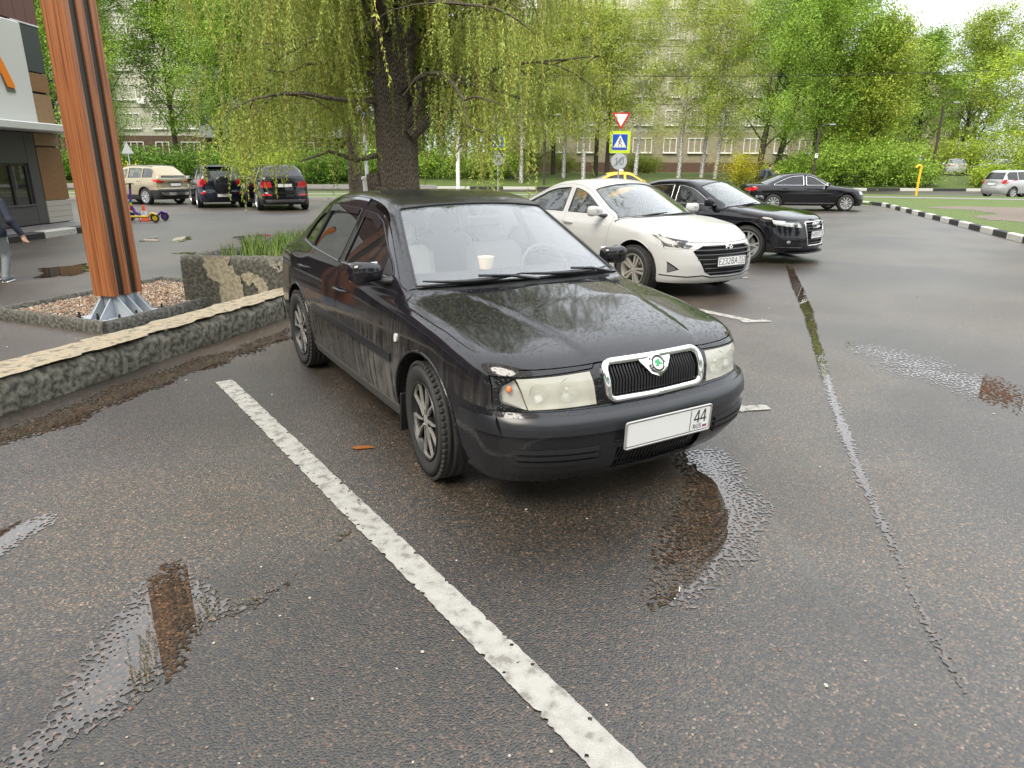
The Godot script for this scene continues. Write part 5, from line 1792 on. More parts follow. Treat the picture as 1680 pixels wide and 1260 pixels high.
func gold_suv() -> void:
	var p := {"suv": true, "xf": 2.2, "xr": -2.30, "ax": [1.345, -1.345], "w": 0.92, "h": 1.66, "belt": 1.10, "nose": 0.92, "cowl": 1.12, "cowly": 1.08, "ws": 0.35, "rt": -1.72, "wr": 0.345, "tumble": 0.4,
		"place": [Vector3(-16.9, 0, -32.2), -1.12],
		"s": {"name": "suv", "label": "pale gold SUV with a driver leaning at its open window", "paint": M.gold_paint, "spokes": "ten", "rim": 0.235, "bump_line_r": 0.66, "bumper_r_mat": M.black_plastic,
			"bumper_r": [-3.3, -1, -3.3, 0.66, -1.66, 0.62, -1.4, 0.62, -1.4, -1], "sill": 0.42, "lip": 0.03, "lip_mat": M.black_plastic,
			"cuts": [[0.88, -1, 0.86, 0.9, 0.85, 1.08, 0.1, 1.6, 0, 2], [-0.2, -1, -0.22, 2], [-0.85, -1, -0.9, 0.5, -1.15, 0.8, -1.2, 1.2, -1.15, 2]],
			"auto_windows": [[-0.27, -1.08, 0.0], [-1.16, -1.75, 0.0]], "windows": [[0.62, 1.12, 0.5, 1.22, 0.15, 1.44, -0.15, 1.50, -0.15, 1.12]], "belt_slope": -0.02, "handles": [[-0.05, 0.96], [-1.0, 0.99]], "glass": M.car_glass,
			"side_lamps": [{"name": "tail_light", "p": [-1.72, 1.07, -2.12, 1.06, -2.10, 0.93, -1.95, 0.96], "m": M.tail_red}],
			"rear_holes": [[-0.62, 1.13, 0.62, 1.13, 0.50, 1.45, -0.50, 1.45]],
			"rear_parts": [{"name": "rear_window", "p": [-0.615, 1.133, 0.615, 1.133, 0.495, 1.447, -0.495, 1.447], "m": M.car_glass_dark, "off": -0.006}, {"name": "tail_light", "p": [0.55, 0.93, 0.8, 0.95, 0.8, 1.05, 0.5, 0.98], "m": M.tail_red, "off": 0.004}, {"name": "tail_light", "p": [-0.55, 0.93, -0.8, 0.95, -0.8, 1.05, -0.5, 0.98], "m": M.tail_red, "off": 0.004}, {"name": "skid_plate", "p": [-0.6, 0.40, 0.6, 0.40, 0.72, 0.52, -0.72, 0.52], "m": M.chrome_dull, "off": 0.012}]}}
	var s := spec(p)
	s.windows = s.windows
	var root := make_car(s)
	rear_plate(root, s.b, 0.84)
	rails(root, s.b, 0.15, -1.6)

func rear_plate(root: Node3D, b: Body, y: float) -> void:
	var q := b.solve(3, 0, y)
	plate(root, Transform3D(Basis(Vector3(0, 0, 1), Vector3.UP, Vector3(-1, 0, 0)), q + Vector3(-0.012, 0, 0)), "", "", false)

func rails(root: Node3D, b: Body, x0: float, x1: float) -> void:
	for sg in [1.0, -1.0]:
		var mb := MB.new()
		var pts := PackedVector3Array()
		for k in 9:
			var x := lerpf(x0, x1, k / 8.0)
			var z := 0.56
			pts.append(b.solve(1, x, z) * Vector3(1, 1, sg) + Vector3(0, 0.005 if k in [0, 8] else 0.035, 0))
		mb.tube(pts, PackedFloat32Array([0.014]), 6)
		put("roof_rail", mb, M.trim_grey, root)

func spare_suv() -> void:
	var p := {"suv": true, "xf": 2.15, "xr": -2.15, "ax": [1.28, -1.28], "w": 0.925, "h": 1.68, "belt": 1.10, "nose": 0.95, "cowl": 1.1, "cowly": 1.09, "ws": 0.35, "rt": -1.75, "wr": 0.355, "tumble": 0.36,
		"place": [Vector3(-12.75, 0, -30.3), -0.51],
		"s": {"name": "suv", "label": "dark blue SUV with a covered spare wheel on its tailgate", "paint": M.navy_paint, "spokes": "five", "rim": 0.23, "bump_line_r": 0.66, "sill": 0.38, "bumper_r": [-3.3, -1, -3.3, 0.66, -1.6, 0.62, -1.4, 0.62, -1.4, -1],
			"cuts": [[0.88, -1, 0.86, 0.9, 0.85, 1.08, 0.1, 1.6, 0, 2], [-0.2, -1, -0.22, 2], [-0.85, -1, -0.9, 0.5, -1.1, 0.8, -1.15, 1.2, -1.1, 2]],
			"auto_windows": [[0.70, -0.15, 0.0], [-0.27, -1.02, 0.0], [-1.12, -1.75, 0.0]], "handles": [[-0.05, 0.96], [-0.95, 0.98]], "glass": M.car_glass_dark,
			"rear_holes": [[-0.60, 1.13, 0.60, 1.13, 0.52, 1.52, -0.52, 1.52]],
			"side_lamps": [{"name": "tail_light", "p": [-1.92, 1.12, -2.02, 1.12, -2.03, 0.88, -1.98, 0.88], "m": M.tail_red}],
			"rear_parts": [{"name": "rear_window", "p": [-0.595, 1.133, 0.595, 1.133, 0.515, 1.517, -0.515, 1.517], "m": M.car_glass_dark, "off": -0.006}, {"name": "tail_light", "p": [0.66, 0.84, 0.85, 0.84, 0.82, 1.14, 0.68, 1.12], "m": M.tail_red, "off": 0.006}, {"name": "tail_light", "p": [-0.66, 0.84, -0.85, 0.84, -0.82, 1.14, -0.68, 1.12], "m": M.tail_red, "off": 0.006}, {"name": "reflector", "p": [0.62, 0.56, 0.80, 0.56, 0.80, 0.62, 0.62, 0.62], "m": M.tail_red, "off": 0.004}, {"name": "reflector", "p": [-0.62, 0.56, -0.80, 0.56, -0.80, 0.62, -0.62, 0.62], "m": M.tail_red, "off": 0.004}]}}
	p.s.spokes = "seven"
	var s := spec(p)
	var root := make_car(s)
	var mb := MB.new()
	mb.lathe(V2([0.345, -0.02, 0.355, 0.12, 0.33, 0.2, 0.29, 0.215, 0.0, 0.225]), 32, Transform3D(Basis(Vector3(0, 0, 1), Vector3(-1, 0, 0), Vector3(0, -1, 0)), Vector3(-2.09, 0.93, 0.06)), true)
	put("spare_wheel_cover", mb, M.black_bumper, root)
	plate(root, Transform3D(Basis(Vector3(0, 0, 1), Vector3.UP, Vector3(-1, 0, 0)), Vector3(-2.17, 0.50, 0.06)), "", "", false)
	rails(root, s.b, 0.15, -1.55)
	mb = MB.new()
	mb.box(Vector3(-1.80, 1.60, 0), Vector3(0.22, 0.03, 1.05), 0.012)
	put("spoiler", mb, M.navy_paint, root)

func dark_suv() -> void:
	var p := {"suv": true, "xf": 2.4, "xr": -2.45, "ax": [1.47, -1.47], "w": 0.97, "h": 1.70, "belt": 1.12, "nose": 0.98, "cowl": 1.2, "cowly": 1.11, "ws": 0.45, "rt": -1.85, "wr": 0.37, "tumble": 0.4,
		"place": [Vector3(-9.75, 0, -28.9), -0.485],
		"s": {"name": "suv", "label": "black SUV with roof rails and red rear lamps under the hanging willow twigs", "paint": M.black_gloss, "spokes": "seven", "rim": 0.25, "bump_line_r": 0.66, "sill": 0.38, "bumper_r": [-3.3, -1, -3.3, 0.66, -1.85, 0.62, -1.6, 0.62, -1.6, -1],
			"cuts": [[0.95, -1, 0.93, 0.9, 0.9, 1.08, 0.1, 1.6, 0, 2], [-0.2, -1, -0.22, 2], [-0.95, -1, -1.0, 0.5, -1.2, 0.8, -1.28, 1.2, -1.2, 2]],
			"auto_windows": [[0.78, -0.15, 0.0], [-0.27, -1.12, 0.0], [-1.22, -1.9, 0.0]], "handles": [[-0.05, 0.98], [-1.0, 1.0]], "glass": M.car_glass_dark, "trim": M.chrome_dull,
			"rear_holes": [[-0.66, 1.14, 0.66, 1.14, 0.56, 1.5, -0.56, 1.5]],
			"rear_parts": [{"name": "rear_window", "p": [-0.655, 1.143, 0.655, 1.143, 0.555, 1.497, -0.555, 1.497], "m": M.car_glass_dark, "off": -0.006}, {"name": "tail_light", "p": [0.46, 0.86, 0.84, 0.86, 0.84, 1.08, 0.50, 1.06], "m": M.tail_red, "off": 0.006}, {"name": "tail_light", "p": [-0.46, 0.86, -0.84, 0.86, -0.84, 1.08, -0.50, 1.06], "m": M.tail_red, "off": 0.006}, {"name": "reflector", "p": [0.5, 0.56, 0.84, 0.56, 0.84, 0.62, 0.5, 0.62], "m": M.tail_red, "off": 0.004}, {"name": "reflector", "p": [-0.5, 0.56, -0.84, 0.56, -0.84, 0.62, -0.5, 0.62], "m": M.tail_red, "off": 0.004}, {"name": "diffuser", "p": [-0.7, 0.32, 0.7, 0.32, 0.75, 0.42, -0.75, 0.42], "m": M.lamp_grey, "off": 0.006}]}}
	var s := spec(p)
	var root := make_car(s)
	rear_plate(root, s.b, 0.93)
	rails(root, s.b, 0.25, -1.7)
	var mb := MB.new()
	for sg in [1.0, -1.0]:
		mb.lathe(V2([0.03, 0.0, 0.04, 0.05, 0.036, 0.05, 0.028, 0.0]), 14, Transform3D(Basis(Vector3(0, 0, 1), Vector3(-1, 0, 0), Vector3(0, -1, 0)), Vector3(-2.43, 0.36, 0.6 * sg)), false)
	var ex := put("exhaust_pipes", mb, M.chrome_dull, root)
	ex.set_meta("kind", "stuff")

func silver_van() -> void:
	var p := {"suv": true, "xf": 2.3, "xr": -2.15, "ax": [1.35, -1.35], "w": 0.90, "h": 1.62, "belt": 1.03, "nose": 0.85, "cowl": 1.5, "cowly": 1.0, "ws": 0.55, "rt": -1.75, "wr": 0.315, "tumble": 0.4,
		"place": [Vector3(30.9, 0, -43.3), 1.30],
		"s": {"name": "minivan", "label": "silver minivan driving off along the road past the lawn", "paint": M.silver_paint, "spokes": "seven", "rim": 0.21, "cell": 0.12, "bump_line_r": 0.6,
			"cuts": [[0.95, -1, 0.95, 1.0, 0.3, 1.5, 0.2, 2], [-0.15, -1, -0.15, 2], [-1.0, -1, -1.05, 2]], "auto_windows": [[0.85, -0.1, 0.0], [-0.22, -1.0, 0.0], [-1.08, -1.78, 0.0]], "glass": M.car_glass_dark,
			"rear_holes": [[-0.62, 1.06, 0.62, 1.06, 0.52, 1.46, -0.52, 1.46]],
			"side_lamps": [{"name": "tail_light", "p": [-1.82, 1.06, -2.02, 1.06, -2.03, 0.84, -1.9, 0.86], "m": M.tail_red}],
			"rear_parts": [{"name": "rear_window", "p": [-0.615, 1.063, 0.615, 1.063, 0.515, 1.457, -0.515, 1.457], "m": M.car_glass_dark, "off": -0.006}, {"name": "tail_light", "p": [0.60, 0.82, 0.82, 0.82, 0.8, 1.04, 0.66, 1.02], "m": M.tail_red, "off": 0.006}, {"name": "tail_light", "p": [-0.60, 0.82, -0.82, 0.82, -0.8, 1.04, -0.66, 1.02], "m": M.tail_red, "off": 0.006}]}}
	var s := spec(p)
	var root := make_car(s)
	rear_plate(root, s.b, 0.80)

# far cars: the same shapes, coarser, fewer fittings
func far_car(label: String, paint: Material, at: Vector3, yaw: float, suv: bool, called := "sedan") -> Node3D:
	var p := {"xf": 2.2, "xr": -2.3, "ax": [1.3, -1.3], "w": 0.87, "h": 1.46, "belt": 0.96, "nose": 0.78, "cowl": 1.1, "cowly": 0.97, "ws": 0.28, "rt": -1.0, "rb": -1.85, "deck": 1.02, "wr": 0.315, "place": [at, yaw]}
	if suv:
		p.merge({"suv": true, "h": 1.75, "belt": 1.12, "nose": 1.0, "cowly": 1.12, "rt": -1.8, "wr": 0.36, "ws": 0.4, "w": 0.92, "tumble": 0.35}, true)
	p.s = {"name": called, "label": label, "paint": paint, "cell": 0.14, "spokes": "seven", "cuts": [[0.85, -1, 0.85, 0.95, 0.2, 1.35, 0, 2], [-0.2, -1, -0.2, 2], [-1.0, -1, -1.1, 2]], "auto_windows": [[0.72, -0.15, 0.0], [-0.27, -1.35, 0.0]], "glass": M.car_glass_dark,
		"rear_parts": [{"name": "tail_light", "p": [0.5, 0.78, 0.78, 0.78, 0.76, 0.92, 0.5, 0.9], "m": M.tail_red, "off": 0.004}, {"name": "tail_light", "p": [-0.5, 0.78, -0.78, 0.78, -0.76, 0.92, -0.5, 0.9], "m": M.tail_red, "off": 0.004}],
		"front_parts": [{"name": "headlight", "p": [0.45, 0.62, 0.75, 0.62, 0.74, 0.72, 0.48, 0.7], "m": M.headlamp, "off": 0.004}, {"name": "headlight", "p": [-0.45, 0.62, -0.75, 0.62, -0.74, 0.72, -0.48, 0.7], "m": M.headlamp, "off": 0.004}, {"name": "grille", "p": [-0.38, 0.56, 0.38, 0.56, 0.38, 0.68, -0.38, 0.68], "m": M.grille_black, "off": 0.004}]}
	if suv:
		p.s.merge({"rear_holes": [[-0.6, 1.15, 0.6, 1.15, 0.5, 1.55, -0.5, 1.55]]})
		p.s.rear_parts.append({"name": "rear_window", "p": [-0.595, 1.153, 0.595, 1.153, 0.495, 1.547, -0.495, 1.547], "m": M.car_glass_dark, "off": -0.006})
	var s := spec(p)
	var root := make_car(s)
	rear_plate(root, s.b, 0.62 if not suv else 0.8)
	return root

# ---------------------------------------------------------------- ground
func P2(a: Array) -> PackedVector2Array:
	return V2(a)

func inside_dist(q: Vector2, p: PackedVector2Array) -> float:
	var d := 1e9
	var m := p.size()
	for k in m:
		var c := Geometry2D.get_closest_point_to_segment(q, p[k], p[(k + 1) % m])
		d = minf(d, q.distance_squared_to(c))
	d = sqrt(d)
	return d if Geometry2D.is_point_in_polygon(q, p) else -d

# a thin sheet (y) over the area where field > 0, cut along the zero line; field values come from f(Vector2) -> float
func sheet(lo: Vector2, hi: Vector2, cell: float, y: float, f: Callable) -> MB:
	var mb := MB.new()
	var nx := int((hi.x - lo.x) / cell) + 1
	var nz := int((hi.y - lo.y) / cell) + 1
	var val := PackedFloat32Array()
	val.resize((nx + 1) * (nz + 1))
	for j in nz + 1:
		for i in nx + 1:
			val[j * (nx + 1) + i] = f.call(lo + Vector2(i, j) * cell)
	var seen := {}
	for j in nz:
		for i in nx:
			var c := [val[j * (nx + 1) + i], val[j * (nx + 1) + i + 1], val[(j + 1) * (nx + 1) + i + 1], val[(j + 1) * (nx + 1) + i]]
			if c[0] <= 0 and c[1] <= 0 and c[2] <= 0 and c[3] <= 0:
				continue
			var pts := [Vector2(i, j), Vector2(i + 1, j), Vector2(i + 1, j + 1), Vector2(i, j + 1)]
			var poly := []
			for k in 4:
				var k2 := (k + 1) % 4
				if c[k] > 0: poly.append(pts[k])
				if (c[k] > 0) != (c[k2] > 0):
					poly.append(pts[k].lerp(pts[k2], c[k] / (c[k] - c[k2])))
			var id := PackedInt32Array()
			for q in poly:
				if not seen.has(q):
					var w: Vector2 = lo + q * cell
					seen[q] = mb.vert(Vector3(w.x, y, w.y), Vector3.UP, w)
				id.append(seen[q])
			for k in range(1, id.size() - 1):
				mb.tri(id[0], id[k], id[k + 1])
	return mb

func puddle(p: PackedVector2Array, cell: float, stones: float, soft: float, wander := 0.7, y := 0.003) -> MB:
	var lo := p[0]
	var hi := p[0]
	for q in p:
		lo = lo.min(q); hi = hi.max(q)
	var big := FastNoiseLite.new()
	big.seed = 5; big.frequency = 1.6; big.fractal_octaves = 2
	var grit := FastNoiseLite.new()
	grit.seed = 9; grit.frequency = 48.0; grit.noise_type = FastNoiseLite.TYPE_CELLULAR; grit.fractal_type = FastNoiseLite.FRACTAL_NONE; grit.cellular_return_type = FastNoiseLite.RETURN_DISTANCE
	var f := func(q: Vector2) -> float:
		var d := inside_dist(q, p)
		if d < -soft * 1.6: return -1.0
		return d / soft + big.get_noise_2d(q.x, q.y) * wander - maxf(0.0, -grit.get_noise_2d(q.x, q.y) - 0.45) * stones * 2.2
	return sheet(lo - Vector2.ONE * soft, hi + Vector2.ONE * soft, cell, y, f)

func line_paint(a: Vector2, b: Vector2, w: float, cell := 0.012) -> MB:
	var d := (b - a).normalized()
	var n := d.orthogonal()
	var ln := a.distance_to(b)
	var edge := FastNoiseLite.new()
	edge.seed = 3; edge.frequency = 6.0; edge.fractal_octaves = 4
	var wear := FastNoiseLite.new()
	wear.seed = 21; wear.frequency = 9.0; wear.fractal_octaves = 5
	var mb := MB.new()
	var f := func(q: Vector2) -> float:          # q: along, across
		var x := absf(q.y) - w * 0.5 + edge.get_noise_2d(q.x * 2.0 + a.x * 7, q.y * 3.0 + 3.0) * 0.007
		var e := minf(q.x, ln - q.x)
		return minf(-x, e) * 40.0 + 0.05 - maxf(0.0, wear.get_noise_2d(q.x * 3.0 + a.y * 5, q.y * 3.4) - 0.37) * 12.0
	var s := sheet(Vector2(-0.02, -w * 0.75), Vector2(ln + 0.02, w * 0.75), cell, 0.0, f)
	for k in s.v.size():
		var q := a + d * s.v[k].x + n * s.v[k].z
		s.v[k] = Vector3(q.x, 0.0045, q.y)
		s.t[k] = q
	return s.rewind()

func prism_up(p: PackedVector2Array, y0: float, y1: float) -> MB:
	# outline in (x, z), standing from y0 to y1, with uvs in metres on top
	var mb := MB.new()
	var q := PackedVector2Array()
	for k in p: q.append(Vector2(k.x, -k.y))
	mb.prism(ccw(q), y1 - y0, Transform3D(Basis(Vector3(1, 0, 0), Vector3(0, 0, -1), Vector3(0, 1, 0)), Vector3(0, y0, 0)))
	return mb

func setting() -> void:
	# the lot: one asphalt sheet to the horizon
	var mb := MB.new()
	var s := mb.v.size()
	for q in [Vector2(-400, 60), Vector2(400, 60), Vector2(400, -500), Vector2(-400, -500)]:
		mb.vert(Vector3(q.x, 0, q.y), Vector3.UP, q)
	mb.tri(0, 1, 2); mb.tri(0, 2, 3)
	var am := mb.mesh()
	var arr := am.surface_get_arrays(0)
	var uv2 := PackedVector2Array()
	for q in mb.t: uv2.append(q / 34.0)
	arr[Mesh.ARRAY_TEX_UV2] = uv2
	am = ArrayMesh.new()
	am.add_surface_from_arrays(Mesh.PRIMITIVE_TRIANGLES, arr)
	struct("ground", am, M.asphalt, "wet dark asphalt of the car park")
	# puddles
	var pl := {
		"lane": [[-6.6, -13.2, -5.2, -13.9, -4.6, -13.3, -5.6, -12.7], 0.04, 0.5, 0.25],
		"pool": [[-1.45, -1.52, -1.42, -1.6, -1.43, -1.79, -1.45, -2.03, -1.46, -2.31, -1.47, -2.48, -1.4, -2.53, -1.28, -2.42, -1.03, -2.23, -0.91, -2.37, -0.77, -2.71, -0.74, -2.76, -0.88, -2.35, -0.96, -2.18, -1.09, -2.05, -1.06, -1.89, -1.07, -1.82, -1.13, -1.77, -1.16, -1.63, -1.26, -1.55, -1.31, -1.46, -1.35, -1.39], 0.006, 1.8, 0.07],
		"left": [[-2.39, -2.67, -2.34, -2.76, -2.25, -2.88, -2.16, -2.94, -2.11, -2.82, -2.15, -2.65, -2.18, -2.54, -2.22, -2.45], 0.007, 1.5, 0.06],
		"gutter": [[-3.37, -3.61, -3.21, -3.96, -3.06, -4.68, -2.78, -5.51, -2.48, -6.4, -2.33, -6.96, -2.13, -6.41, -2.24, -6.03, -2.37, -5.65, -2.41, -5.43, -2.58, -5.08, -2.66, -4.59, -2.75, -4.16, -2.88, -3.92, -3.01, -3.69, -3.08, -3.25], 0.014, 1.4, 0.14],
		"trail": [[4.88, -12.28, 4.8, -11.72, 4.13, -9.62, 3.55, -7.88, 2.98, -6.39, 2.62, -5.36, 2.26, -4.34, 1.96, -3.45, 1.74, -2.73, 1.61, -2.35, 1.53, -2.05, 1.47, -1.76, 1.43, -1.75, 1.49, -2.05, 1.57, -2.35, 1.68, -2.73, 1.86, -3.37, 2.13, -4.22, 2.46, -5.18, 2.89, -6.39, 3.4, -7.88, 3.96, -9.62], 0.010, 0.9, 0.05],
		"sheet": [[3.2, -6.5, 3.5, -6.2, 3.75, -5.75, 3.86, -5.29, 3.95, -4.68, 3.5, -4.2, 3.40, -4.5, 3.25, -4.9, 3.05, -5.3, 3.05, -5.8], 0.012, 5.5, 0.16],
		"apron": [[0.98, -3.7, 1.2, -3.8, 1.34, -3.45, 1.3, -3.08, 1.14, -2.72, 0.92, -2.4, 0.7, -2.16, 0.52, -2.2, 0.6, -2.6, 0.75, -2.9], 0.007, 2.6, 0.12],
		"far1": [[-7.67, -11.13, -7.34, -11.74, -6.79, -11.16, -6.7, -10.37, -7.09, -10.11], 0.03, 0.4, 0.25],
		"far2": [[-8.57, -15.77, -8.28, -16.21, -7.87, -15.39, -8.23, -15.25], 0.04, 0.4, 0.2],
		"far3": [[-7.92, -15.94, -7.81, -16.53, -7.34, -15.96, -7.3, -15.28, -7.57, -15.14], 0.04, 0.4, 0.2],
		"far4": [[-6.73, -16.58, -6.09, -17.24, -5.72, -16.18, -6.31, -15.87], 0.04, 0.4, 0.2],
	}
	for k in pl:
		struct("puddle", puddle(V2(pl[k][0]), pl[k][1], pl[k][2], pl[k][3], 0.25 if k == "trail" else 0.7), M.puddle, "shallow rain puddle on the asphalt")
	# bay lines
	var D := Vector2(0.58, 0.8146)
	for e in [[Vector2(-2.235, -5.03), Vector2(0.95, -0.56)], [Vector2(1.62, -4.40) - D * 4.6, Vector2(1.62, -4.40)], [Vector2(2.66, -7.24) - D * 4.6, Vector2(2.66, -7.24)], [Vector2(3.44, -10.36) - D * 4.6, Vector2(3.44, -10.36)]]:
		var o := put(numbered("bay_line"), line_paint(e[0], e[1], 0.125), M.road_paint)
		tag(o, "", "", "", "structure")
	for e in [Vector2(2.66, -7.24), Vector2(3.44, -10.36), Vector2(1.62, -4.40)]:
		var o := put(numbered("bay_line"), line_paint(e + Vector2(-0.16, -0.01), e + Vector2(0.17, -0.07), 0.10), M.road_paint)
		o.position.y = 0.002
		tag(o, "", "", "", "structure")
	# lawns and verge, road between, rising ground behind
	var o := struct("lawn", prism_up(V2([-90, -36.4, 13.5, -36.6, 16.2, -35.4, 17.05, -32.3, 11.9, -15.9, 8.5, -5.0, 6.2, 3.0, 70, 3, 70, -33, 30, -41.3, 21, -46.6, -90, -47]), -0.05, 0.09), M.lawn)
	mb = MB.new()
	var zs := [-56.0, -58.0, -60.0, -62.0, -64.0, -67.0, -75.0, -160.0]
	var ys := [0.10, 0.16, 0.42, 0.82, 1.08, 1.16, 1.2, 2.0]
	for k in zs.size() - 1:
		mb.quad(Vector3(-160, ys[k], zs[k]), Vector3(160, ys[k], zs[k]), Vector3(160, ys[k + 1], zs[k + 1]), Vector3(-160, ys[k + 1], zs[k + 1]), Vector3.UP)
	mb.quad(Vector3(-160, -0.05, -56), Vector3(160, -0.05, -56), Vector3(160, 0.1, -56), Vector3(-160, 0.1, -56), Vector3(0, 0, 1))
	struct("terrain", mb, M.lawn)
	# bare earth and path on the verge
	mb = MB.new()
	struct("path", prism_up(V2([-90, -41.2, 14, -41.0, 22, -39.0, 34, -33.5, 70, -24, 70, -26.4, 34, -35.6, 22, -41.0, 14, -42.8, -90, -42.8]), 0.02, 0.105), M.paving)
	var earth := FastNoiseLite.new()
	earth.seed = 14; earth.frequency = 0.22; earth.fractal_octaves = 4
	var ep := V2([13.9, -16.4, 18.2, -29.5, 24, -31, 34, -25, 34, -8, 12.2, -4])
	struct("earth", sheet(Vector2(9, -34), Vector2(35, -4), 0.16, 0.097, func(q): return minf(inside_dist(q, ep) / 1.2, 1.0) + earth.get_noise_2d(q.x, q.y) * 2.4 - 0.1), M.earth)
	# far side of the road behind: asphalt apron of the yard on the right
	struct("yard", prism_up(V2([30, -64.5, 60, -64.5, 90, -90, 26, -90]), 0.9, 1.19), M.asphalt_far)
	# kerbs
	var ka := thing("striped_kerb", Vector3.ZERO, "kerb of alternating black and white blocks along the right verge", "kerb")
	var path := V2([14.9, -36.2, 16.0, -35.5, 16.85, -34.3, 17.0, -32.2, 11.8, -15.9, 8.4, -5.2])
	kerb_blocks(ka, path, 1.0, true, 0.16, 0.15)
	var kb := thing("striped_kerb", Vector3.ZERO, "low kerb of long black and white blocks on the far side of the road", "kerb")
	kerb_blocks(kb, V2([-6.0, -55.95, 62.0, -55.95]), 2.6, true, 0.2, 0.2)
	var kc := thing("kerb", Vector3.ZERO, "pale concrete kerb behind the parked SUVs", "kerb")
	kerb_blocks(kc, V2([-40.0, -36.35, 14.9, -36.2]), 2.0, false, 0.16, 0.15)
	var kd := thing("kerb", Vector3.ZERO, "low dark kerb along the lawn below the hedge", "kerb")
	kerb_blocks(kd, V2([-60.0, -56.0, -6.0, -56.0]), 3.0, false, 0.3, 0.3)
	# low concrete wall
	low_wall()
	planter()
	gravel_bed()

func kerb_blocks(root: Node3D, path: PackedVector2Array, ln: float, striped: bool, w: float, h: float) -> void:
	var n := 0
	var carry := 0.0
	for k in path.size() - 1:
		var a := path[k]
		var b := path[k + 1]
		var c := maxi(1, roundi(a.distance_to(b) / ln))
		for j in c:
			var p := a.lerp(b, (j + 0.5) / c)
			var d := (b - a).normalized()
			var mb := MB.new()
			mb.box(Vector3.ZERO, Vector3(a.distance_to(b) / c - 0.012, h + 0.04, w), 0.018)
			var o := put("kerb_block", mb, (M.kerb_white if n % 2 == 0 else M.kerb_black) if striped else M.concrete, root)
			o.transform = Transform3D(Basis(Vector3(d.x, 0, d.y), Vector3.UP, Vector3(-d.y, 0, d.x)), Vector3(p.x, h * 0.5 - 0.02, p.y))
			n += 1

# a lumpy cast block along a line: rectangular section, chipped by noise
func lumpy(a: Vector2, b: Vector2, w: float, h: float, cell: float, amp: float, seedv: int, y0 := 0.0, ch := 0.02) -> MB:
	var mb := MB.new()
	var d := (b - a).normalized()
	var n := Vector2(-d.y, d.x)
	var ln := a.distance_to(b)
	var nz := FastNoiseLite.new()
	nz.seed = seedv; nz.frequency = 2.4; nz.fractal_octaves = 4
	var sec := PackedVector2Array()       # (across, up), walked round from the near foot
	var cs := maxi(2, int(h / cell))
	for k in cs + 1: sec.append(Vector2(w * 0.5 - (ch if k == cs else 0.0), h * k / cs - (ch * 0.0 if k < cs else 0.0)))
	var cw := maxi(2, int(w / cell))
	for k in range(1, cw): sec.append(Vector2(w * 0.5 - w * k / cw, h + 0.004))
	for k in cs + 1: sec.append(Vector2(-w * 0.5 + (ch if k == 0 else 0.0), h - h * k / cs))
	var m := int(ln / cell) + 1
	var s := mb.v.size()
	for i in m + 1:
		var t := ln * i / m
		for q in sec:
			var edge := 1.0 + 1.6 * exp(-pow((absf(absf(q.x) - w * 0.5) + absf(q.y - h)) / 0.06, 2))
			var e := nz.get_noise_3d(t, q.y * 1.5, q.x * 1.5) * amp * edge
			var c2 := Vector2(q.x, q.y - h * 0.5)
			var o := q + c2.normalized() * (e - amp * 0.4 * (edge - 1.0)) * (0.0 if q.y < 0.01 else 1.0)
			var xy := a + d * t + n * o.x
			mb.vert(Vector3(xy.x, y0 + maxf(o.y, 0.0), xy.y), Vector3.UP, Vector2(t, q.x + q.y))
	var sc := sec.size()
	for k in mb.v.size(): mb.n[k] = Vector3.ZERO
	for i in m:
		for j in sc - 1:
			var p := s + i * sc + j
			for tr in [[p, p + 1, p + sc + 1], [p, p + sc + 1, p + sc]]:
				var g := (mb.v[tr[1]] - mb.v[tr[0]]).cross(mb.v[tr[2]] - mb.v[tr[0]])
				for q in tr: mb.n[q] += g
	var mid := Vector3((a.x + b.x) * 0.5, y0 + h * 0.3, (a.y + b.y) * 0.5)
	for i in m + 1:
		for j in sc:
			var p := s + i * sc + j
			var cen := Vector3(a.x + d.x * ln * i / m, y0 + h * 0.4, a.y + d.y * ln * i / m)
			var g := mb.n[p].normalized()
			if g.dot(mb.v[p] - cen) < 0: g = -g
			mb.n[p] = g
	for i in m:
		for j in sc - 1:
			var p := s + i * sc + j
			mb.tri(p, p + 1, p + sc + 1); mb.tri(p, p + sc + 1, p + sc)
	for e in [0, m]:
		var q := PackedVector3Array()
		for j in sc: q.append(mb.v[s + e * sc + j])
		mb.poly(q, Vector3(d.x, 0, d.y) * (-1.0 if e == 0 else 1.0))
	return mb

func low_wall() -> void:
	# near base line from (-3.40,-4.23) to (-2.49,-7.35); 0.24 high, 0.35 thick
	var d := Vector2(0.28, -0.96)
	var n := Vector2(-0.96, -0.28)
	var a := Vector2(-3.40, -4.23) - d * 3.2 + n * 0.175
	var root := thing("low_wall", Vector3.ZERO, "low weathered concrete wall with moss and flaking paint beside the parking bays", "wall")
	var t := 0.0
	var ls := [2.9, 3.55, 3.4, 2.6]
	for k in 4:
		put("wall_block", lumpy(a + d * t, a + d * (t + ls[k] - 0.012), 0.35, 0.235, 0.05, 0.022, 30 + k), M.old_concrete, root)
		t += ls[k]
	# worn cream paint left on the top face: a skin with an outline of its own
	var nz := FastNoiseLite.new()
	nz.seed = 77; nz.frequency = 2.6; nz.fractal_octaves = 5
	var c0 := Vector2(-3.40, -4.23) - d * 2.0 + n * 0.175
	var sh := sheet(Vector2(0, -0.19), Vector2(7.4, 0.19), 0.022, 0.0, func(q): return (0.155 - absf(q.y)) / 0.03 + nz.get_noise_2d(q.x, q.y * 2.0) * 2.6 + 0.55)
	for k in sh.v.size():
		var q := c0 + d * sh.v[k].x + n * sh.v[k].z
		sh.t[k] = q
		sh.v[k] = Vector3(q.x, 0.2545, q.y)
	put("worn_paint", sh.rewind(), M.wall_top, root)

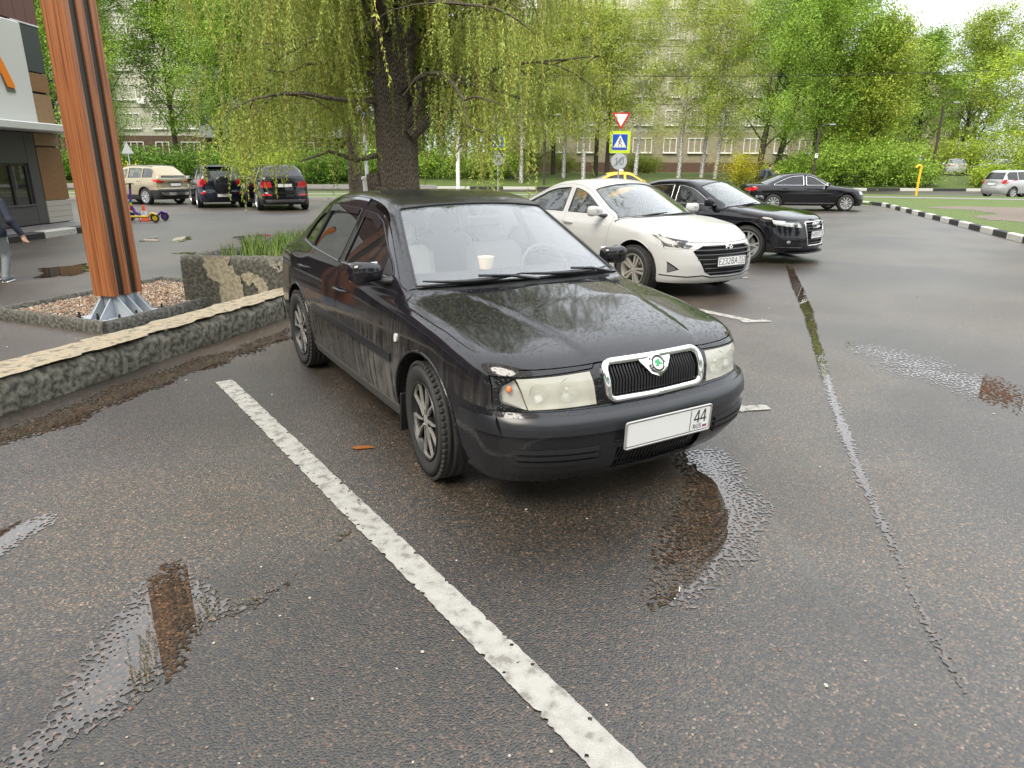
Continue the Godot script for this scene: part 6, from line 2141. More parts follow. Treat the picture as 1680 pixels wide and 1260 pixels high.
func planter() -> void:
	var root := thing("planter", Vector3.ZERO, "rough concrete planter with a peeled pale patch and grass growing inside", "planter")
	var A := Vector2(-3.86, -8.0)
	var B := Vector2(-0.9, -7.67)
	var C := Vector2(-3.05, -11.2)
	var E := Vector2(-0.3, -11.2)
	put("planter_wall", lumpy(A + Vector2(-0.02, -0.075), B + Vector2(0, -0.075), 0.15, 0.60, 0.06, 0.012, 50), M.old_concrete2, root)
	put("planter_wall", lumpy(C, A + Vector2(0.07, -0.16), 0.15, 0.60, 0.08, 0.012, 51), M.old_concrete2, root)
	put("planter_wall", lumpy(E, C + Vector2(0.08, 0.0), 0.15, 0.60, 0.12, 0.012, 52), M.old_concrete2, root)
	put("soil", prism_up(PackedVector2Array([A + Vector2(0.12, -0.15), B + Vector2(0, -0.15), E + Vector2(0, 0.08), C + Vector2(0.12, 0.08)]), 0.3, 0.50), M.earth, root)
	# the peeled render on the front: a thin skin of its own
	var skin := FastNoiseLite.new()
	skin.seed = 8; skin.frequency = 3.0
	var pp := [V2([0.30, 0.62, 0.62, 0.62, 0.60, 0.50, 0.72, 0.36, 0.82, 0.26, 0.88, 0.30, 0.92, 0.18, 1.02, 0.16, 1.06, 0.26, 0.98, 0.36, 0.86, 0.42, 0.74, 0.40, 0.72, 0.26, 0.76, 0.02, 0.42, 0.02, 0.46, 0.28, 0.34, 0.36, 0.27, 0.50]), V2([1.0, 0.58, 1.6, 0.56, 1.9, 0.40, 1.7, 0.22, 1.3, 0.30, 1.16, 0.46])]
	var nd := (B - A).normalized()
	for k in 2:
		var lo := Vector2(0.1, 0.0)
		var sh := sheet(lo, Vector2(2.1, 0.64), 0.014, 0.0, func(q): return inside_dist(q, pp[k]) / 0.05 + skin.get_noise_2d(q.x * 3.0, q.y * 3.0) * (0.9 if k == 0 else 2.0) - (0.0 if k == 0 else 0.5))
		var mb := MB.new()
		for j in sh.v.size():
			var x := sh.v[j].x
			var y := sh.v[j].z
			var w := A + nd * (x - 0.02) + Vector2(-nd.y, nd.x) * 0.013
			mb.vert(Vector3(w.x, minf(y, 0.598), w.y), Vector3(-nd.y, 0, nd.x), Vector2(x, y))
		mb.i = sh.i
		mb.rewind()
		put("render_patch", mb, M.render_pale if k == 0 else M.render_grey, root)
	var g := tufts(V2([-3.55, -8.25, -1.2, -8.0, -0.6, -11.0, -2.9, -11.0]), 0.50, 900, 0.16, 0.34, 12)
	g.name = numbered("grass")
	add_child(g)
	tag(g, "tall bright grass growing in the concrete planter", "grass", "", "stuff")

func tufts(area: PackedVector2Array, y: float, n: int, h0: float, h1: float, sd: int) -> MultiMeshInstance3D:
	var rng := RandomNumberGenerator.new()
	rng.seed = sd
	var mb := MB.new()
	for k in 9:
		var a := TAU * k / 9.0 + 0.3
		var out := Vector3(cos(a), 0, sin(a))
		var sd2 := Vector3(-sin(a), 0, cos(a)) * 0.02
		var lean := 0.15 + 0.1 * (k % 4)
		var p0 := out * 0.01
		var p1 := p0 + Vector3(0, 0.55, 0) + out * lean * 0.35
		var p2 := p0 + Vector3(0, 1.0 - lean * 0.4, 0) + out * lean
		var s := mb.vert(p0 - sd2, out + Vector3.UP)
		mb.vert(p0 + sd2, out + Vector3.UP); mb.vert(p1 + sd2 * 0.8, out + Vector3.UP); mb.vert(p1 - sd2 * 0.8, out + Vector3.UP); mb.vert(p2, out + Vector3.UP)
		mb.tri(s, s + 1, s + 2); mb.tri(s, s + 2, s + 3); mb.tri(s + 3, s + 2, s + 4)
	for k in mb.n.size(): mb.n[k] = mb.n[k].normalized()
	var mm := MultiMesh.new()
	mm.transform_format = MultiMesh.TRANSFORM_3D
	mm.use_colors = true
	mm.mesh = mb.mesh()
	mm.mesh.surface_set_material(0, M.grass_blade)
	var lo := area[0]
	var hi := area[0]
	for q in area:
		lo = lo.min(q); hi = hi.max(q)
	mm.instance_count = n
	var k := 0
	while k < n:
		var q := Vector2(rng.randf_range(lo.x, hi.x), rng.randf_range(lo.y, hi.y))
		if not Geometry2D.is_point_in_polygon(q, area): continue
		var h := rng.randf_range(h0, h1)
		mm.set_instance_transform(k, Transform3D(Basis(Vector3.UP, rng.randf() * TAU).scaled(Vector3(h * 0.9, h, h * 0.9)), Vector3(q.x, y, q.y)))
		var v := rng.randf_range(0.7, 1.25)
		mm.set_instance_color(k, Color(v * rng.randf_range(0.85, 1.15), v, v * 0.8))
		k += 1
	var mi := MultiMeshInstance3D.new()
	mi.multimesh = mm
	return mi

func gravel_bed() -> void:
	var A := Vector2(-5.58, -7.29)
	var B := Vector2(-4.04, -6.60)
	var e := Vector2(0.28, -0.96) * 2.35
	var C := B + e
	var D := A + e
	var kr := thing("bed_edging", Vector3.ZERO, "narrow concrete edging round the gravel bed of the timber-clad column", "edging")
	for q in [[A, B], [B, C], [C, D], [D, A]]:
		put("edging_stone", lumpy(q[0], q[1], 0.085, 0.12, 0.05, 0.006, 60), M.edging, kr)
	var soil := struct("gravel_base", prism_up(PackedVector2Array([A, B, C, D]), 0.0, 0.055), M.earth)
	# pebbles
	var rng := RandomNumberGenerator.new()
	rng.seed = 4
	var mb := MB.new()
	mb.ball(Vector3.ZERO, Vector3.ONE, 6, 4)
	for k in mb.v.size():
		mb.v[k] *= 1.0 + 0.18 * sin(mb.v[k].x * 5.0 + mb.v[k].z * 3.0)
	var mm := MultiMesh.new()
	mm.transform_format = MultiMesh.TRANSFORM_3D
	mm.use_colors = true
	mm.mesh = mb.mesh()
	mm.mesh.surface_set_material(0, M.pebble)
	var n := 9000
	mm.instance_count = n
	var cols := [Color(0.36, 0.22, 0.12), Color(0.48, 0.33, 0.19), Color(0.25, 0.17, 0.11), Color(0.55, 0.48, 0.38), Color(0.30, 0.14, 0.08), Color(0.16, 0.13, 0.11)]
	for k in n:
		var u := rng.randf_range(0.03, 0.97)
		var v := rng.randf_range(0.03, 0.97)
		var q := A + (B - A) * u + (D - A) * v
		var r := rng.randf_range(0.008, 0.017)
		mm.set_instance_transform(k, Transform3D(Basis.from_euler(Vector3(rng.randf() * 6, rng.randf() * 6, rng.randf() * 6)).scaled_local(Vector3(r, r * rng.randf_range(0.5, 0.8), r * rng.randf_range(0.8, 1.4))), Vector3(q.x, 0.058 + rng.randf() * 0.014, q.y)))
		mm.set_instance_color(k, cols[rng.randi() % 6] * rng.randf_range(0.45, 0.85))
	var mi := MultiMeshInstance3D.new()
	mi.name = "gravel"
	mi.multimesh = mm
	add_child(mi)
	tag(mi, "brown pebbles filling the bed under the timber-clad column", "gravel", "", "stuff")
	column()

func column() -> void:
	# timber-clad shaft: 0.26 x 0.40, two dark grooves on its broad faces
	var u := Vector3(0.971, 0, 0.238)      # along the narrow face
	var w := Vector3(0.278, 0, -0.961)     # along the broad face
	var front := Vector3(-4.11, 0.30, -6.94)
	var cen := front - u * 0.129 + w * 0.198
	var root := thing("clad_column", Vector3(cen.x, 0.06, cen.z), "tall timber-clad column with two dark vertical grooves on a steel foot", "column")
	root.transform.basis = Basis(u, Vector3.UP, w.cross(Vector3.ZERO) + u.cross(Vector3.UP))
	var H := 8.4
	var y0 := 0.24
	var zl := root.transform.basis.z
	var sgn := signf(zl.dot(w))
	# boards: each broad face is three timber strips with grooves between; joints every 2.9 m
	var seams := [y0, 3.06, 5.95, H]
	for k in 3:
		var hh: float = seams[k + 1] - seams[k] - 0.006
		var yc: float = (seams[k + 1] + seams[k]) * 0.5
		for st in [[-0.198, -0.132], [-0.052, 0.040], [0.116, 0.198]]:
			var mb := MB.new()
			mb.box(Vector3(0, yc, (st[0] + st[1]) * 0.5 * sgn), Vector3(0.258, hh, st[1] - st[0]), 0.004)
			put("cladding_board", mb, M.timber_red, root)
	var core := MB.new()
	core.box(Vector3(0, (H + y0) * 0.5, 0), Vector3(0.215, H - y0 - 0.02, 0.38), 0.0)
	put("core", core, M.groove, root)
	# steel foot: post, plate, sloping fins, bolts
	var ft := MB.new()
	ft.box(Vector3(0, 0.12, 0), Vector3(0.17, 0.25, 0.30), 0.004)
	put("foot_post", ft, M.steel, root)
	ft = MB.new()
	ft.box(Vector3(0, 0.012, 0), Vector3(0.62, 0.02, 0.74), 0.004)
	put("base_plate", ft, M.steel, root)
	for e in [[0.0, 1, -0.13], [0.0, 1, 0.0], [0.0, 1, 0.13], [0.0, -1, -0.13], [0.0, -1, 0.0], [0.0, -1, 0.13]]:
		var fin := MB.new()
		fin.prism(V2([0.085, 0.022, 0.29, 0.022, 0.29, 0.04, 0.10, 0.235, 0.085, 0.235]), 0.012, Transform3D(Basis(Vector3(e[1], 0, 0), Vector3.UP, Vector3(0, 0, e[1])), Vector3(0, 0, e[2])))
		put("fin", fin, M.steel, root)
	for e in [[1, -0.06], [1, 0.06], [-1, -0.06], [-1, 0.06]]:
		var fin := MB.new()
		fin.prism(V2([0.15, 0.022, 0.35, 0.022, 0.35, 0.04, 0.165, 0.235, 0.15, 0.235]), 0.012, Transform3D(Basis(Vector3(0, 0, e[0]), Vector3.UP, Vector3(-e[0], 0, 0)), Vector3(e[1], 0, 0)))
		put("fin", fin, M.steel, root)
	for e in [[0.25, 0.3], [0.25, -0.3], [-0.25, 0.3], [-0.25, -0.3], [0.25, 0.07], [-0.25, 0.07], [0.0, 0.32], [0.0, -0.32]]:
		var bo := MB.new()
		bo.lathe(V2([0.016, 0.02, 0.016, 0.06, 0.011, 0.062, 0.011, 0.09, 0.0, 0.092]), 6, Transform3D(Basis(), Vector3(e[0], 0, e[1])))
		put("anchor_bolt", bo, M.groove, root)

# ---------------------------------------------------------------- trees
func sprig(n: int, leaf: float, wide: float, reach: float, sd: int, droop := 0.0) -> ArrayMesh:
	var rng := RandomNumberGenerator.new()
	rng.seed = sd
	var mb := MB.new()
	for k in n:
		var p := Vector3(rng.randfn(), rng.randfn() * 0.8 - droop * rng.randf(), rng.randfn()).limit_length(2.0) * reach * 0.5
		var b := Basis.from_euler(Vector3(rng.randf_range(-1.1, 1.1), rng.randf() * TAU, rng.randf_range(-1.1, 1.1)))
		var l := leaf * rng.randf_range(0.75, 1.25)
		var w := wide * rng.randf_range(0.8, 1.2)
		var up := b.y
		var s := mb.vert(p, up)
		mb.vert(p + b * Vector3(w * 0.5, -0.1 * w, l * 0.45), (up + b.x * 0.3).normalized())
		mb.vert(p + b * Vector3(0, -0.12 * l, l), up)
		mb.vert(p + b * Vector3(-w * 0.5, -0.1 * w, l * 0.45), (up - b.x * 0.3).normalized())
		mb.tri(s, s + 1, s + 2); mb.tri(s, s + 2, s + 3)
	return mb.mesh()

func strand(ln: float, n: int, leaf: float, wide: float, sd: int) -> ArrayMesh:
	# a hanging willow twig with narrow leaves along it; local -y is down
	var rng := RandomNumberGenerator.new()
	rng.seed = sd
	var mb := MB.new()
	var path := PackedVector3Array()
	for k in 7:
		var t := k / 6.0
		path.append(Vector3(0.10 * sin(t * 2.6 + sd) * t, -ln * t, 0.08 * cos(t * 2.1 + sd) * t))
	mb.tube(path, PackedFloat32Array([0.005, 0.004, 0.003, 0.003, 0.002, 0.002, 0.001]), 3, false)
	for k in mb.v.size(): mb.c.append(Color(0.55, 0.45, 0.3))
	for k in n:
		var t := rng.randf_range(0.06, 1.0)
		var p := path[int(t * 5.99)].lerp(path[mini(int(t * 5.99) + 1, 6)], fposmod(t * 5.99, 1.0))
		var a := rng.randf() * TAU
		var d := Vector3(cos(a), -rng.randf_range(0.25, 1.6), sin(a)).normalized()
		var sd2 := d.cross(Vector3(rng.randfn(), rng.randfn(), rng.randfn())).normalized()
		var nn := d.cross(sd2)
		var l := leaf * rng.randf_range(0.7, 1.3)
		var w := wide * rng.randf_range(0.8, 1.2)
		var cat := rng.randf() < 0.36
		if cat:
			l *= 0.55; w *= 1.25
		var col := Color(1.28, 1.05, 1.25) if cat else Color(1, 1, 1) * rng.randf_range(0.75, 1.15)
		var s := mb.vert(p, nn)
		mb.vert(p + d * l * 0.45 + sd2 * w * 0.5, nn); mb.vert(p + d * l + nn * l * 0.1, nn); mb.vert(p + d * l * 0.45 - sd2 * w * 0.5, nn)
		for j in 4: mb.c.append(col)
		mb.tri(s, s + 1, s + 2); mb.tri(s, s + 2, s + 3)
	return mb.mesh()

func limb_path(a: Vector3, dir: Vector3, ln: float, bend: Vector3, rng: RandomNumberGenerator, n := 5) -> PackedVector3Array:
	var p := PackedVector3Array([a])
	var d := dir.normalized()
	for k in n:
		d = (d + bend / n + Vector3(rng.randfn(), rng.randfn(), rng.randfn()) * 0.11).normalized()
		p.append(p[k] + d * ln / n)
	return p

func tapered(r0: float, r1: float, n: int) -> PackedFloat32Array:
	var r := PackedFloat32Array()
	for k in n: r.append(lerpf(r0, r1, float(k) / (n - 1)))
	return r

func crown_of(mesh: ArrayMesh, m: Material, at: Array, cols: PackedColorArray) -> MultiMeshInstance3D:
	var mm := MultiMesh.new()
	mm.transform_format = MultiMesh.TRANSFORM_3D
	mm.use_colors = true
	mm.mesh = mesh
	mm.instance_count = at.size()
	for k in at.size():
		mm.set_instance_transform(k, at[k])
		mm.set_instance_color(k, cols[k])
	var mi := MultiMeshInstance3D.new()
	mi.name = "crown"
	mi.set_meta("kind", "stuff")
	mi.multimesh = mm
	mi.material_override = m
	return mi

var sprigs := {}
# o: h height, r crown radius, lean, c0 where the crown starts, tr trunk radius, n leaf sprigs, leaf mesh key, mat, bark, limbs, up (how steep the limbs rise)
func tree(called: String, label: String, base: Vector3, o: Dictionary, sd: int, group := "") -> void:
	var rng := RandomNumberGenerator.new()
	rng.seed = sd
	var root := thing(called, base, label, o.get("cat", "tree"), group)
	var h: float = o.h
	var lean: Vector3 = o.get("lean", Vector3.ZERO)
	var wood := MB.new()
	var tp := PackedVector3Array()
	for k in 9:
		var t := k / 8.0
		tp.append(Vector3(rng.randfn() * 0.10 * t, h * 0.93 * t - 0.1, rng.randfn() * 0.10 * t) + lean * t * t * h * 0.5 + lean * t * h * 0.5)
	wood.tube(tp, tapered(o.tr, o.tr * 0.12, 9), o.get("sides", 8), false)
	var at := []
	var cols := PackedColorArray()
	var pts := []
	var limbs: int = o.get("limbs", 22)
	var r: float = o.r
	for k in limbs:
		var t := lerpf(o.c0, 0.97, pow((k + 0.5) / limbs, 0.85))
		var a := k * 2.39996 + rng.randf() * 0.7
		var pf := sin(PI * clampf((t - o.c0) / (1.0 - o.c0) * 0.86 + 0.14, 0.0, 1.0))
		var ln := r * (0.35 + 0.75 * pf) * rng.randf_range(0.75, 1.15)
		var up: float = o.get("up", 0.7) + 0.5 * t
		var s := tp[int(t * 7.99)].lerp(tp[int(t * 7.99) + 1], fposmod(t * 7.99, 1.0))
		var lp := limb_path(s, Vector3(cos(a), up, sin(a)), ln, Vector3(0, o.get("bend", -0.5), 0), rng)
		wood.tube(lp, tapered(o.tr * 0.36 * (1.15 - t), 0.012, 6), 5, false)
		for j in 5:
			var b0 := lp[1 + j % 5]
			var tw := limb_path(b0, (lp[mini(2 + j % 5, 5)] - lp[j % 5]).normalized() + Vector3(rng.randfn(), rng.randfn() * 0.6, rng.randfn()) * 0.8, ln * rng.randf_range(0.25, 0.5), Vector3(0, o.get("bend", -0.5), 0), rng, 3)
			wood.tube(tw, tapered(0.02, 0.006, 4), 3, false)
			pts.append_array([tw[1], tw[2], tw[3], tw[3]])
		pts.append_array([lp[3], lp[4], lp[5]])
	put("trunk", wood, o.bark, root)
	var n: int = o.n
	var sc: Vector2 = o.get("scale", Vector2(0.8, 1.3))
	var jit: float = o.get("jit", 0.55)
	for k in n:
		var p: Vector3 = pts[rng.randi() % pts.size()] + Vector3(rng.randfn(), rng.randfn() * 0.8, rng.randfn()) * jit
		at.append(Transform3D(Basis.from_euler(Vector3(rng.randf_range(-0.6, 0.6), rng.randf() * TAU, rng.randf_range(-0.6, 0.6))).scaled(Vector3.ONE * rng.randf_range(sc.x, sc.y)), p))
		var v := rng.randf_range(0.75, 1.2)
		cols.append(Color(v * rng.randf_range(0.88, 1.12), v, v * rng.randf_range(0.7, 1.1)))
	root.add_child(crown_of(sprigs[o.leaf], o.mat, at, cols))

func shrub(label: String, base: Vector3, r: Vector3, n: int, m: Material, leaf: String, sd: int, group := "") -> void:
	var rng := RandomNumberGenerator.new()
	rng.seed = sd
	var root := thing("shrub", base, label, "shrub", group)
	var wood := MB.new()
	var at := []
	var cols := PackedColorArray()
	var tips := []
	for k in 16:
		var a := TAU * k / 16.0 + rng.randf()
		var p := limb_path(Vector3(rng.randfn() * 0.15, -0.05, rng.randfn() * 0.15), Vector3(cos(a) * r.x * rng.randf(), r.y * rng.randf_range(0.6, 1.1), sin(a) * r.z * rng.randf()), r.y * rng.randf_range(0.8, 1.15), Vector3(cos(a), -0.3, sin(a)) * 0.7, rng)
		wood.tube(p, tapered(0.03, 0.006, 6), 4, false)
		tips.append_array([p[2], p[3], p[4], p[5]])
	put("stem", wood, M.bark_dark, root)
	for k in n:
		var p: Vector3 = tips[rng.randi() % tips.size()] + Vector3(rng.randfn() * r.x * 0.28, rng.randfn() * r.y * 0.16, rng.randfn() * r.z * 0.28)
		p.y = maxf(p.y, 0.08)
		at.append(Transform3D(Basis.from_euler(Vector3(rng.randf_range(-0.6, 0.6), rng.randf() * TAU, rng.randf_range(-0.6, 0.6))).scaled(Vector3.ONE * rng.randf_range(0.7, 1.2)), p))
		var v := rng.randf_range(0.7, 1.2)
		cols.append(Color(v, v * rng.randf_range(0.92, 1.08), v * 0.9))
	var cr := crown_of(sprigs[leaf], m, at, cols)
	cr.name = "foliage"
	root.add_child(cr)

func willow(base: Vector3, sd: int) -> void:
	var rng := RandomNumberGenerator.new()
	rng.seed = sd
	var root := thing("willow_tree", base, "big willow with a thick furrowed trunk and hanging yellow-green twigs", "tree")
	var wood := MB.new()
	# trunk: broad, slightly ribbed
	var tp := V3([0.0, -0.1, 0.0, 0.0, 0.6, 0.0, 0.02, 1.3, 0.0, 0.0, 2.1, 0.0, -0.03, 3.0, 0.0, -0.05, 4.0, 0.05, -0.1, 5.6, 0.1, -0.2, 8.0, 0.1, -0.1, 12.4, 0.0])
	var tr := PackedFloat32Array([0.62, 0.52, 0.48, 0.46, 0.44, 0.36, 0.27, 0.20, 0.08])
	var sd2 := 40
	var s := wood.v.size()
	var ring := 46
	for k in ring + 1:
		var t := 8.0 * k / ring
		var i := mini(int(t), 7)
		var c := tp[i].lerp(tp[i + 1], t - i)
		var r := lerpf(tr[i], tr[i + 1], t - i)
		for j in sd2 + 1:
			var a := TAU * j / sd2
			var w := 1.0 + 0.045 * sin(a * 9.0 + c.y * 0.7) + 0.03 * sin(a * 17.0 - c.y * 1.9) + 0.025 * sin(a * 3.0 + 1.0) + (0.06 * sin(c.y * 3.1 + a * 2.0) * exp(-c.y * 0.6))
			wood.vert(c + Vector3(cos(a), 0, sin(a)) * r * w, Vector3(cos(a), 0, sin(a)), Vector2(a * r, c.y))
	for k in ring:
		for j in sd2:
			var a := s + k * (sd2 + 1) + j
			wood.tri(a, a + 1, a + sd2 + 2); wood.tri(a, a + sd2 + 2, a + sd2 + 1)
	# a cut stub low on the left, a hollow limb on the right
	wood.tube(V3([-0.3, 0.9, 0.1, -0.52, 1.15, 0.25, -0.55, 1.45, 0.28]), PackedFloat32Array([0.22, 0.19, 0.15]), 9)
	wood.tube(V3([0.3, 2.55, 0.2, 0.55, 2.9, 0.3, 0.62, 3.45, 0.3, 0.75, 3.52, 0.3, 1.2, 3.5, 0.3, 1.65, 3.42, 0.35, 2.3, 3.3, 0.4, 2.9, 3.1, 0.4]), PackedFloat32Array([0.15, 0.13, 0.11, 0.11, 0.1, 0.09, 0.07, 0.03]), 8, false)
	wood.tube(V3([0.4, 2.3, 0.3, 0.75, 2.6, 0.35, 1.05, 2.85, 0.4, 1.5, 2.9, 0.4]), PackedFloat32Array([0.16, 0.13, 0.1, 0.05]), 8, false)
	wood.tube(V3([-0.3, 1.9, 0.1, -0.9, 1.75, 0.3, -1.5, 1.95, 0.4, -2.2, 1.7, 0.5]), PackedFloat32Array([0.08, 0.06, 0.05, 0.02]), 6, false)
	wood.tube(V3([0.12, 3.2, 0.05, 0.26, 4.2, 0.1, 0.4, 5.4, 0.1, 0.7, 7.0, 0.0, 1.0, 9.5, 0.0]), PackedFloat32Array([0.3, 0.27, 0.23, 0.17, 0.08]), 12, false)
	put("trunk", wood, M.bark_willow, root)
	wood = MB.new()
	var ends := []
	for k in 74:
		var t := lerpf(2.6, 12.0, pow((k + 0.5) / 74.0, 0.9))
		var a := k * 2.39996 + rng.randf() * 0.5
		var ln := rng.randf_range(2.6, 6.2) * (1.1 - 0.05 * t if t < 6.5 else 1.2)
		var lp := limb_path(Vector3(0, t, 0), Vector3(cos(a), rng.randf_range(0.15, 0.9), sin(a)), ln, Vector3(0, -0.75, 0), rng, 7)
		wood.tube(lp, tapered(0.075, 0.01, 8), 6, false)
		for j in 7:
			var b0 := lp[2 + j % 6]
			var tw := limb_path(b0, Vector3(rng.randfn(), 0.25, rng.randfn()), rng.randf_range(0.7, 1.9), Vector3(0, -0.9, 0), rng, 4)
			wood.tube(tw, tapered(0.022, 0.006, 5), 4, false)
			ends.append_array([tw[1], tw[2], tw[3], tw[4], b0])
	put("branches", wood, M.bark_willow, root)
	var at := []
	var cols := PackedColorArray()
	for k in 9500:
		var p: Vector3 = ends[rng.randi() % ends.size()] + Vector3(rng.randfn(), rng.randfn() * 0.5, rng.randfn()) * 0.22
		if p.y < 1.9: continue
		if absf(p.x - 0.02 - p.z * 0.16) < 0.75 and p.z > -0.3 and p.y < 6.0 and rng.randf() < 0.93: continue
		var l := minf(rng.randf_range(0.7, 1.8), p.y - rng.randf_range(0.6, 1.6))
		at.append(Transform3D(Basis.from_euler(Vector3(rng.randfn() * 0.16, rng.randf() * TAU, rng.randfn() * 0.16)).scaled_local(Vector3(1, l, 1)), p))
		var v := rng.randf_range(0.72, 1.25)
		cols.append(Color(v * rng.randf_range(0.9, 1.2), v, v * 0.9))
	root.add_child(crown_of(sprigs.strand, M.leaf_willow, at, cols))

func vegetation() -> void:
	sprigs.broad = sprig(14, 0.15, 0.10, 0.55, 1)
	sprigs.fine = sprig(20, 0.10, 0.065, 0.5, 2)
	sprigs.birch = sprig(18, 0.09, 0.065, 0.5, 3, 1.6)
	sprigs.strand = strand(1.0, 64, 0.07, 0.02, 4)
	willow(Vector3(-2.75, 0, -17.0), 7)
	# a second, thinner willow stem behind
	tree("willow_tree", "slim dark-stemmed willow standing behind the thick willow trunk", Vector3(-5.0, 0, -22.5), {"h": 9.5, "r": 3.4, "c0": 0.3, "tr": 0.26, "n": 2300, "leaf": "strand", "mat": M.leaf_willow, "bark": M.bark_willow, "limbs": 26, "bend": -0.9, "jit": 0.3, "scale": Vector2(0.6, 1.2)}, 8)
	# trees beyond the road, on the left
	var G := "green trees in front of the left apartment block"
	var left := [[-39.0, -61.5, 18.0, 4.2, "broad", M.leaf_a], [-34.0, -60.0, 17.0, 3.8, "fine", M.leaf_b], [-29.5, -63.0, 18.5, 4.2, "broad", M.leaf_a], [-24.5, -61.0, 15.5, 3.6, "fine", M.leaf_b], [-20.5, -60.0, 14.0, 3.2, "broad", M.leaf_a], [-16.0, -62.5, 14.5, 3.6, "fine", M.leaf_c], [-44.0, -63.0, 18.0, 4.4, "fine", M.leaf_b]]
	for k in left.size():
		var e: Array = left[k]
		tree("deciduous_tree", "leafy spring-green tree in front of the left apartment block", Vector3(e[0], ground_at(e[1]), e[1]), {"h": e[2], "r": e[3], "c0": 0.16, "tr": 0.24, "n": 3300, "leaf": e[4], "mat": e[5], "bark": M.bark_dark, "limbs": 30, "up": 1.0, "bend": 0.1, "lean": Vector3(0.05 - 0.03 * k, 0, 0)}, 100 + k, G)
	# birches before the beige block
	var bi := [[0.7, -60.0, 12.0, 0.0], [4.4, -62.0, 15.0, 0.01], [6.0, -60.5, 15.0, 0.0], [10.4, -60.5, 16.0, 0.05], [14.2, -61.0, 16.0, 0.04], [16.3, -61.5, 16.5, 0.06], [17.2, -60.5, 15.0, 0.09]]
	for k in bi.size():
		var e: Array = bi[k]
		tree("birch_tree", "white-barked birch with hanging yellow-green twigs before the beige block", Vector3(e[0], ground_at(e[1]), e[1]), {"h": e[2], "r": 2.7, "c0": 0.24, "tr": 0.19, "n": 1900, "leaf": "birch", "mat": M.leaf_birch, "bark": M.bark_birch, "limbs": 26, "up": 0.9, "bend": -0.9, "jit": 0.4, "lean": Vector3(e[3], 0, 0)}, 200 + k, "birches before the beige block")
	for k in 3:
		tree("deciduous_tree", "dark-trunked tree standing among the birches", Vector3([7.3, 8.2, 3.6][k], ground_at(-63), [-63.0, -62.0, -64.0][k]), {"h": [14.0, 13.0, 14.5][k], "r": 3.2, "c0": 0.3, "tr": 0.22, "n": 1700, "leaf": "fine", "mat": M.leaf_birch, "bark": M.bark_dark, "limbs": 22, "up": 0.9, "bend": -0.3}, 240 + k, "dark-trunked trees among the birches")
	for k in 5:
		tree("deciduous_tree", "bushy green tree between the willow and the birches", Vector3([-11.5, -8.2, -5.0, -2.2, 1.8][k], ground_at(-65), [-64.0, -66.0, -63.5, -65.0, -68.0][k]), {"h": [13.0, 15.0, 12.0, 14.0, 13.0][k], "r": 3.6, "c0": 0.06, "tr": 0.2, "n": 2300, "leaf": "fine", "mat": [M.leaf_b, M.leaf_c, M.leaf_b, M.leaf_birch, M.leaf_c][k], "bark": M.bark_dark, "limbs": 28, "up": 0.8, "bend": -0.2}, 260 + k, "bushy trees between the willow and the birches")
	# right-hand trees
	var rt := [[20.4, -59.5, 16.5, 4.6, 0.14, "fine", M.leaf_b], [22.2, -60.5, 16.0, 4.6, 0.22, "fine", M.leaf_b], [26.0, -62.0, 15.5, 4.4, 0.05, "broad", M.leaf_b], [30.5, -61.5, 12.5, 3.6, 0.0, "broad", M.leaf_c]]
	for k in rt.size():
		var e: Array = rt[k]
		tree("deciduous_tree", ["dark-trunked tree leaning furthest over behind the side-on black saloon", "dark-trunked tree leaning steeply right beside the yellow bush", "dense upright green tree above the bushes behind the side-on saloon", "shorter upright green tree at the end of the bushes by the lamp post"][k], Vector3(e[0], ground_at(e[1]), e[1]), {"h": e[2], "r": e[3], "c0": 0.16, "tr": 0.28, "n": 3600, "leaf": e[5], "mat": e[6], "bark": M.bark_dark, "limbs": 30, "up": 0.9, "bend": 0.0, "lean": Vector3(e[4], 0, 0)}, 300 + k, "trees behind the side-on saloon")
	var fr := [[36.0, -76.0, 10.5, 4.2, M.leaf_c], [40.5, -84.0, 12.5, 4.6, M.leaf_c], [46.0, -82.0, 14.5, 4.8, M.leaf_a], [52.5, -84.0, 17.0, 5.2, M.leaf_c], [58.0, -80.0, 18.0, 5.4, M.leaf_c], [66.0, -84.0, 20.0, 5.6, M.leaf_a], [34.0, -92.0, 13.0, 4.6, M.leaf_c], [72.0, -92.0, 19.0, 5.6, M.leaf_c], [48.0, -96.0, 15.0, 5.4, M.leaf_a], [62.0, -97.0, 16.0, 5.6, M.leaf_a], [40.0, -98.0, 14.0, 5.2, M.leaf_a]]
	for k in fr.size():
		var e: Array = fr[k]
		tree("deciduous_tree", "tall tree in young leaf standing behind the far parked cars", Vector3(e[0], ground_at(e[1]), e[1]), {"h": e[2], "r": e[3], "c0": 0.05, "tr": 0.26, "n": 3000, "leaf": "broad", "mat": e[4], "bark": M.bark_dark, "limbs": 28, "up": 1.0, "bend": -0.1}, 330 + k, "trees behind the far parked cars")
	tree("deciduous_tree", "spreading yellow-green tree overhanging the yard entrance beside the silver minivan", Vector3(45.5, ground_at(-58.5), -58.5), {"h": 13.5, "r": 6.2, "c0": 0.12, "tr": 0.3, "n": 5200, "leaf": "broad", "mat": M.leaf_bright, "bark": M.bark_dark, "limbs": 34, "up": 0.5, "bend": -0.3}, 350)
	# shrubs
	for k in 13:
		shrub("dense dark green bush in the hedge below the left trees", Vector3(-46.0 + k * 2.7, ground_at(-60.5), -60.5 + (k % 3) * 0.6), Vector3(1.9, 2.6, 1.4), 520, M.leaf_dark, "broad", 400 + k, "bushes of the left hedge")
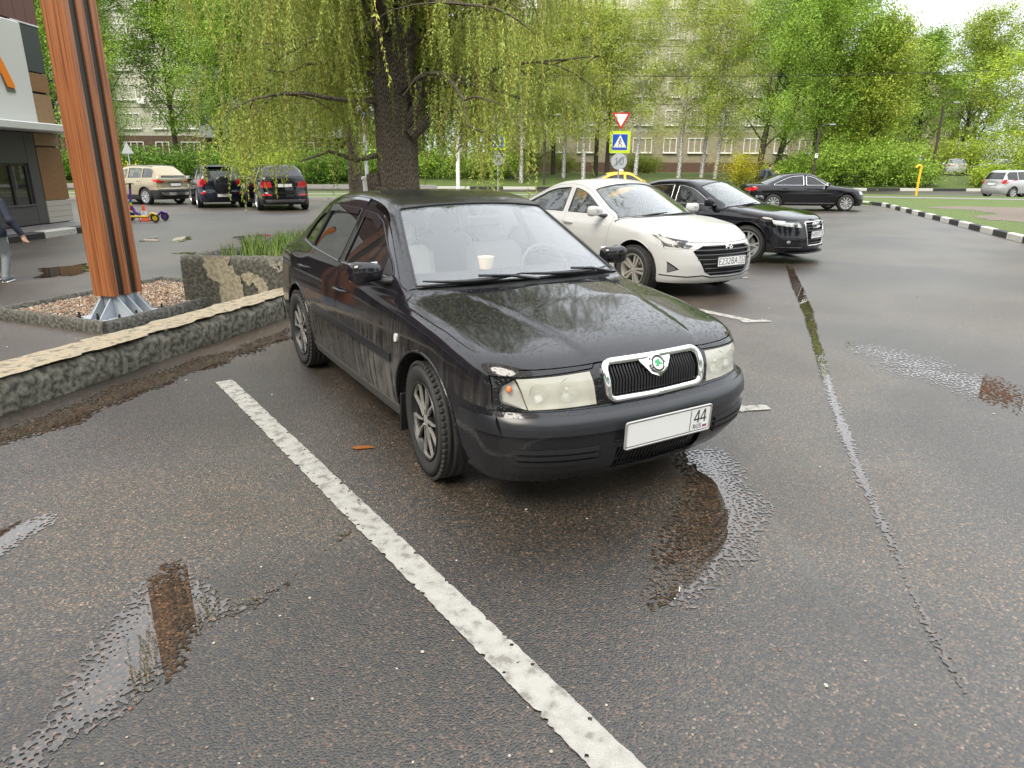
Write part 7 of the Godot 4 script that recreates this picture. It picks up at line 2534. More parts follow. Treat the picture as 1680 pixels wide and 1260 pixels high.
	for k in 7:
		shrub("loose green bush behind the side-on black saloon", Vector3(22.0 + k * 1.9, ground_at(-59.5), -59.3 - (k % 2) * 0.8), Vector3(1.6, [1.6, 2.4, 3.0, 3.6, 3.6, 3.2, 2.4][k], 1.4), 560, M.leaf_b, "broad", 430 + k, "bushes behind the side-on saloon")
	for k in 6:
		shrub("rounded green bush on the slope between the willow and the birches", Vector3(-13.0 + k * 2.4, ground_at(-62), -62.0), Vector3(1.7, 2.3, 1.3), 480, M.leaf_b, "broad", 470 + k, "bushes between the willow and the birches")
	for k in 8:
		shrub("tall bush behind the cars parked in the yard", Vector3(40.0 + k * 4.2, ground_at(-76), -76.0), Vector3(2.8, 3.6, 1.6), 620, M.leaf_c, "broad", 480 + k, "bushes behind the yard cars")
	for k in 4:
		shrub("pale green bush at the yard entrance by the silver minivan", Vector3(39.5 + k * 1.7, ground_at(-59.0), -58.8), Vector3(1.4, 1.9, 1.2), 380, M.leaf_bright, "broad", 440 + k, "bushes at the yard entrance")
	for k in 5:
		shrub("low twiggy bush under the beige block's ground floor windows", Vector3([2.0, 5.2, 12.0, 13.0, 0.0][k], ground_at(-70), -70.0), Vector3(1.5, [2.6, 2.2, 2.0, 1.6, 3.0][k], 1.0), 300, M.leaf_birch, "fine", 450 + k, "bushes under the beige block")
	shrub("bright yellow flowering bush beside the leaning tree", Vector3(18.9, ground_at(-59), -59.0), Vector3(0.9, 2.6, 0.8), 330, M.leaf_yellow, "fine", 460)
	shrub("bright yellow-green young tree above the black SUV", Vector3(-15.3, ground_at(-40), -44.0), Vector3(0.7, 3.2, 0.7), 260, M.leaf_bright, "fine", 461)
	shrub("small yellow-green bush behind the pale gold SUV", Vector3(-21.2, 0.09, -38.5), Vector3(0.4, 1.5, 0.4), 90, M.leaf_yellow, "fine", 462)

func ground_at(z: float) -> float:
	if z > -56.0: return 0.09
	var zs := [-56.0, -58.0, -60.0, -62.0, -64.0, -67.0, -75.0, -160.0]
	var ys := [0.10, 0.16, 0.42, 0.82, 1.08, 1.16, 1.2, 2.0]
	for k in 7:
		if z >= zs[k + 1]: return lerpf(ys[k], ys[k + 1], (z - zs[k]) / (zs[k + 1] - zs[k]))
	return 2.0

# ---------------------------------------------------------------- buildings
func window_proto(w: float, h: float, panes: int) -> Node3D:
	var r := Node3D.new()
	r.name = "window"
	var mb := MB.new()
	mb.box(Vector3(0, 0, -0.06), Vector3(w, h, 0.04))
	var pane := MeshInstance3D.new()
	pane.name = "pane"; pane.mesh = mb.mesh(); pane.material_override = M.pane_far
	r.add_child(pane)
	mb = MB.new()
	for s in [-1.0, 1.0]:
		mb.box(Vector3(s * w * 0.5, 0, 0), Vector3(0.09, h + 0.09, 0.10))
		mb.box(Vector3(0, s * h * 0.5, 0.002), Vector3(w - 0.09, 0.09, 0.10))
	for k in panes - 1:
		mb.box(Vector3(w * ((k + 1.0) / panes - 0.5) * (0.8 if panes == 2 else 1.0), 0, -0.004), Vector3(0.08, h - 0.09, 0.09))
	var f := MeshInstance3D.new()
	f.name = "frame"; f.mesh = mb.mesh(); f.material_override = M.frame_white
	r.add_child(f)
	mb = MB.new()
	mb.box(Vector3(0, -h * 0.5 - 0.07, 0.08), Vector3(w + 0.2, 0.05, 0.18))
	var sl := MeshInstance3D.new()
	sl.name = "sill"; sl.mesh = mb.mesh(); sl.material_override = M.frame_white
	r.add_child(sl)
	return r

func apartment(label: String, at: Vector3, w: float, floors: int, depth: float, cols: Array, base_h: float, m_up: Material, m_low: Material, m_base: Material, sd: int, balc: Array) -> void:
	var rng := RandomNumberGenerator.new()
	rng.seed = sd
	var root := thing("apartment_block", at, label, "building")
	var fh := 2.8
	var H := base_h + floors * fh + 0.6
	var mb := MB.new()
	mb.box(Vector3(0, base_h * 0.5, -depth * 0.5 + 0.06), Vector3(w + 0.12, base_h, depth))
	put("plinth", mb, m_base, root)
	mb = MB.new()
	mb.box(Vector3(0, base_h + fh * 0.5 + 0.15, -depth * 0.5 + 0.03), Vector3(w + 0.06, fh + 0.3, depth))
	put("ground_storey", mb, m_low, root)
	mb = MB.new()
	mb.box(Vector3(0, (base_h + fh + 0.3 + H) * 0.5, -depth * 0.5), Vector3(w, H - base_h - fh - 0.3, depth))
	put("wall", mb, m_up, root)
	for k in floors:              # joints between the panels
		mb = MB.new()
		mb.box(Vector3(0, base_h + fh * (k + 1) + 0.3, 0.012), Vector3(w, 0.05, 0.03))
		put("panel_joint", mb, M.joint, root)
	var p1 := window_proto(1.35, 1.45, 2)
	var p2 := window_proto(2.0, 1.45, 3)
	for c in cols.size():
		var x: float = cols[c]
		for k in floors:
			var y := base_h + fh * k + 1.75
			if c in balc and k > 0:
				var b := MB.new()
				b.box(Vector3(x, y - 1.0, 0.55), Vector3(2.9, 1.05, 1.1))
				b.box(Vector3(x, y - 1.56, 0.55), Vector3(3.0, 0.12, 1.16))
				var bn := put("balcony", b, M.balcony, root)
				b = MB.new()
				b.box(Vector3(x, y + 0.3, 0.5), Vector3(2.8, 1.5, 0.9))
				put("glazing", b, M.pane_far, bn)
				for j in 5:
					b = MB.new()
					b.box(Vector3(x - 1.4 + 0.7 * j, y + 0.3, 0.97), Vector3(0.07, 1.5, 0.06))
					put("glazing_bar", b, M.frame_white, bn)
			else:
				var n := (p1 if (c % 2 == 0) else p2).duplicate()
				root.add_child(n, true)
				n.position = Vector3(x, y, 0.06 if k == 0 else 0.03)
				if rng.randf() < 0.07:
					var a := MB.new()
					a.box(Vector3(x + 1.5, y - 0.9, 0.25), Vector3(0.8, 0.55, 0.32), 0.03)
					put("air_conditioner", a, M.frame_white, root)
	p1.free(); p2.free()
	mb = MB.new()
	mb.box(Vector3(0, H + 0.1, -depth * 0.5), Vector3(w + 0.5, 0.25, depth + 0.5))
	put("roof", mb, m_base, root)

func restaurant() -> void:
	# facade in the plane x = -12.25 facing +x; its free end at z = -19.45
	var X := -12.25
	var root := thing("restaurant", Vector3(X, 0, -19.45), "restaurant with grey wall, timber panels, white sign box and a serving window", "building")
	var bx := func(called: String, y0: float, y1: float, z0: float, z1: float, out: float, m: Material, ch := 0.0, deep := 0.1, par: Node3D = null) -> MeshInstance3D:
		var mb := MB.new()
		mb.box(Vector3(out - deep * 0.5, (y0 + y1) * 0.5, (z0 + z1) * 0.5 + 19.45), Vector3(deep, y1 - y0, absf(z1 - z0)), ch)
		return put(called, mb, m, par if par else root)
	var mb := MB.new()
	mb.box(Vector3(-3.1, 3.4, 12.0), Vector3(6.0, 6.8, 23.9))
	put("wall", mb, M.wall_grey, root)
	# dark grey wall panels below the canopy, round the serving window
	bx.call("wall_panel", 1.66, 2.40, -18.03, -6.0, 0.0, M.panel_grey, 0.006)
	bx.call("wall_panel", 0.16, 2.40, -18.40, -18.04, 0.0, M.panel_grey, 0.006)
	bx.call("wall_panel", 0.16, 0.62, -18.03, -6.0, 0.0, M.panel_grey, 0.006)
	bx.call("window_reveal", 0.62, 0.66, -18.03, -16.7, 0.03, M.panel_grey, 0.004, 0.34)
	var win := bx.call("serving_window", 0.66, 1.64, -17.9, -16.75, -0.04, M.pane_dark, 0.0, 0.02) as MeshInstance3D
	for z in [-17.92, -17.35, -16.74]:
		bx.call("frame", 0.66, 1.64, z - 0.03, z + 0.03, -0.01, M.groove, 0.0, 0.06, win)
	bx.call("frame", 1.60, 1.66, -17.92, -16.74, -0.01, M.groove, 0.0, 0.06, win)
	bx.call("inner_wall", 0.64, 1.66, -18.04, -16.6, -0.5, M.groove, 0.0, 0.02)
	# timber and tile panels at the end
	for q in [[2.10, 2.40, M.timber_oak], [0.735, 2.06, M.timber_oak2], [2.64, 3.36, M.timber_oak], [3.42, 3.86, M.timber_oak2]]:
		bx.call("timber_panel", q[0], q[1], -19.43, -18.44 if q[0] < 2.5 else -18.6, 0.0, q[2], 0.004)
	bx.call("tile_panel", 0.16, 0.72, -19.45, -18.44, 0.0, M.tile_pale, 0.004)
	for k in 4:
		bx.call("tile_joint", 0.16 + 0.14 * k - 0.004, 0.16 + 0.14 * k + 0.004, -19.45, -18.44, 0.003, M.joint, 0.0, 0.012)
	bx.call("dark_panel", 3.89, 4.98, -19.41, -18.6, 0.0, M.panel_slate, 0.004)
	bx.call("metal_strip", 4.985, 5.02, -19.45, -18.4, 0.02, M.frame_white, 0.0)
	for k in 40:
		bx.call("red_panel", 5.03, 6.9, -19.45 + 0.42 * k + 0.005, -19.45 + 0.42 * (k + 1) - 0.005, 0.0, M.panel_red, 0.004)
	bx.call("canopy", 2.42, 2.60, -19.42, -2.0, 0.75, M.sign_white, 0.02, 0.85)
	var sg := bx.call("sign_box", 2.62, 4.96, -18.57, -12.0, 0.12, M.sign_white, 0.03, 0.26) as MeshInstance3D
	# orange stroke of a letter on its grey shadow
	mb = MB.new()
	var lx := Transform3D(Basis(Vector3(0, 0, -1), Vector3.UP, Vector3(1, 0, 0)), Vector3(0.121, 0, 19.45))
	mb.prism(V2([17.30, 4.30, 17.42, 4.34, 17.90, 3.30, 17.62, 3.30]), 0.03, lx)
	put("letter_shadow", mb, M.sign_shadow, sg)
	mb = MB.new()
	mb.prism(V2([17.25, 4.25, 17.45, 4.25, 17.86, 3.46, 17.86, 3.38, 17.62, 3.40]), 0.05, lx)
	put("letter", mb, M.sign_orange, sg)
	# raised kerb with black and white blocks
	var kb := thing("striped_kerb", Vector3.ZERO, "short kerb of black and white blocks at the restaurant wall", "kerb")
	kerb_blocks(kb, V2([-10.95, -19.6, -10.95, -10.0]), 1.15, true, 0.3, 0.15)
	struct("pavement", prism_up(V2([-12.2, -19.7, -11.1, -19.7, -11.1, -10, -12.2, -10]), -0.03, 0.142), M.paving)

func buildings() -> void:
	restaurant()
	var cols := []
	for k in 12: cols.append(-16.5 + k * 3.0)
	apartment("beige panel apartment block behind the birches", Vector3(15.5, 1.0, -78.0), 37.0, 8, 12.0, cols, 1.25, M.wall_cream, M.wall_beige, M.wall_brown, 5, [])
	cols = []
	for k in 15: cols.append(-21.0 + k * 3.0)
	apartment("pale apartment block with grey balconies behind the left trees", Vector3(-34.0, 1.0, -76.0), 46.0, 8, 12.0, cols, 0.6, M.wall_pale, M.wall_brown, M.wall_brown, 6, [3, 4, 8, 9, 12])
	cols = []
	for k in 8: cols.append(-10.5 + k * 3.0)
	apartment("distant pink-beige apartment block glimpsed through the right trees", Vector3(52.0, 1.3, -104.0), 24.0, 4, 12.0, cols, 1.0, M.wall_pink, M.wall_pink, M.wall_brown, 7, [2, 5])

# ---------------------------------------------------------------- signs, posts, small things
func disc(mb: MB, c: Vector3, r: float, th: float, seg := 28) -> void:
	mb.lathe(V2([0.0, -th, r, -th, r, th, 0.0, th]), seg, Transform3D(Basis(Vector3(1, 0, 0), Vector3(0, 0, 1), Vector3(0, -1, 0)), c))

func post(root: Node3D, h: float, r: float, m: Material, called := "post") -> void:
	var mb := MB.new()
	mb.tube(V3([0, -0.1, 0, 0, h * 0.5, 0, 0, h, 0]), PackedFloat32Array([r]), 10)
	put(called, mb, m, root)

func crossing_sign(root: Node3D, y: float, s: float) -> void:
	# blue square with a white triangle and a walking figure, on a yellow-green board; faces +z
	var mb := MB.new()
	mb.prism(rounded(V2([-0.5 * s, -0.5 * s, 0.5 * s, -0.5 * s, 0.5 * s, 0.5 * s, -0.5 * s, 0.5 * s]), 0.05 * s), 0.012, Transform3D(Basis(), Vector3(0, y, 0.035)))
	var b := put("crossing_sign", mb, M.sign_lime, root)
	mb = MB.new(); mb.prism(rounded(V2([-0.38 * s, -0.38 * s, 0.38 * s, -0.38 * s, 0.38 * s, 0.38 * s, -0.38 * s, 0.38 * s]), 0.03 * s), 0.004, Transform3D(Basis(), Vector3(0, y, 0.047)))
	put("border", mb, M.frame_white, b)
	mb = MB.new(); mb.prism(rounded(V2([-0.36 * s, -0.36 * s, 0.36 * s, -0.36 * s, 0.36 * s, 0.36 * s, -0.36 * s, 0.36 * s]), 0.025 * s), 0.004, Transform3D(Basis(), Vector3(0, y, 0.0512)))
	put("field", mb, M.sign_blue, b)
	mb = MB.new(); mb.prism(V2([-0.32 * s, -0.25 * s, 0.32 * s, -0.25 * s, 0.0, 0.34 * s]), 0.003, Transform3D(Basis(), Vector3(0, y, 0.0554)))
	put("triangle", mb, M.frame_white, b)
	mb = MB.new()
	var z := 0.0602
	disc(mb, Vector3(0.005 * s, y + 0.145 * s, z), 0.034 * s, 0.0015, 14)
	for q in [[0.0, 0.10, -0.02, -0.02, 0.022], [-0.02, -0.02, 0.06, -0.10, 0.017], [0.06, -0.10, 0.10, -0.18, 0.014], [-0.02, -0.02, -0.04, -0.10, 0.017], [-0.04, -0.10, -0.10, -0.17, 0.014], [0.0, 0.08, 0.07, 0.03, 0.013], [0.07, 0.03, 0.08, -0.02, 0.011], [0.0, 0.08, -0.07, 0.02, 0.013], [-0.07, 0.02, -0.06, -0.04, 0.011]]:
		mb.tube(PackedVector3Array([Vector3(q[0] * s, y + q[1] * s, z), Vector3(q[2] * s, y + q[3] * s, z)]), PackedFloat32Array([q[4] * s]), 6, true, Vector3(0, 0, 1), 0.12)
	put("walking_figure", mb, M.ink, b)
	for e in [-0.21, -0.07, 0.07, 0.21]:
		mb = MB.new(); mb.box(Vector3(e * s, y - 0.215 * s, z - 0.0006), Vector3(0.06 * s, 0.022 * s, 0.002))
		put("stripe", mb, M.ink, b)

func props() -> void:
	# give-way sign over a crossing sign and an end-of-limit disc
	var r := thing("sign_post", Vector3(4.15, 0, -28.0), "post with a red-edged give-way triangle above a lime-framed crossing sign and a grey disc", "road sign")
	post(r, 3.7, 0.035, M.galvanised)
	var mb := MB.new()
	mb.prism(rounded(V2([-0.37, 3.64, 0.37, 3.64, 0.0, 3.0]), 0.05), 0.012, Transform3D(Basis(), Vector3(0, 0, 0.035)))
	var gw := put("give_way_sign", mb, M.sign_red, r)
	mb = MB.new()
	mb.prism(rounded(V2([-0.262, 3.585, 0.262, 3.585, 0.0, 3.125]), 0.03), 0.006, Transform3D(Basis(), Vector3(0, 0, 0.045)))
	put("field", mb, M.frame_white, gw)
	crossing_sign(r, 2.57, 0.80)
	mb = MB.new(); disc(mb, Vector3(0, 1.86, 0.045), 0.31, 0.008)
	var lim := put("limit_disc", mb, M.sign_pale, r)
	var tm := TextMesh.new()
	tm.text = "10"; tm.font = M.font; tm.font_size = 64; tm.pixel_size = 0.0058; tm.depth = 0.003
	put("lettering", tm, M.sign_grey, lim, Transform3D(Basis(), Vector3(0, 1.86, 0.055)))
	for k in 3:
		mb = MB.new(); mb.box(Vector3(-0.05 + 0.05 * k, 1.86, 0.0575), Vector3(0.012, 0.52, 0.002), 0.0, Basis(Vector3(0, 0, 1), -PI / 4))
		put("slash", mb, M.sign_grey, lim)
	r = thing("sign_post", Vector3(-0.72, 0, -34.0), "post with a crossing sign half hidden behind willow twigs and grey sign backs", "road sign")
	post(r, 4.2, 0.035, M.galvanised)
	crossing_sign(r, 2.8, 0.78)
	mb = MB.new(); mb.box(Vector3(0.05, 3.65, 0.03), Vector3(0.5, 0.7, 0.012), 0.005)
	put("sign_back", mb, M.galvanised, r)
	mb = MB.new(); disc(mb, Vector3(0.02, 2.05, 0.045), 0.33, 0.008)
	put("sign_back", mb, M.galvanised, r)
	r = thing("sign_post", Vector3(-2.55, 0, -33.0), "white painted post with two grey sign backs beside the willow trunk", "road sign")
	post(r, 4.8, 0.09, M.frame_white)
	mb = MB.new(); mb.box(Vector3(0.1, 4.1, 0.1), Vector3(0.55, 0.75, 0.012), 0.005)
	put("sign_back", mb, M.galvanised, r)
	mb = MB.new(); mb.box(Vector3(0.15, 3.3, 0.1), Vector3(0.6, 0.18, 0.012), 0.005)
	put("sign_back", mb, M.galvanised, r)
	r = thing("sign_post", Vector3(-24.7, 0.09, -46.0), "thin grey post with the back of a triangular sign on the left lawn", "road sign")
	post(r, 3.0, 0.035, M.galvanised)
	mb = MB.new(); mb.prism(V2([-0.4, 2.3, 0.4, 2.3, 0.0, 3.0]), 0.012, Transform3D(Basis(), Vector3(0, 0, 0.035)))
	put("sign_back", mb, M.galvanised, r)
	# yellow bent pipe
	r = thing("bent_pipe", Vector3(24.6, 0.05, -43.0), "yellow pipe bent over at the top standing on the verge", "pipe")
	mb = MB.new()
	var pp := PackedVector3Array([Vector3(0, -0.1, 0), Vector3(0, 0.9, 0), Vector3(0.02, 1.6, 0)])
	for k in 7:
		var a := PI * k / 6.0
		pp.append(Vector3(-0.12 + 0.14 * cos(a), 1.66 + 0.14 * sin(a), 0))
	mb.tube(pp, PackedFloat32Array([0.065]), 10)
	put("pipe", mb, M.pipe_yellow, r)
	mb = MB.new(); mb.lathe(V2([0.12, -0.08, 0.12, 0.03, 0.07, 0.05]), 12, Transform3D())
	put("collar", mb, M.concrete, r)
	# lamp posts
	for e in [[35.3, -60.0, 6.2, "tall dark lamp post at the yard entrance"], [24.3, -57.5, 4.6, "dark lamp post with a white notice behind the side-on saloon"], [2.6, -59.0, 5.2, "slim black street lamp before the beige block"]]:
		r = thing("lamp_post", Vector3(e[0], ground_at(e[1]) - 0.1, e[1]), e[3], "lamp post")
		post(r, e[2], 0.10, M.bark_dark, "post")
		mb = MB.new()
		mb.tube(PackedVector3Array([Vector3(0, e[2] - 0.05, 0), Vector3(0.25, e[2] + 0.3, 0), Vector3(0.8, e[2] + 0.35, 0)]), PackedFloat32Array([0.05, 0.045, 0.04]), 6)
		put("arm", mb, M.bark_dark, r)
		mb = MB.new(); mb.box(Vector3(1.0, e[2] + 0.34, 0), Vector3(0.5, 0.12, 0.2), 0.04)
		put("lamp_head", mb, M.galvanised, r)
		if e[0] == 24.3:
			mb = MB.new(); mb.box(Vector3(0, 2.6, 0.12), Vector3(0.25, 0.35, 0.02))
			put("notice", mb, M.frame_white, r)
	# overhead wires
	for e in [[Vector3(-6, 7.6, -49), Vector3(60, 9.6, -49), 0.9], [Vector3(20, 15.0, -60), Vector3(64, 18.5, -60), 0.6]]:
		r = thing("overhead_wire", e[0], "thin dark wire strung across the street before the trees" if e[2] > 0.8 else "thin wire crossing the sky above the right trees", "wire")
		mb = MB.new()
		var wp := PackedVector3Array()
		for k in 17:
			var t := k / 16.0
			wp.append((e[1] - e[0]) * t - Vector3(0, e[2] * 4.0 * t * (1.0 - t), 0))
		mb.tube(wp, PackedFloat32Array([0.018]), 4, false)
		put("cable", mb, M.groove, r)
	# bin by the willow
	r = thing("litter_bin", Vector3(-3.62, 0, -18.0), "white tapered litter bin beside the willow trunk", "bin")
	mb = MB.new(); mb.lathe(V2([0.15, 0.0, 0.2, 1.28, 0.2, 1.3]), 20, Transform3D())
	put("body", mb, M.frame_white, r)
	mb = MB.new(); mb.lathe(V2([0.2, 1.29, 0.225, 1.3, 0.225, 1.36, 0.19, 1.38, 0.17, 1.3]), 20, Transform3D())
	put("rim", mb, M.frame_white, r)
	# traffic cone
	r = thing("traffic_cone", Vector3(-11.34, 0, -21.5), "small orange and white traffic cone behind the scooters", "cone")
	mb = MB.new(); mb.box(Vector3(0, 0.015, 0), Vector3(0.32, 0.03, 0.32), 0.01)
	put("base", mb, M.cone_orange, r)
	for q in [[0.03, 0.16, 0.12, 0.09, M.cone_orange], [0.16, 0.30, 0.09, 0.062, M.frame_white], [0.30, 0.48, 0.062, 0.025, M.cone_orange]]:
		mb = MB.new(); mb.lathe(V2([q[2], q[0], q[3], q[1], 0.0, q[1]]), 16, Transform3D())
		put("band", mb, q[4], r)
	# two kick scooters
	for k in 2:
		r = thing("kick_scooter", [Vector3(-11.15, 0, -20.75), Vector3(-11.25, 0, -21.6)][k], ["yellow-decked electric kick scooter parked beside the timber column", "purple electric kick scooter with dark wheel parked behind the yellow one"][k], "scooter")
		r.rotation.y = [0.12, 0.0][k]
		var pc: Material = M.scooter_yellow if k == 0 else M.scooter_purple
		mb = MB.new(); mb.box(Vector3(0, 0.17, 0), Vector3(0.62, 0.055, 0.17), 0.02)
		put("deck", mb, pc, r)
		mb = MB.new(); mb.tube(V3([0.30, 0.19, 0, 0.42, 0.27, 0, 0.55, 0.22, 0]), PackedFloat32Array([0.05, 0.06, 0.045]), 8, true, Vector3.UP, 0.6)
		put("rear_guard", mb, pc, r)
		mb = MB.new(); mb.tube(V3([-0.30, 0.18, 0, -0.42, 0.24, 0, -0.50, 0.42, 0]), PackedFloat32Array([0.05, 0.05, 0.045]), 8)
		put("neck", mb, M.scooter_purple, r)
		for x in [-0.56, 0.48]:
			var wn := Node3D.new(); wn.name = "wheel"; r.add_child(wn, true); wn.position = Vector3(x, 0.125, 0)
			var wxf := Transform3D(Basis(Vector3(1, 0, 0), Vector3(0, 0, 1), Vector3(0, -1, 0)), Vector3.ZERO)
			mb = MB.new(); mb.lathe(V2([0.075, -0.028, 0.118, -0.028, 0.125, 0.0, 0.118, 0.028, 0.075, 0.028]), 24, wxf)
			put("tyre", mb, M.rubber, wn)
			mb = MB.new(); mb.lathe(V2([0.0, -0.022, 0.076, -0.022, 0.076, 0.022, 0.0, 0.022]), 18, wxf)
			put("hub", mb, M.scooter_purple if k == 1 else M.scooter_yellow, wn)
		var seg := [[0.30, 0.46, M.cone_orange], [0.46, 0.54, M.sign_lime], [0.54, 0.62, M.sign_blue], [0.62, 0.95, M.scooter_purple], [0.95, 1.08, M.groove]]
		for q in seg:
			mb = MB.new()
			mb.tube(PackedVector3Array([Vector3(-0.56 + (q[0] - 0.2) * 0.13, q[0], 0), Vector3(-0.56 + (q[1] - 0.2) * 0.13, q[1], 0)]), PackedFloat32Array([0.036]), 10)
			put("stem", mb, q[2], r)
		mb = MB.new(); mb.tube(V3([-0.47, 1.08, -0.24, -0.44, 1.1, 0, -0.47, 1.08, 0.24]), PackedFloat32Array([0.018]), 8)
		put("handlebar", mb, M.groove, r)
		mb = MB.new(); mb.tube(V3([0.05, 0.16, 0.08, 0.12, 0.02, 0.16]), PackedFloat32Array([0.01]), 6)
		put("kickstand", mb, M.groove, r)
	# litter and loose stones
	var rng := RandomNumberGenerator.new()
	rng.seed = 99
	mb = MB.new()
	mb.ball(Vector3.ZERO, Vector3.ONE, 6, 4)
	var mm := MultiMesh.new()
	mm.transform_format = MultiMesh.TRANSFORM_3D
	mm.use_colors = true
	mm.mesh = mb.mesh()
	mm.mesh.surface_set_material(0, M.pebble)
	mm.instance_count = 240
	for k in 240:
		var d := pow(rng.randf(), 1.5) * 11.0 + 1.3
		var a := rng.randf_range(-0.75, 0.75)
		var rr := rng.randf_range(0.0025, 0.006) * (1.0 + d * 0.08)
		mm.set_instance_transform(k, Transform3D(Basis(Vector3.UP, rng.randf() * 6.0).scaled_local(Vector3(rr * rng.randf_range(0.7, 1.6), rr * 0.5, rr)), Vector3(sin(a) * d, rr * 0.3, -cos(a) * d)))
		mm.set_instance_color(k, [Color(0.34, 0.32, 0.28), Color(0.22, 0.16, 0.11), Color(0.28, 0.24, 0.19), Color(0.14, 0.06, 0.03)][rng.randi() % 4])
	var mi := MultiMeshInstance3D.new()
	mi.name = "loose_grit"
	mi.multimesh = mm
	add_child(mi)
	tag(mi, "pale grit and bits of leaf scattered on the wet asphalt", "grit", "", "stuff")
	r = thing("wet_leaf", Vector3(-0.88, 0.006, -3.72), "orange-brown wet leaf lying between the white line and the black hatchback", "leaf")
	mb = MB.new()
	mb.prism(V2([-0.07, -0.012, -0.03, -0.03, 0.02, -0.018, 0.07, -0.005, 0.05, 0.015, 0.0, 0.025, -0.05, 0.012]), 0.003, Transform3D(Basis(Vector3(1, 0, 0), Vector3(0, 0, -1), Vector3(0, 1, 0)), Vector3.ZERO))
	put("blade", mb, M.leaf_wet, r)
	# white and red supermarket board glimpsed behind the willow
	r = thing("advert_board", Vector3(-7.6, 0, -37.0), "white and red advertising board glimpsed between the willow stems", "board")
	mb = MB.new(); mb.box(Vector3(0, 5.4, 0), Vector3(1.7, 2.9, 0.15), 0.02)
	put("panel", mb, M.frame_white, r)
	mb = MB.new(); mb.box(Vector3(-0.62, 5.6, 0.09), Vector3(0.2, 2.4, 0.03))
	put("red_bar", mb, M.sign_red, r)
	mb = MB.new(); mb.box(Vector3(0.1, 4.2, 0.09), Vector3(1.2, 0.25, 0.03))
	put("blue_bar", mb, M.sign_blue, r)
	mb = MB.new(); mb.tube(V3([0, -0.1, 0, 0, 2.0, 0, 0, 4.0, 0]), PackedFloat32Array([0.1]), 8)
	put("post", mb, M.galvanised, r)
	mb = MB.new(); mb.box(Vector3(-0.3, 6.95, 0.02), Vector3(0.5, 0.2, 0.12), 0.02)
	put("red_cap", mb, M.sign_red, r)

func surroundings() -> void:
	# what the wet paint and the puddles mirror, out of view: a clad pylon sign by the verge, trees added behind the viewer to darken reflections
	var r := thing("pylon_sign", Vector3(15.9, 0, -20.2), "timber-clad pylon sign standing by the right verge", "sign")
	r.rotation.y = -0.65
	var mb := MB.new(); mb.tube(V3([0, 0, 0, 0, 2.0, 0, 0, 3.6, 0]), PackedFloat32Array([0.14]), 10)
	put("post", mb, M.steel, r)
	for q in [[-0.45, 1.15], [0.62, 0.6]]:
		mb = MB.new(); mb.box(Vector3(q[0], 5.4, 0), Vector3(q[1], 3.6, 0.4), 0.02)
		put("clad_panel", mb, M.timber_red, r)
	for k in 7:
		var x: float = [-24.0, -15.0, -6.0, 4.0, 13.0, 21.0, 28.0][k]
		var z: float = [14.0, 19.0, 16.0, 20.0, 17.0, 12.0, 3.0][k]
		tree("deciduous_tree", "unseen leafy tree added behind the viewer for reflections", Vector3(x, 0, z), {"h": 11.0 + (k % 3), "r": 4.6, "c0": 0.12, "tr": 0.28, "n": 2600, "leaf": "broad", "mat": M.leaf_a, "bark": M.bark_dark, "limbs": 28, "up": 0.8, "bend": -0.2, "scale": Vector2(1.2, 1.8)}, 500 + k, "unseen trees added behind the viewer")

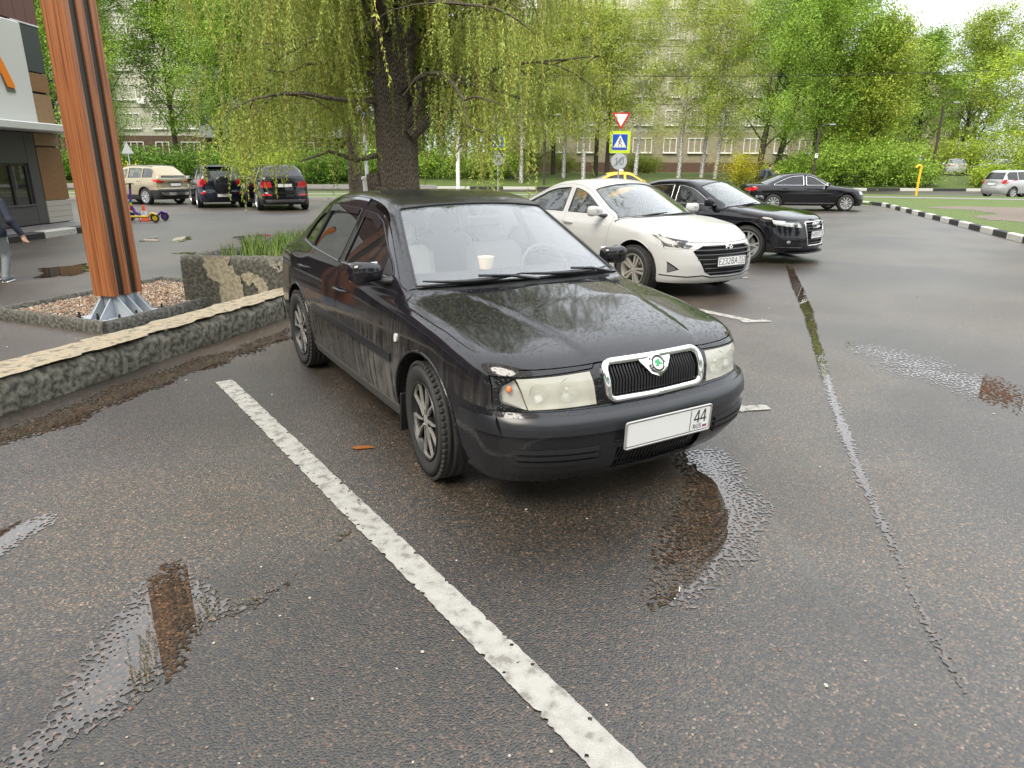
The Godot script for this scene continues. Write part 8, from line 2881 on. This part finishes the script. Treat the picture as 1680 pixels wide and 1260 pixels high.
# ---------------------------------------------------------------- people: one smooth surface over a skeleton of tapered bones
# bone: [a, b, ra, rb, colour index]
func figure(root: Node3D, bones: Array, cell: float, cols: Array, k := 0.035) -> void:
	var lo := Vector3.INF
	var hi := -Vector3.INF
	for b in bones:
		var r := maxf(b[2], b[3]) + 2.5 * cell + k
		lo = lo.min(b[0] - Vector3.ONE * r).min(b[1] - Vector3.ONE * r)
		hi = hi.max(b[0] + Vector3.ONE * r).max(b[1] + Vector3.ONE * r)
	var n := Vector3i(((hi - lo) / cell).ceil()) + Vector3i.ONE
	var fld := PackedFloat32Array()
	fld.resize(n.x * n.y * n.z)
	fld.fill(1.0)
	var own := PackedByteArray()
	own.resize(fld.size())
	var best := PackedFloat32Array()
	best.resize(fld.size())
	best.fill(9.0)
	for b in bones:
		var r := maxf(b[2], b[3]) + 2.2 * cell + k
		var p0 := Vector3i(((b[0].min(b[1]) - Vector3.ONE * r - lo) / cell).floor()).clamp(Vector3i.ZERO, n - Vector3i.ONE)
		var p1 := Vector3i(((b[0].max(b[1]) + Vector3.ONE * r - lo) / cell).ceil()).clamp(Vector3i.ZERO, n - Vector3i.ONE)
		var d: Vector3 = b[1] - b[0]
		var l2 := maxf(d.length_squared(), 1e-8)
		for z in range(p0.z, p1.z + 1):
			for y in range(p0.y, p1.y + 1):
				for x in range(p0.x, p1.x + 1):
					var p := lo + Vector3(x, y, z) * cell
					var t := clampf((p - b[0]).dot(d) / l2, 0.0, 1.0)
					var v: float = p.distance_to(b[0] + d * t) - lerpf(b[2], b[3], t)
					var i := (z * n.y + y) * n.x + x
					var o := fld[i]
					var h := maxf(k - absf(o - v), 0.0) / k
					fld[i] = minf(o, v) - h * h * k * 0.25
					if v < best[i]:
						best[i] = v; own[i] = b[4]
	var mb := MB.new()
	var id := {}
	var cell_vert := func(x: int, y: int, z: int) -> int:
		var key := (z * n.y + y) * n.x + x
		if id.has(key): return id[key]
		var acc := Vector3.ZERO
		var c := 0
		for e in [[0, 0, 0, 1, 0, 0], [0, 1, 0, 1, 1, 0], [0, 0, 1, 1, 0, 1], [0, 1, 1, 1, 1, 1], [0, 0, 0, 0, 1, 0], [1, 0, 0, 1, 1, 0], [0, 0, 1, 0, 1, 1], [1, 0, 1, 1, 1, 1], [0, 0, 0, 0, 0, 1], [1, 0, 0, 1, 0, 1], [0, 1, 0, 0, 1, 1], [1, 1, 0, 1, 1, 1]]:
			var va := fld[((z + e[2]) * n.y + y + e[1]) * n.x + x + e[0]]
			var vb := fld[((z + e[5]) * n.y + y + e[4]) * n.x + x + e[3]]
			if (va < 0) != (vb < 0):
				acc += Vector3(e[0], e[1], e[2]).lerp(Vector3(e[3], e[4], e[5]), va / (va - vb))
				c += 1
		var p := lo + (Vector3(x, y, z) + acc / maxf(c, 1)) * cell
		var g := Vector3(fld[key + 1] - fld[key] , fld[key + n.x] - fld[key], fld[key + n.x * n.y] - fld[key])
		id[key] = mb.vert(p, g.normalized(), Vector2(p.x, p.y))
		mb.c.append(cols[own[key]])
		return id[key]
	for z in range(1, n.z - 2):
		for y in range(1, n.y - 2):
			for x in range(1, n.x - 2):
				var i := (z * n.y + y) * n.x + x
				var s := fld[i] < 0
				if (fld[i + 1] < 0) != s:
					var q := [cell_vert.call(x, y, z), cell_vert.call(x, y - 1, z), cell_vert.call(x, y - 1, z - 1), cell_vert.call(x, y, z - 1)]
					mb.tri(q[0], q[1], q[2]); mb.tri(q[0], q[2], q[3])
				if (fld[i + n.x] < 0) != s:
					var q := [cell_vert.call(x, y, z), cell_vert.call(x - 1, y, z), cell_vert.call(x - 1, y, z - 1), cell_vert.call(x, y, z - 1)]
					mb.tri(q[0], q[1], q[2]); mb.tri(q[0], q[2], q[3])
				if (fld[i + n.x * n.y] < 0) != s:
					var q := [cell_vert.call(x, y, z), cell_vert.call(x - 1, y, z), cell_vert.call(x - 1, y - 1, z), cell_vert.call(x, y - 1, z)]
					mb.tri(q[0], q[1], q[2]); mb.tri(q[0], q[2], q[3])
	put("body", mb, M.person, root)

func hand_bones(w: Vector3, dir: Vector3, side: Vector3, s: float, ci: int) -> Array:
	# palm, four curled fingers and a thumb
	var o := []
	var nrm := dir.cross(side)
	o.append([w, w + dir * 0.075 * s, 0.026 * s, 0.032 * s, ci])
	for k in 4:
		var b0 := w + dir * 0.085 * s + side * (0.026 - 0.0175 * k) * s
		var l: float = [0.066, 0.075, 0.07, 0.055][k] * s
		var m := b0 + dir * l * 0.5 + nrm * 0.008 * s
		o.append([b0, m, 0.0095 * s, 0.009 * s, ci])
		o.append([m, m + dir * l * 0.38 + nrm * 0.03 * s, 0.009 * s, 0.0075 * s, ci])
	o.append([w + dir * 0.03 * s + side * 0.024 * s, w + dir * 0.075 * s + side * 0.05 * s + nrm * 0.015 * s, 0.012 * s, 0.009 * s, ci])
	return o

func head_bones(c: Vector3, fwd: Vector3, s: float, skin: int, hair: int) -> Array:
	var up := Vector3.UP
	var right := fwd.cross(up).normalized()
	return [[c + up * 0.02 * s - fwd * 0.015 * s, c + up * 0.045 * s + fwd * 0.0 * s, 0.085 * s, 0.082 * s, hair], [c - up * 0.02 * s + fwd * 0.03 * s, c - up * 0.075 * s + fwd * 0.045 * s, 0.068 * s, 0.042 * s, skin], [c + fwd * 0.098 * s, c - up * 0.03 * s + fwd * 0.112 * s, 0.010 * s, 0.014 * s, skin], [c + right * 0.082 * s, c + right * 0.084 * s - up * 0.03 * s, 0.014 * s, 0.011 * s, skin], [c - right * 0.082 * s, c - right * 0.084 * s - up * 0.03 * s, 0.014 * s, 0.011 * s, skin], [c - up * 0.06 * s - fwd * 0.01 * s, c - up * 0.17 * s - fwd * 0.02 * s, 0.05 * s, 0.055 * s, skin]]

func face(root: Node3D, c: Vector3, fwd: Vector3, s: float) -> void:
	var right := fwd.cross(Vector3.UP).normalized()
	for e in [-1.0, 1.0]:
		var mb := MB.new()
		mb.ball(c + fwd * 0.083 * s + right * e * 0.032 * s + Vector3.UP * 0.004 * s, Vector3.ONE * 0.011 * s, 8, 6)
		put("eye", mb, M.ink, root)
	var m := MB.new()
	m.tube(PackedVector3Array([c + fwd * 0.088 * s - right * 0.022 * s - Vector3.UP * 0.062 * s, c + fwd * 0.096 * s - Vector3.UP * 0.06 * s, c + fwd * 0.088 * s + right * 0.022 * s - Vector3.UP * 0.062 * s]), PackedFloat32Array([0.005 * s]), 6)
	put("mouth", m, M.lip, root)

func people() -> void:
	var skin := Color(0.42, 0.25, 0.17)
	# walker at the left edge, mid stride, seen from behind: navy jacket, grey trousers, grey trainers
	var r := thing("person", Vector3(-7.32, 0, -9.72), "person in navy padded jacket and grey trousers walking past the restaurant", "person")
	r.rotation.y = 0.25
	var f := Vector3(0, 0, -1)
	var b := []
	var s := 0.80
	b.append_array([[Vector3(0, 0.80, 0), Vector3(0, 1.02, 0), 0.125, 0.135, 0], [Vector3(-0.10, 1.10, 0), Vector3(0.10, 1.10, 0), 0.105, 0.105, 0], [Vector3(0, 1.0, 0), Vector3(0, 1.12, 0), 0.14, 0.13, 0], [Vector3(-0.07, 0.70, 0), Vector3(0.07, 0.70, 0), 0.115, 0.115, 0]])
	b.append_array([[Vector3(0.08, 0.66, 0), Vector3(0.09, 0.37, -0.08), 0.085, 0.062, 1], [Vector3(0.09, 0.37, -0.08), Vector3(0.08, 0.08, 0.06), 0.06, 0.048, 1], [Vector3(-0.08, 0.66, 0), Vector3(-0.08, 0.36, -0.16), 0.085, 0.062, 1], [Vector3(-0.08, 0.36, -0.16), Vector3(-0.08, 0.09, -0.24), 0.06, 0.048, 1]])
	b.append_array([[Vector3(0.08, 0.045, 0.09), Vector3(0.09, 0.04, -0.09), 0.042, 0.036, 2], [Vector3(-0.08, 0.06, -0.20), Vector3(-0.09, 0.055, -0.38), 0.042, 0.036, 2]])
	b.append_array([[Vector3(0.18, 1.10, 0), Vector3(0.28, 0.86, 0.07), 0.062, 0.052, 0], [Vector3(0.28, 0.86, 0.07), Vector3(0.37, 0.68, 0.02), 0.05, 0.04, 0], [Vector3(-0.18, 1.10, 0), Vector3(-0.24, 0.86, -0.08), 0.062, 0.052, 0], [Vector3(-0.24, 0.86, -0.08), Vector3(-0.23, 0.68, -0.18), 0.05, 0.04, 0]])
	b.append_array(hand_bones(Vector3(0.375, 0.665, 0.02), Vector3(0.25, -0.95, -0.05).normalized(), Vector3(0.1, 0.08, -1).normalized(), 0.85, 3))
	b.append_array(hand_bones(Vector3(-0.23, 0.665, -0.185), Vector3(0.0, -0.95, -0.25).normalized(), Vector3(0.1, -0.2, -1).normalized(), 0.85, 3))
	b.append_array(head_bones(Vector3(0, 1.35, -0.02), f, 0.98, 3, 4))
	figure(r, b, 0.014, [Color(0.012, 0.016, 0.032), Color(0.16, 0.165, 0.175), Color(0.10, 0.11, 0.12), skin, Color(0.03, 0.02, 0.015)], 0.03)
	face(r, Vector3(0, 1.35, -0.02), f, 0.98)
	for e in [Vector3(0.085, 0.014, 0.0), Vector3(-0.085, 0.02, -0.29)]:
		var mb := MB.new(); mb.box(e, Vector3(0.085, 0.026, 0.24), 0.012)
		put("shoe_sole", mb, M.frame_white, r)
	# person with a backpack bending forward behind the side-on saloon
	r = thing("person", Vector3(13.25, 0.09, -37.4), "person with dark backpack and grey jacket leaning forward behind the side-on saloon", "person")
	f = Vector3(1, 0, 0)
	b = [[Vector3(0.0, 0.98, 0), Vector3(0.12, 1.35, 0), 0.14, 0.16, 0], [Vector3(0.16, 1.42, -0.13), Vector3(0.16, 1.42, 0.13), 0.11, 0.11, 0], [Vector3(0, 0.92, 0.09), Vector3(0.05, 0.5, 0.1), 0.09, 0.07, 1], [Vector3(0.05, 0.5, 0.1), Vector3(0.0, 0.08, 0.1), 0.065, 0.05, 1], [Vector3(0, 0.92, -0.09), Vector3(0.1, 0.5, -0.1), 0.09, 0.07, 1], [Vector3(0.1, 0.5, -0.1), Vector3(0.08, 0.08, -0.1), 0.065, 0.05, 1], [Vector3(-0.06, 0.04, 0.1), Vector3(0.16, 0.04, 0.1), 0.045, 0.04, 4], [Vector3(0.02, 0.04, -0.1), Vector3(0.24, 0.04, -0.1), 0.045, 0.04, 4],
		[Vector3(0.16, 1.42, 0.2), Vector3(0.34, 1.18, 0.22), 0.06, 0.05, 0], [Vector3(0.34, 1.18, 0.22), Vector3(0.52, 1.32, 0.12), 0.048, 0.04, 0], [Vector3(0.16, 1.42, -0.2), Vector3(0.34, 1.18, -0.22), 0.06, 0.05, 0], [Vector3(0.34, 1.18, -0.22), Vector3(0.52, 1.30, -0.12), 0.048, 0.04, 0]]
	b.append_array(hand_bones(Vector3(0.53, 1.33, 0.11), Vector3(0.8, 0.5, -0.3).normalized(), Vector3(0, 0.5, 0.85).normalized(), 1.0, 3))
	b.append_array(hand_bones(Vector3(0.53, 1.31, -0.11), Vector3(0.8, 0.5, 0.3).normalized(), Vector3(0, 0.5, -0.85).normalized(), 1.0, 3))
	b.append_array(head_bones(Vector3(0.28, 1.68, 0), Vector3(1, -0.15, 0.2).normalized(), 1.05, 3, 4))
	figure(r, b, 0.024, [Color(0.05, 0.055, 0.06), Color(0.03, 0.035, 0.05), skin, skin, Color(0.035, 0.022, 0.015)])
	face(r, Vector3(0.28, 1.68, 0), Vector3(1, -0.15, 0.2).normalized(), 1.05)
	var bp := MB.new(); bp.box(Vector3(-0.12, 1.28, 0), Vector3(0.2, 0.46, 0.32), 0.07, Basis(Vector3(0, 0, 1), -0.3))
	put("backpack", bp, M.backpack, r)
	# far walker: white cap, pale blue top, dark skirt
	r = thing("person", Vector3(37.3, 1.1, -65.5), "person in white cap, pale blue top and dark skirt walking in the yard", "person")
	f = Vector3(0.4, 0, 0.9).normalized()
	b = [[Vector3(0, 1.05, 0), Vector3(0, 1.3, 0), 0.13, 0.15, 0], [Vector3(-0.13, 1.36, 0), Vector3(0.13, 1.36, 0), 0.09, 0.09, 0], [Vector3(0, 0.98, 0), Vector3(-0.1, 0.45, 0.05), 0.15, 0.27, 1], [Vector3(0.08, 0.5, 0), Vector3(0.14, 0.08, 0.1), 0.06, 0.045, 2], [Vector3(-0.08, 0.5, 0), Vector3(-0.2, 0.08, -0.08), 0.06, 0.045, 2], [Vector3(0.14, 0.045, 0.06), Vector3(0.2, 0.04, 0.22), 0.045, 0.04, 3], [Vector3(-0.2, 0.045, -0.1), Vector3(-0.14, 0.04, 0.06), 0.045, 0.04, 3], [Vector3(0.19, 1.34, 0), Vector3(0.27, 1.08, 0.03), 0.055, 0.045, 0], [Vector3(0.27, 1.08, 0.03), Vector3(0.26, 0.85, 0.14), 0.042, 0.035, 2], [Vector3(-0.19, 1.34, 0), Vector3(-0.27, 1.08, 0.0), 0.055, 0.045, 0], [Vector3(-0.27, 1.08, 0.0), Vector3(-0.25, 0.85, 0.1), 0.042, 0.035, 2]]
	b.append_array(hand_bones(Vector3(0.26, 0.84, 0.145), Vector3(0, -1, 0.2).normalized(), Vector3(0, 0.2, 1).normalized(), 1.0, 2))
	b.append_array(hand_bones(Vector3(-0.25, 0.84, 0.105), Vector3(0, -1, 0.2).normalized(), Vector3(0, 0.2, 1).normalized(), 1.0, 2))
	b.append_array(head_bones(Vector3(0, 1.6, 0), f, 1.0, 2, 3))
	figure(r, b, 0.03, [Color(0.35, 0.42, 0.52), Color(0.01, 0.011, 0.014), skin, Color(0.6, 0.6, 0.6)])
	face(r, Vector3(0, 1.6, 0), f, 1.0)
	# driver of the gold SUV: head, shoulders and an arm at the open window
	var car := get_node("suv") as Node3D
	r = thing("person", Vector3.ZERO, "dark-haired driver in black looking out of the pale gold SUV", "person")
	r.transform = car.transform
	f = Vector3(-0.2, 0, -1).normalized()
	b = [[Vector3(-0.02, 0.62, -0.40), Vector3(-0.05, 1.02, -0.42), 0.15, 0.16, 0], [Vector3(-0.05, 1.12, -0.56), Vector3(-0.05, 1.12, -0.28), 0.09, 0.09, 0], [Vector3(-0.05, 1.1, -0.6), Vector3(0.18, 0.96, -0.62), 0.055, 0.045, 0], [Vector3(0.18, 0.96, -0.62), Vector3(0.42, 1.02, -0.5), 0.042, 0.036, 0], [Vector3(0.0, 0.60, -0.32), Vector3(0.4, 0.60, -0.32), 0.09, 0.07, 0], [Vector3(0.0, 0.60, -0.48), Vector3(0.4, 0.60, -0.48), 0.09, 0.07, 0], [Vector3(-0.05, 1.1, -0.24), Vector3(0.18, 0.94, -0.22), 0.055, 0.045, 0], [Vector3(0.18, 0.94, -0.22), Vector3(0.42, 1.02, -0.3), 0.042, 0.036, 0]]
	b.append_array(hand_bones(Vector3(0.43, 1.02, -0.49), Vector3(0.8, 0.4, 0.2).normalized(), Vector3(0, 0.6, -0.8).normalized(), 1.0, 2))
	b.append_array(hand_bones(Vector3(0.43, 1.02, -0.30), Vector3(0.8, 0.4, -0.2).normalized(), Vector3(0, 0.6, 0.8).normalized(), 1.0, 2))
	b.append_array(head_bones(Vector3(0.0, 1.33, -0.60), f, 1.05, 2, 1))
	figure(r, b, 0.026, [Color(0.012, 0.012, 0.014), Color(0.015, 0.012, 0.01), skin])
	face(r, Vector3(0.0, 1.33, -0.60), f, 1.05)
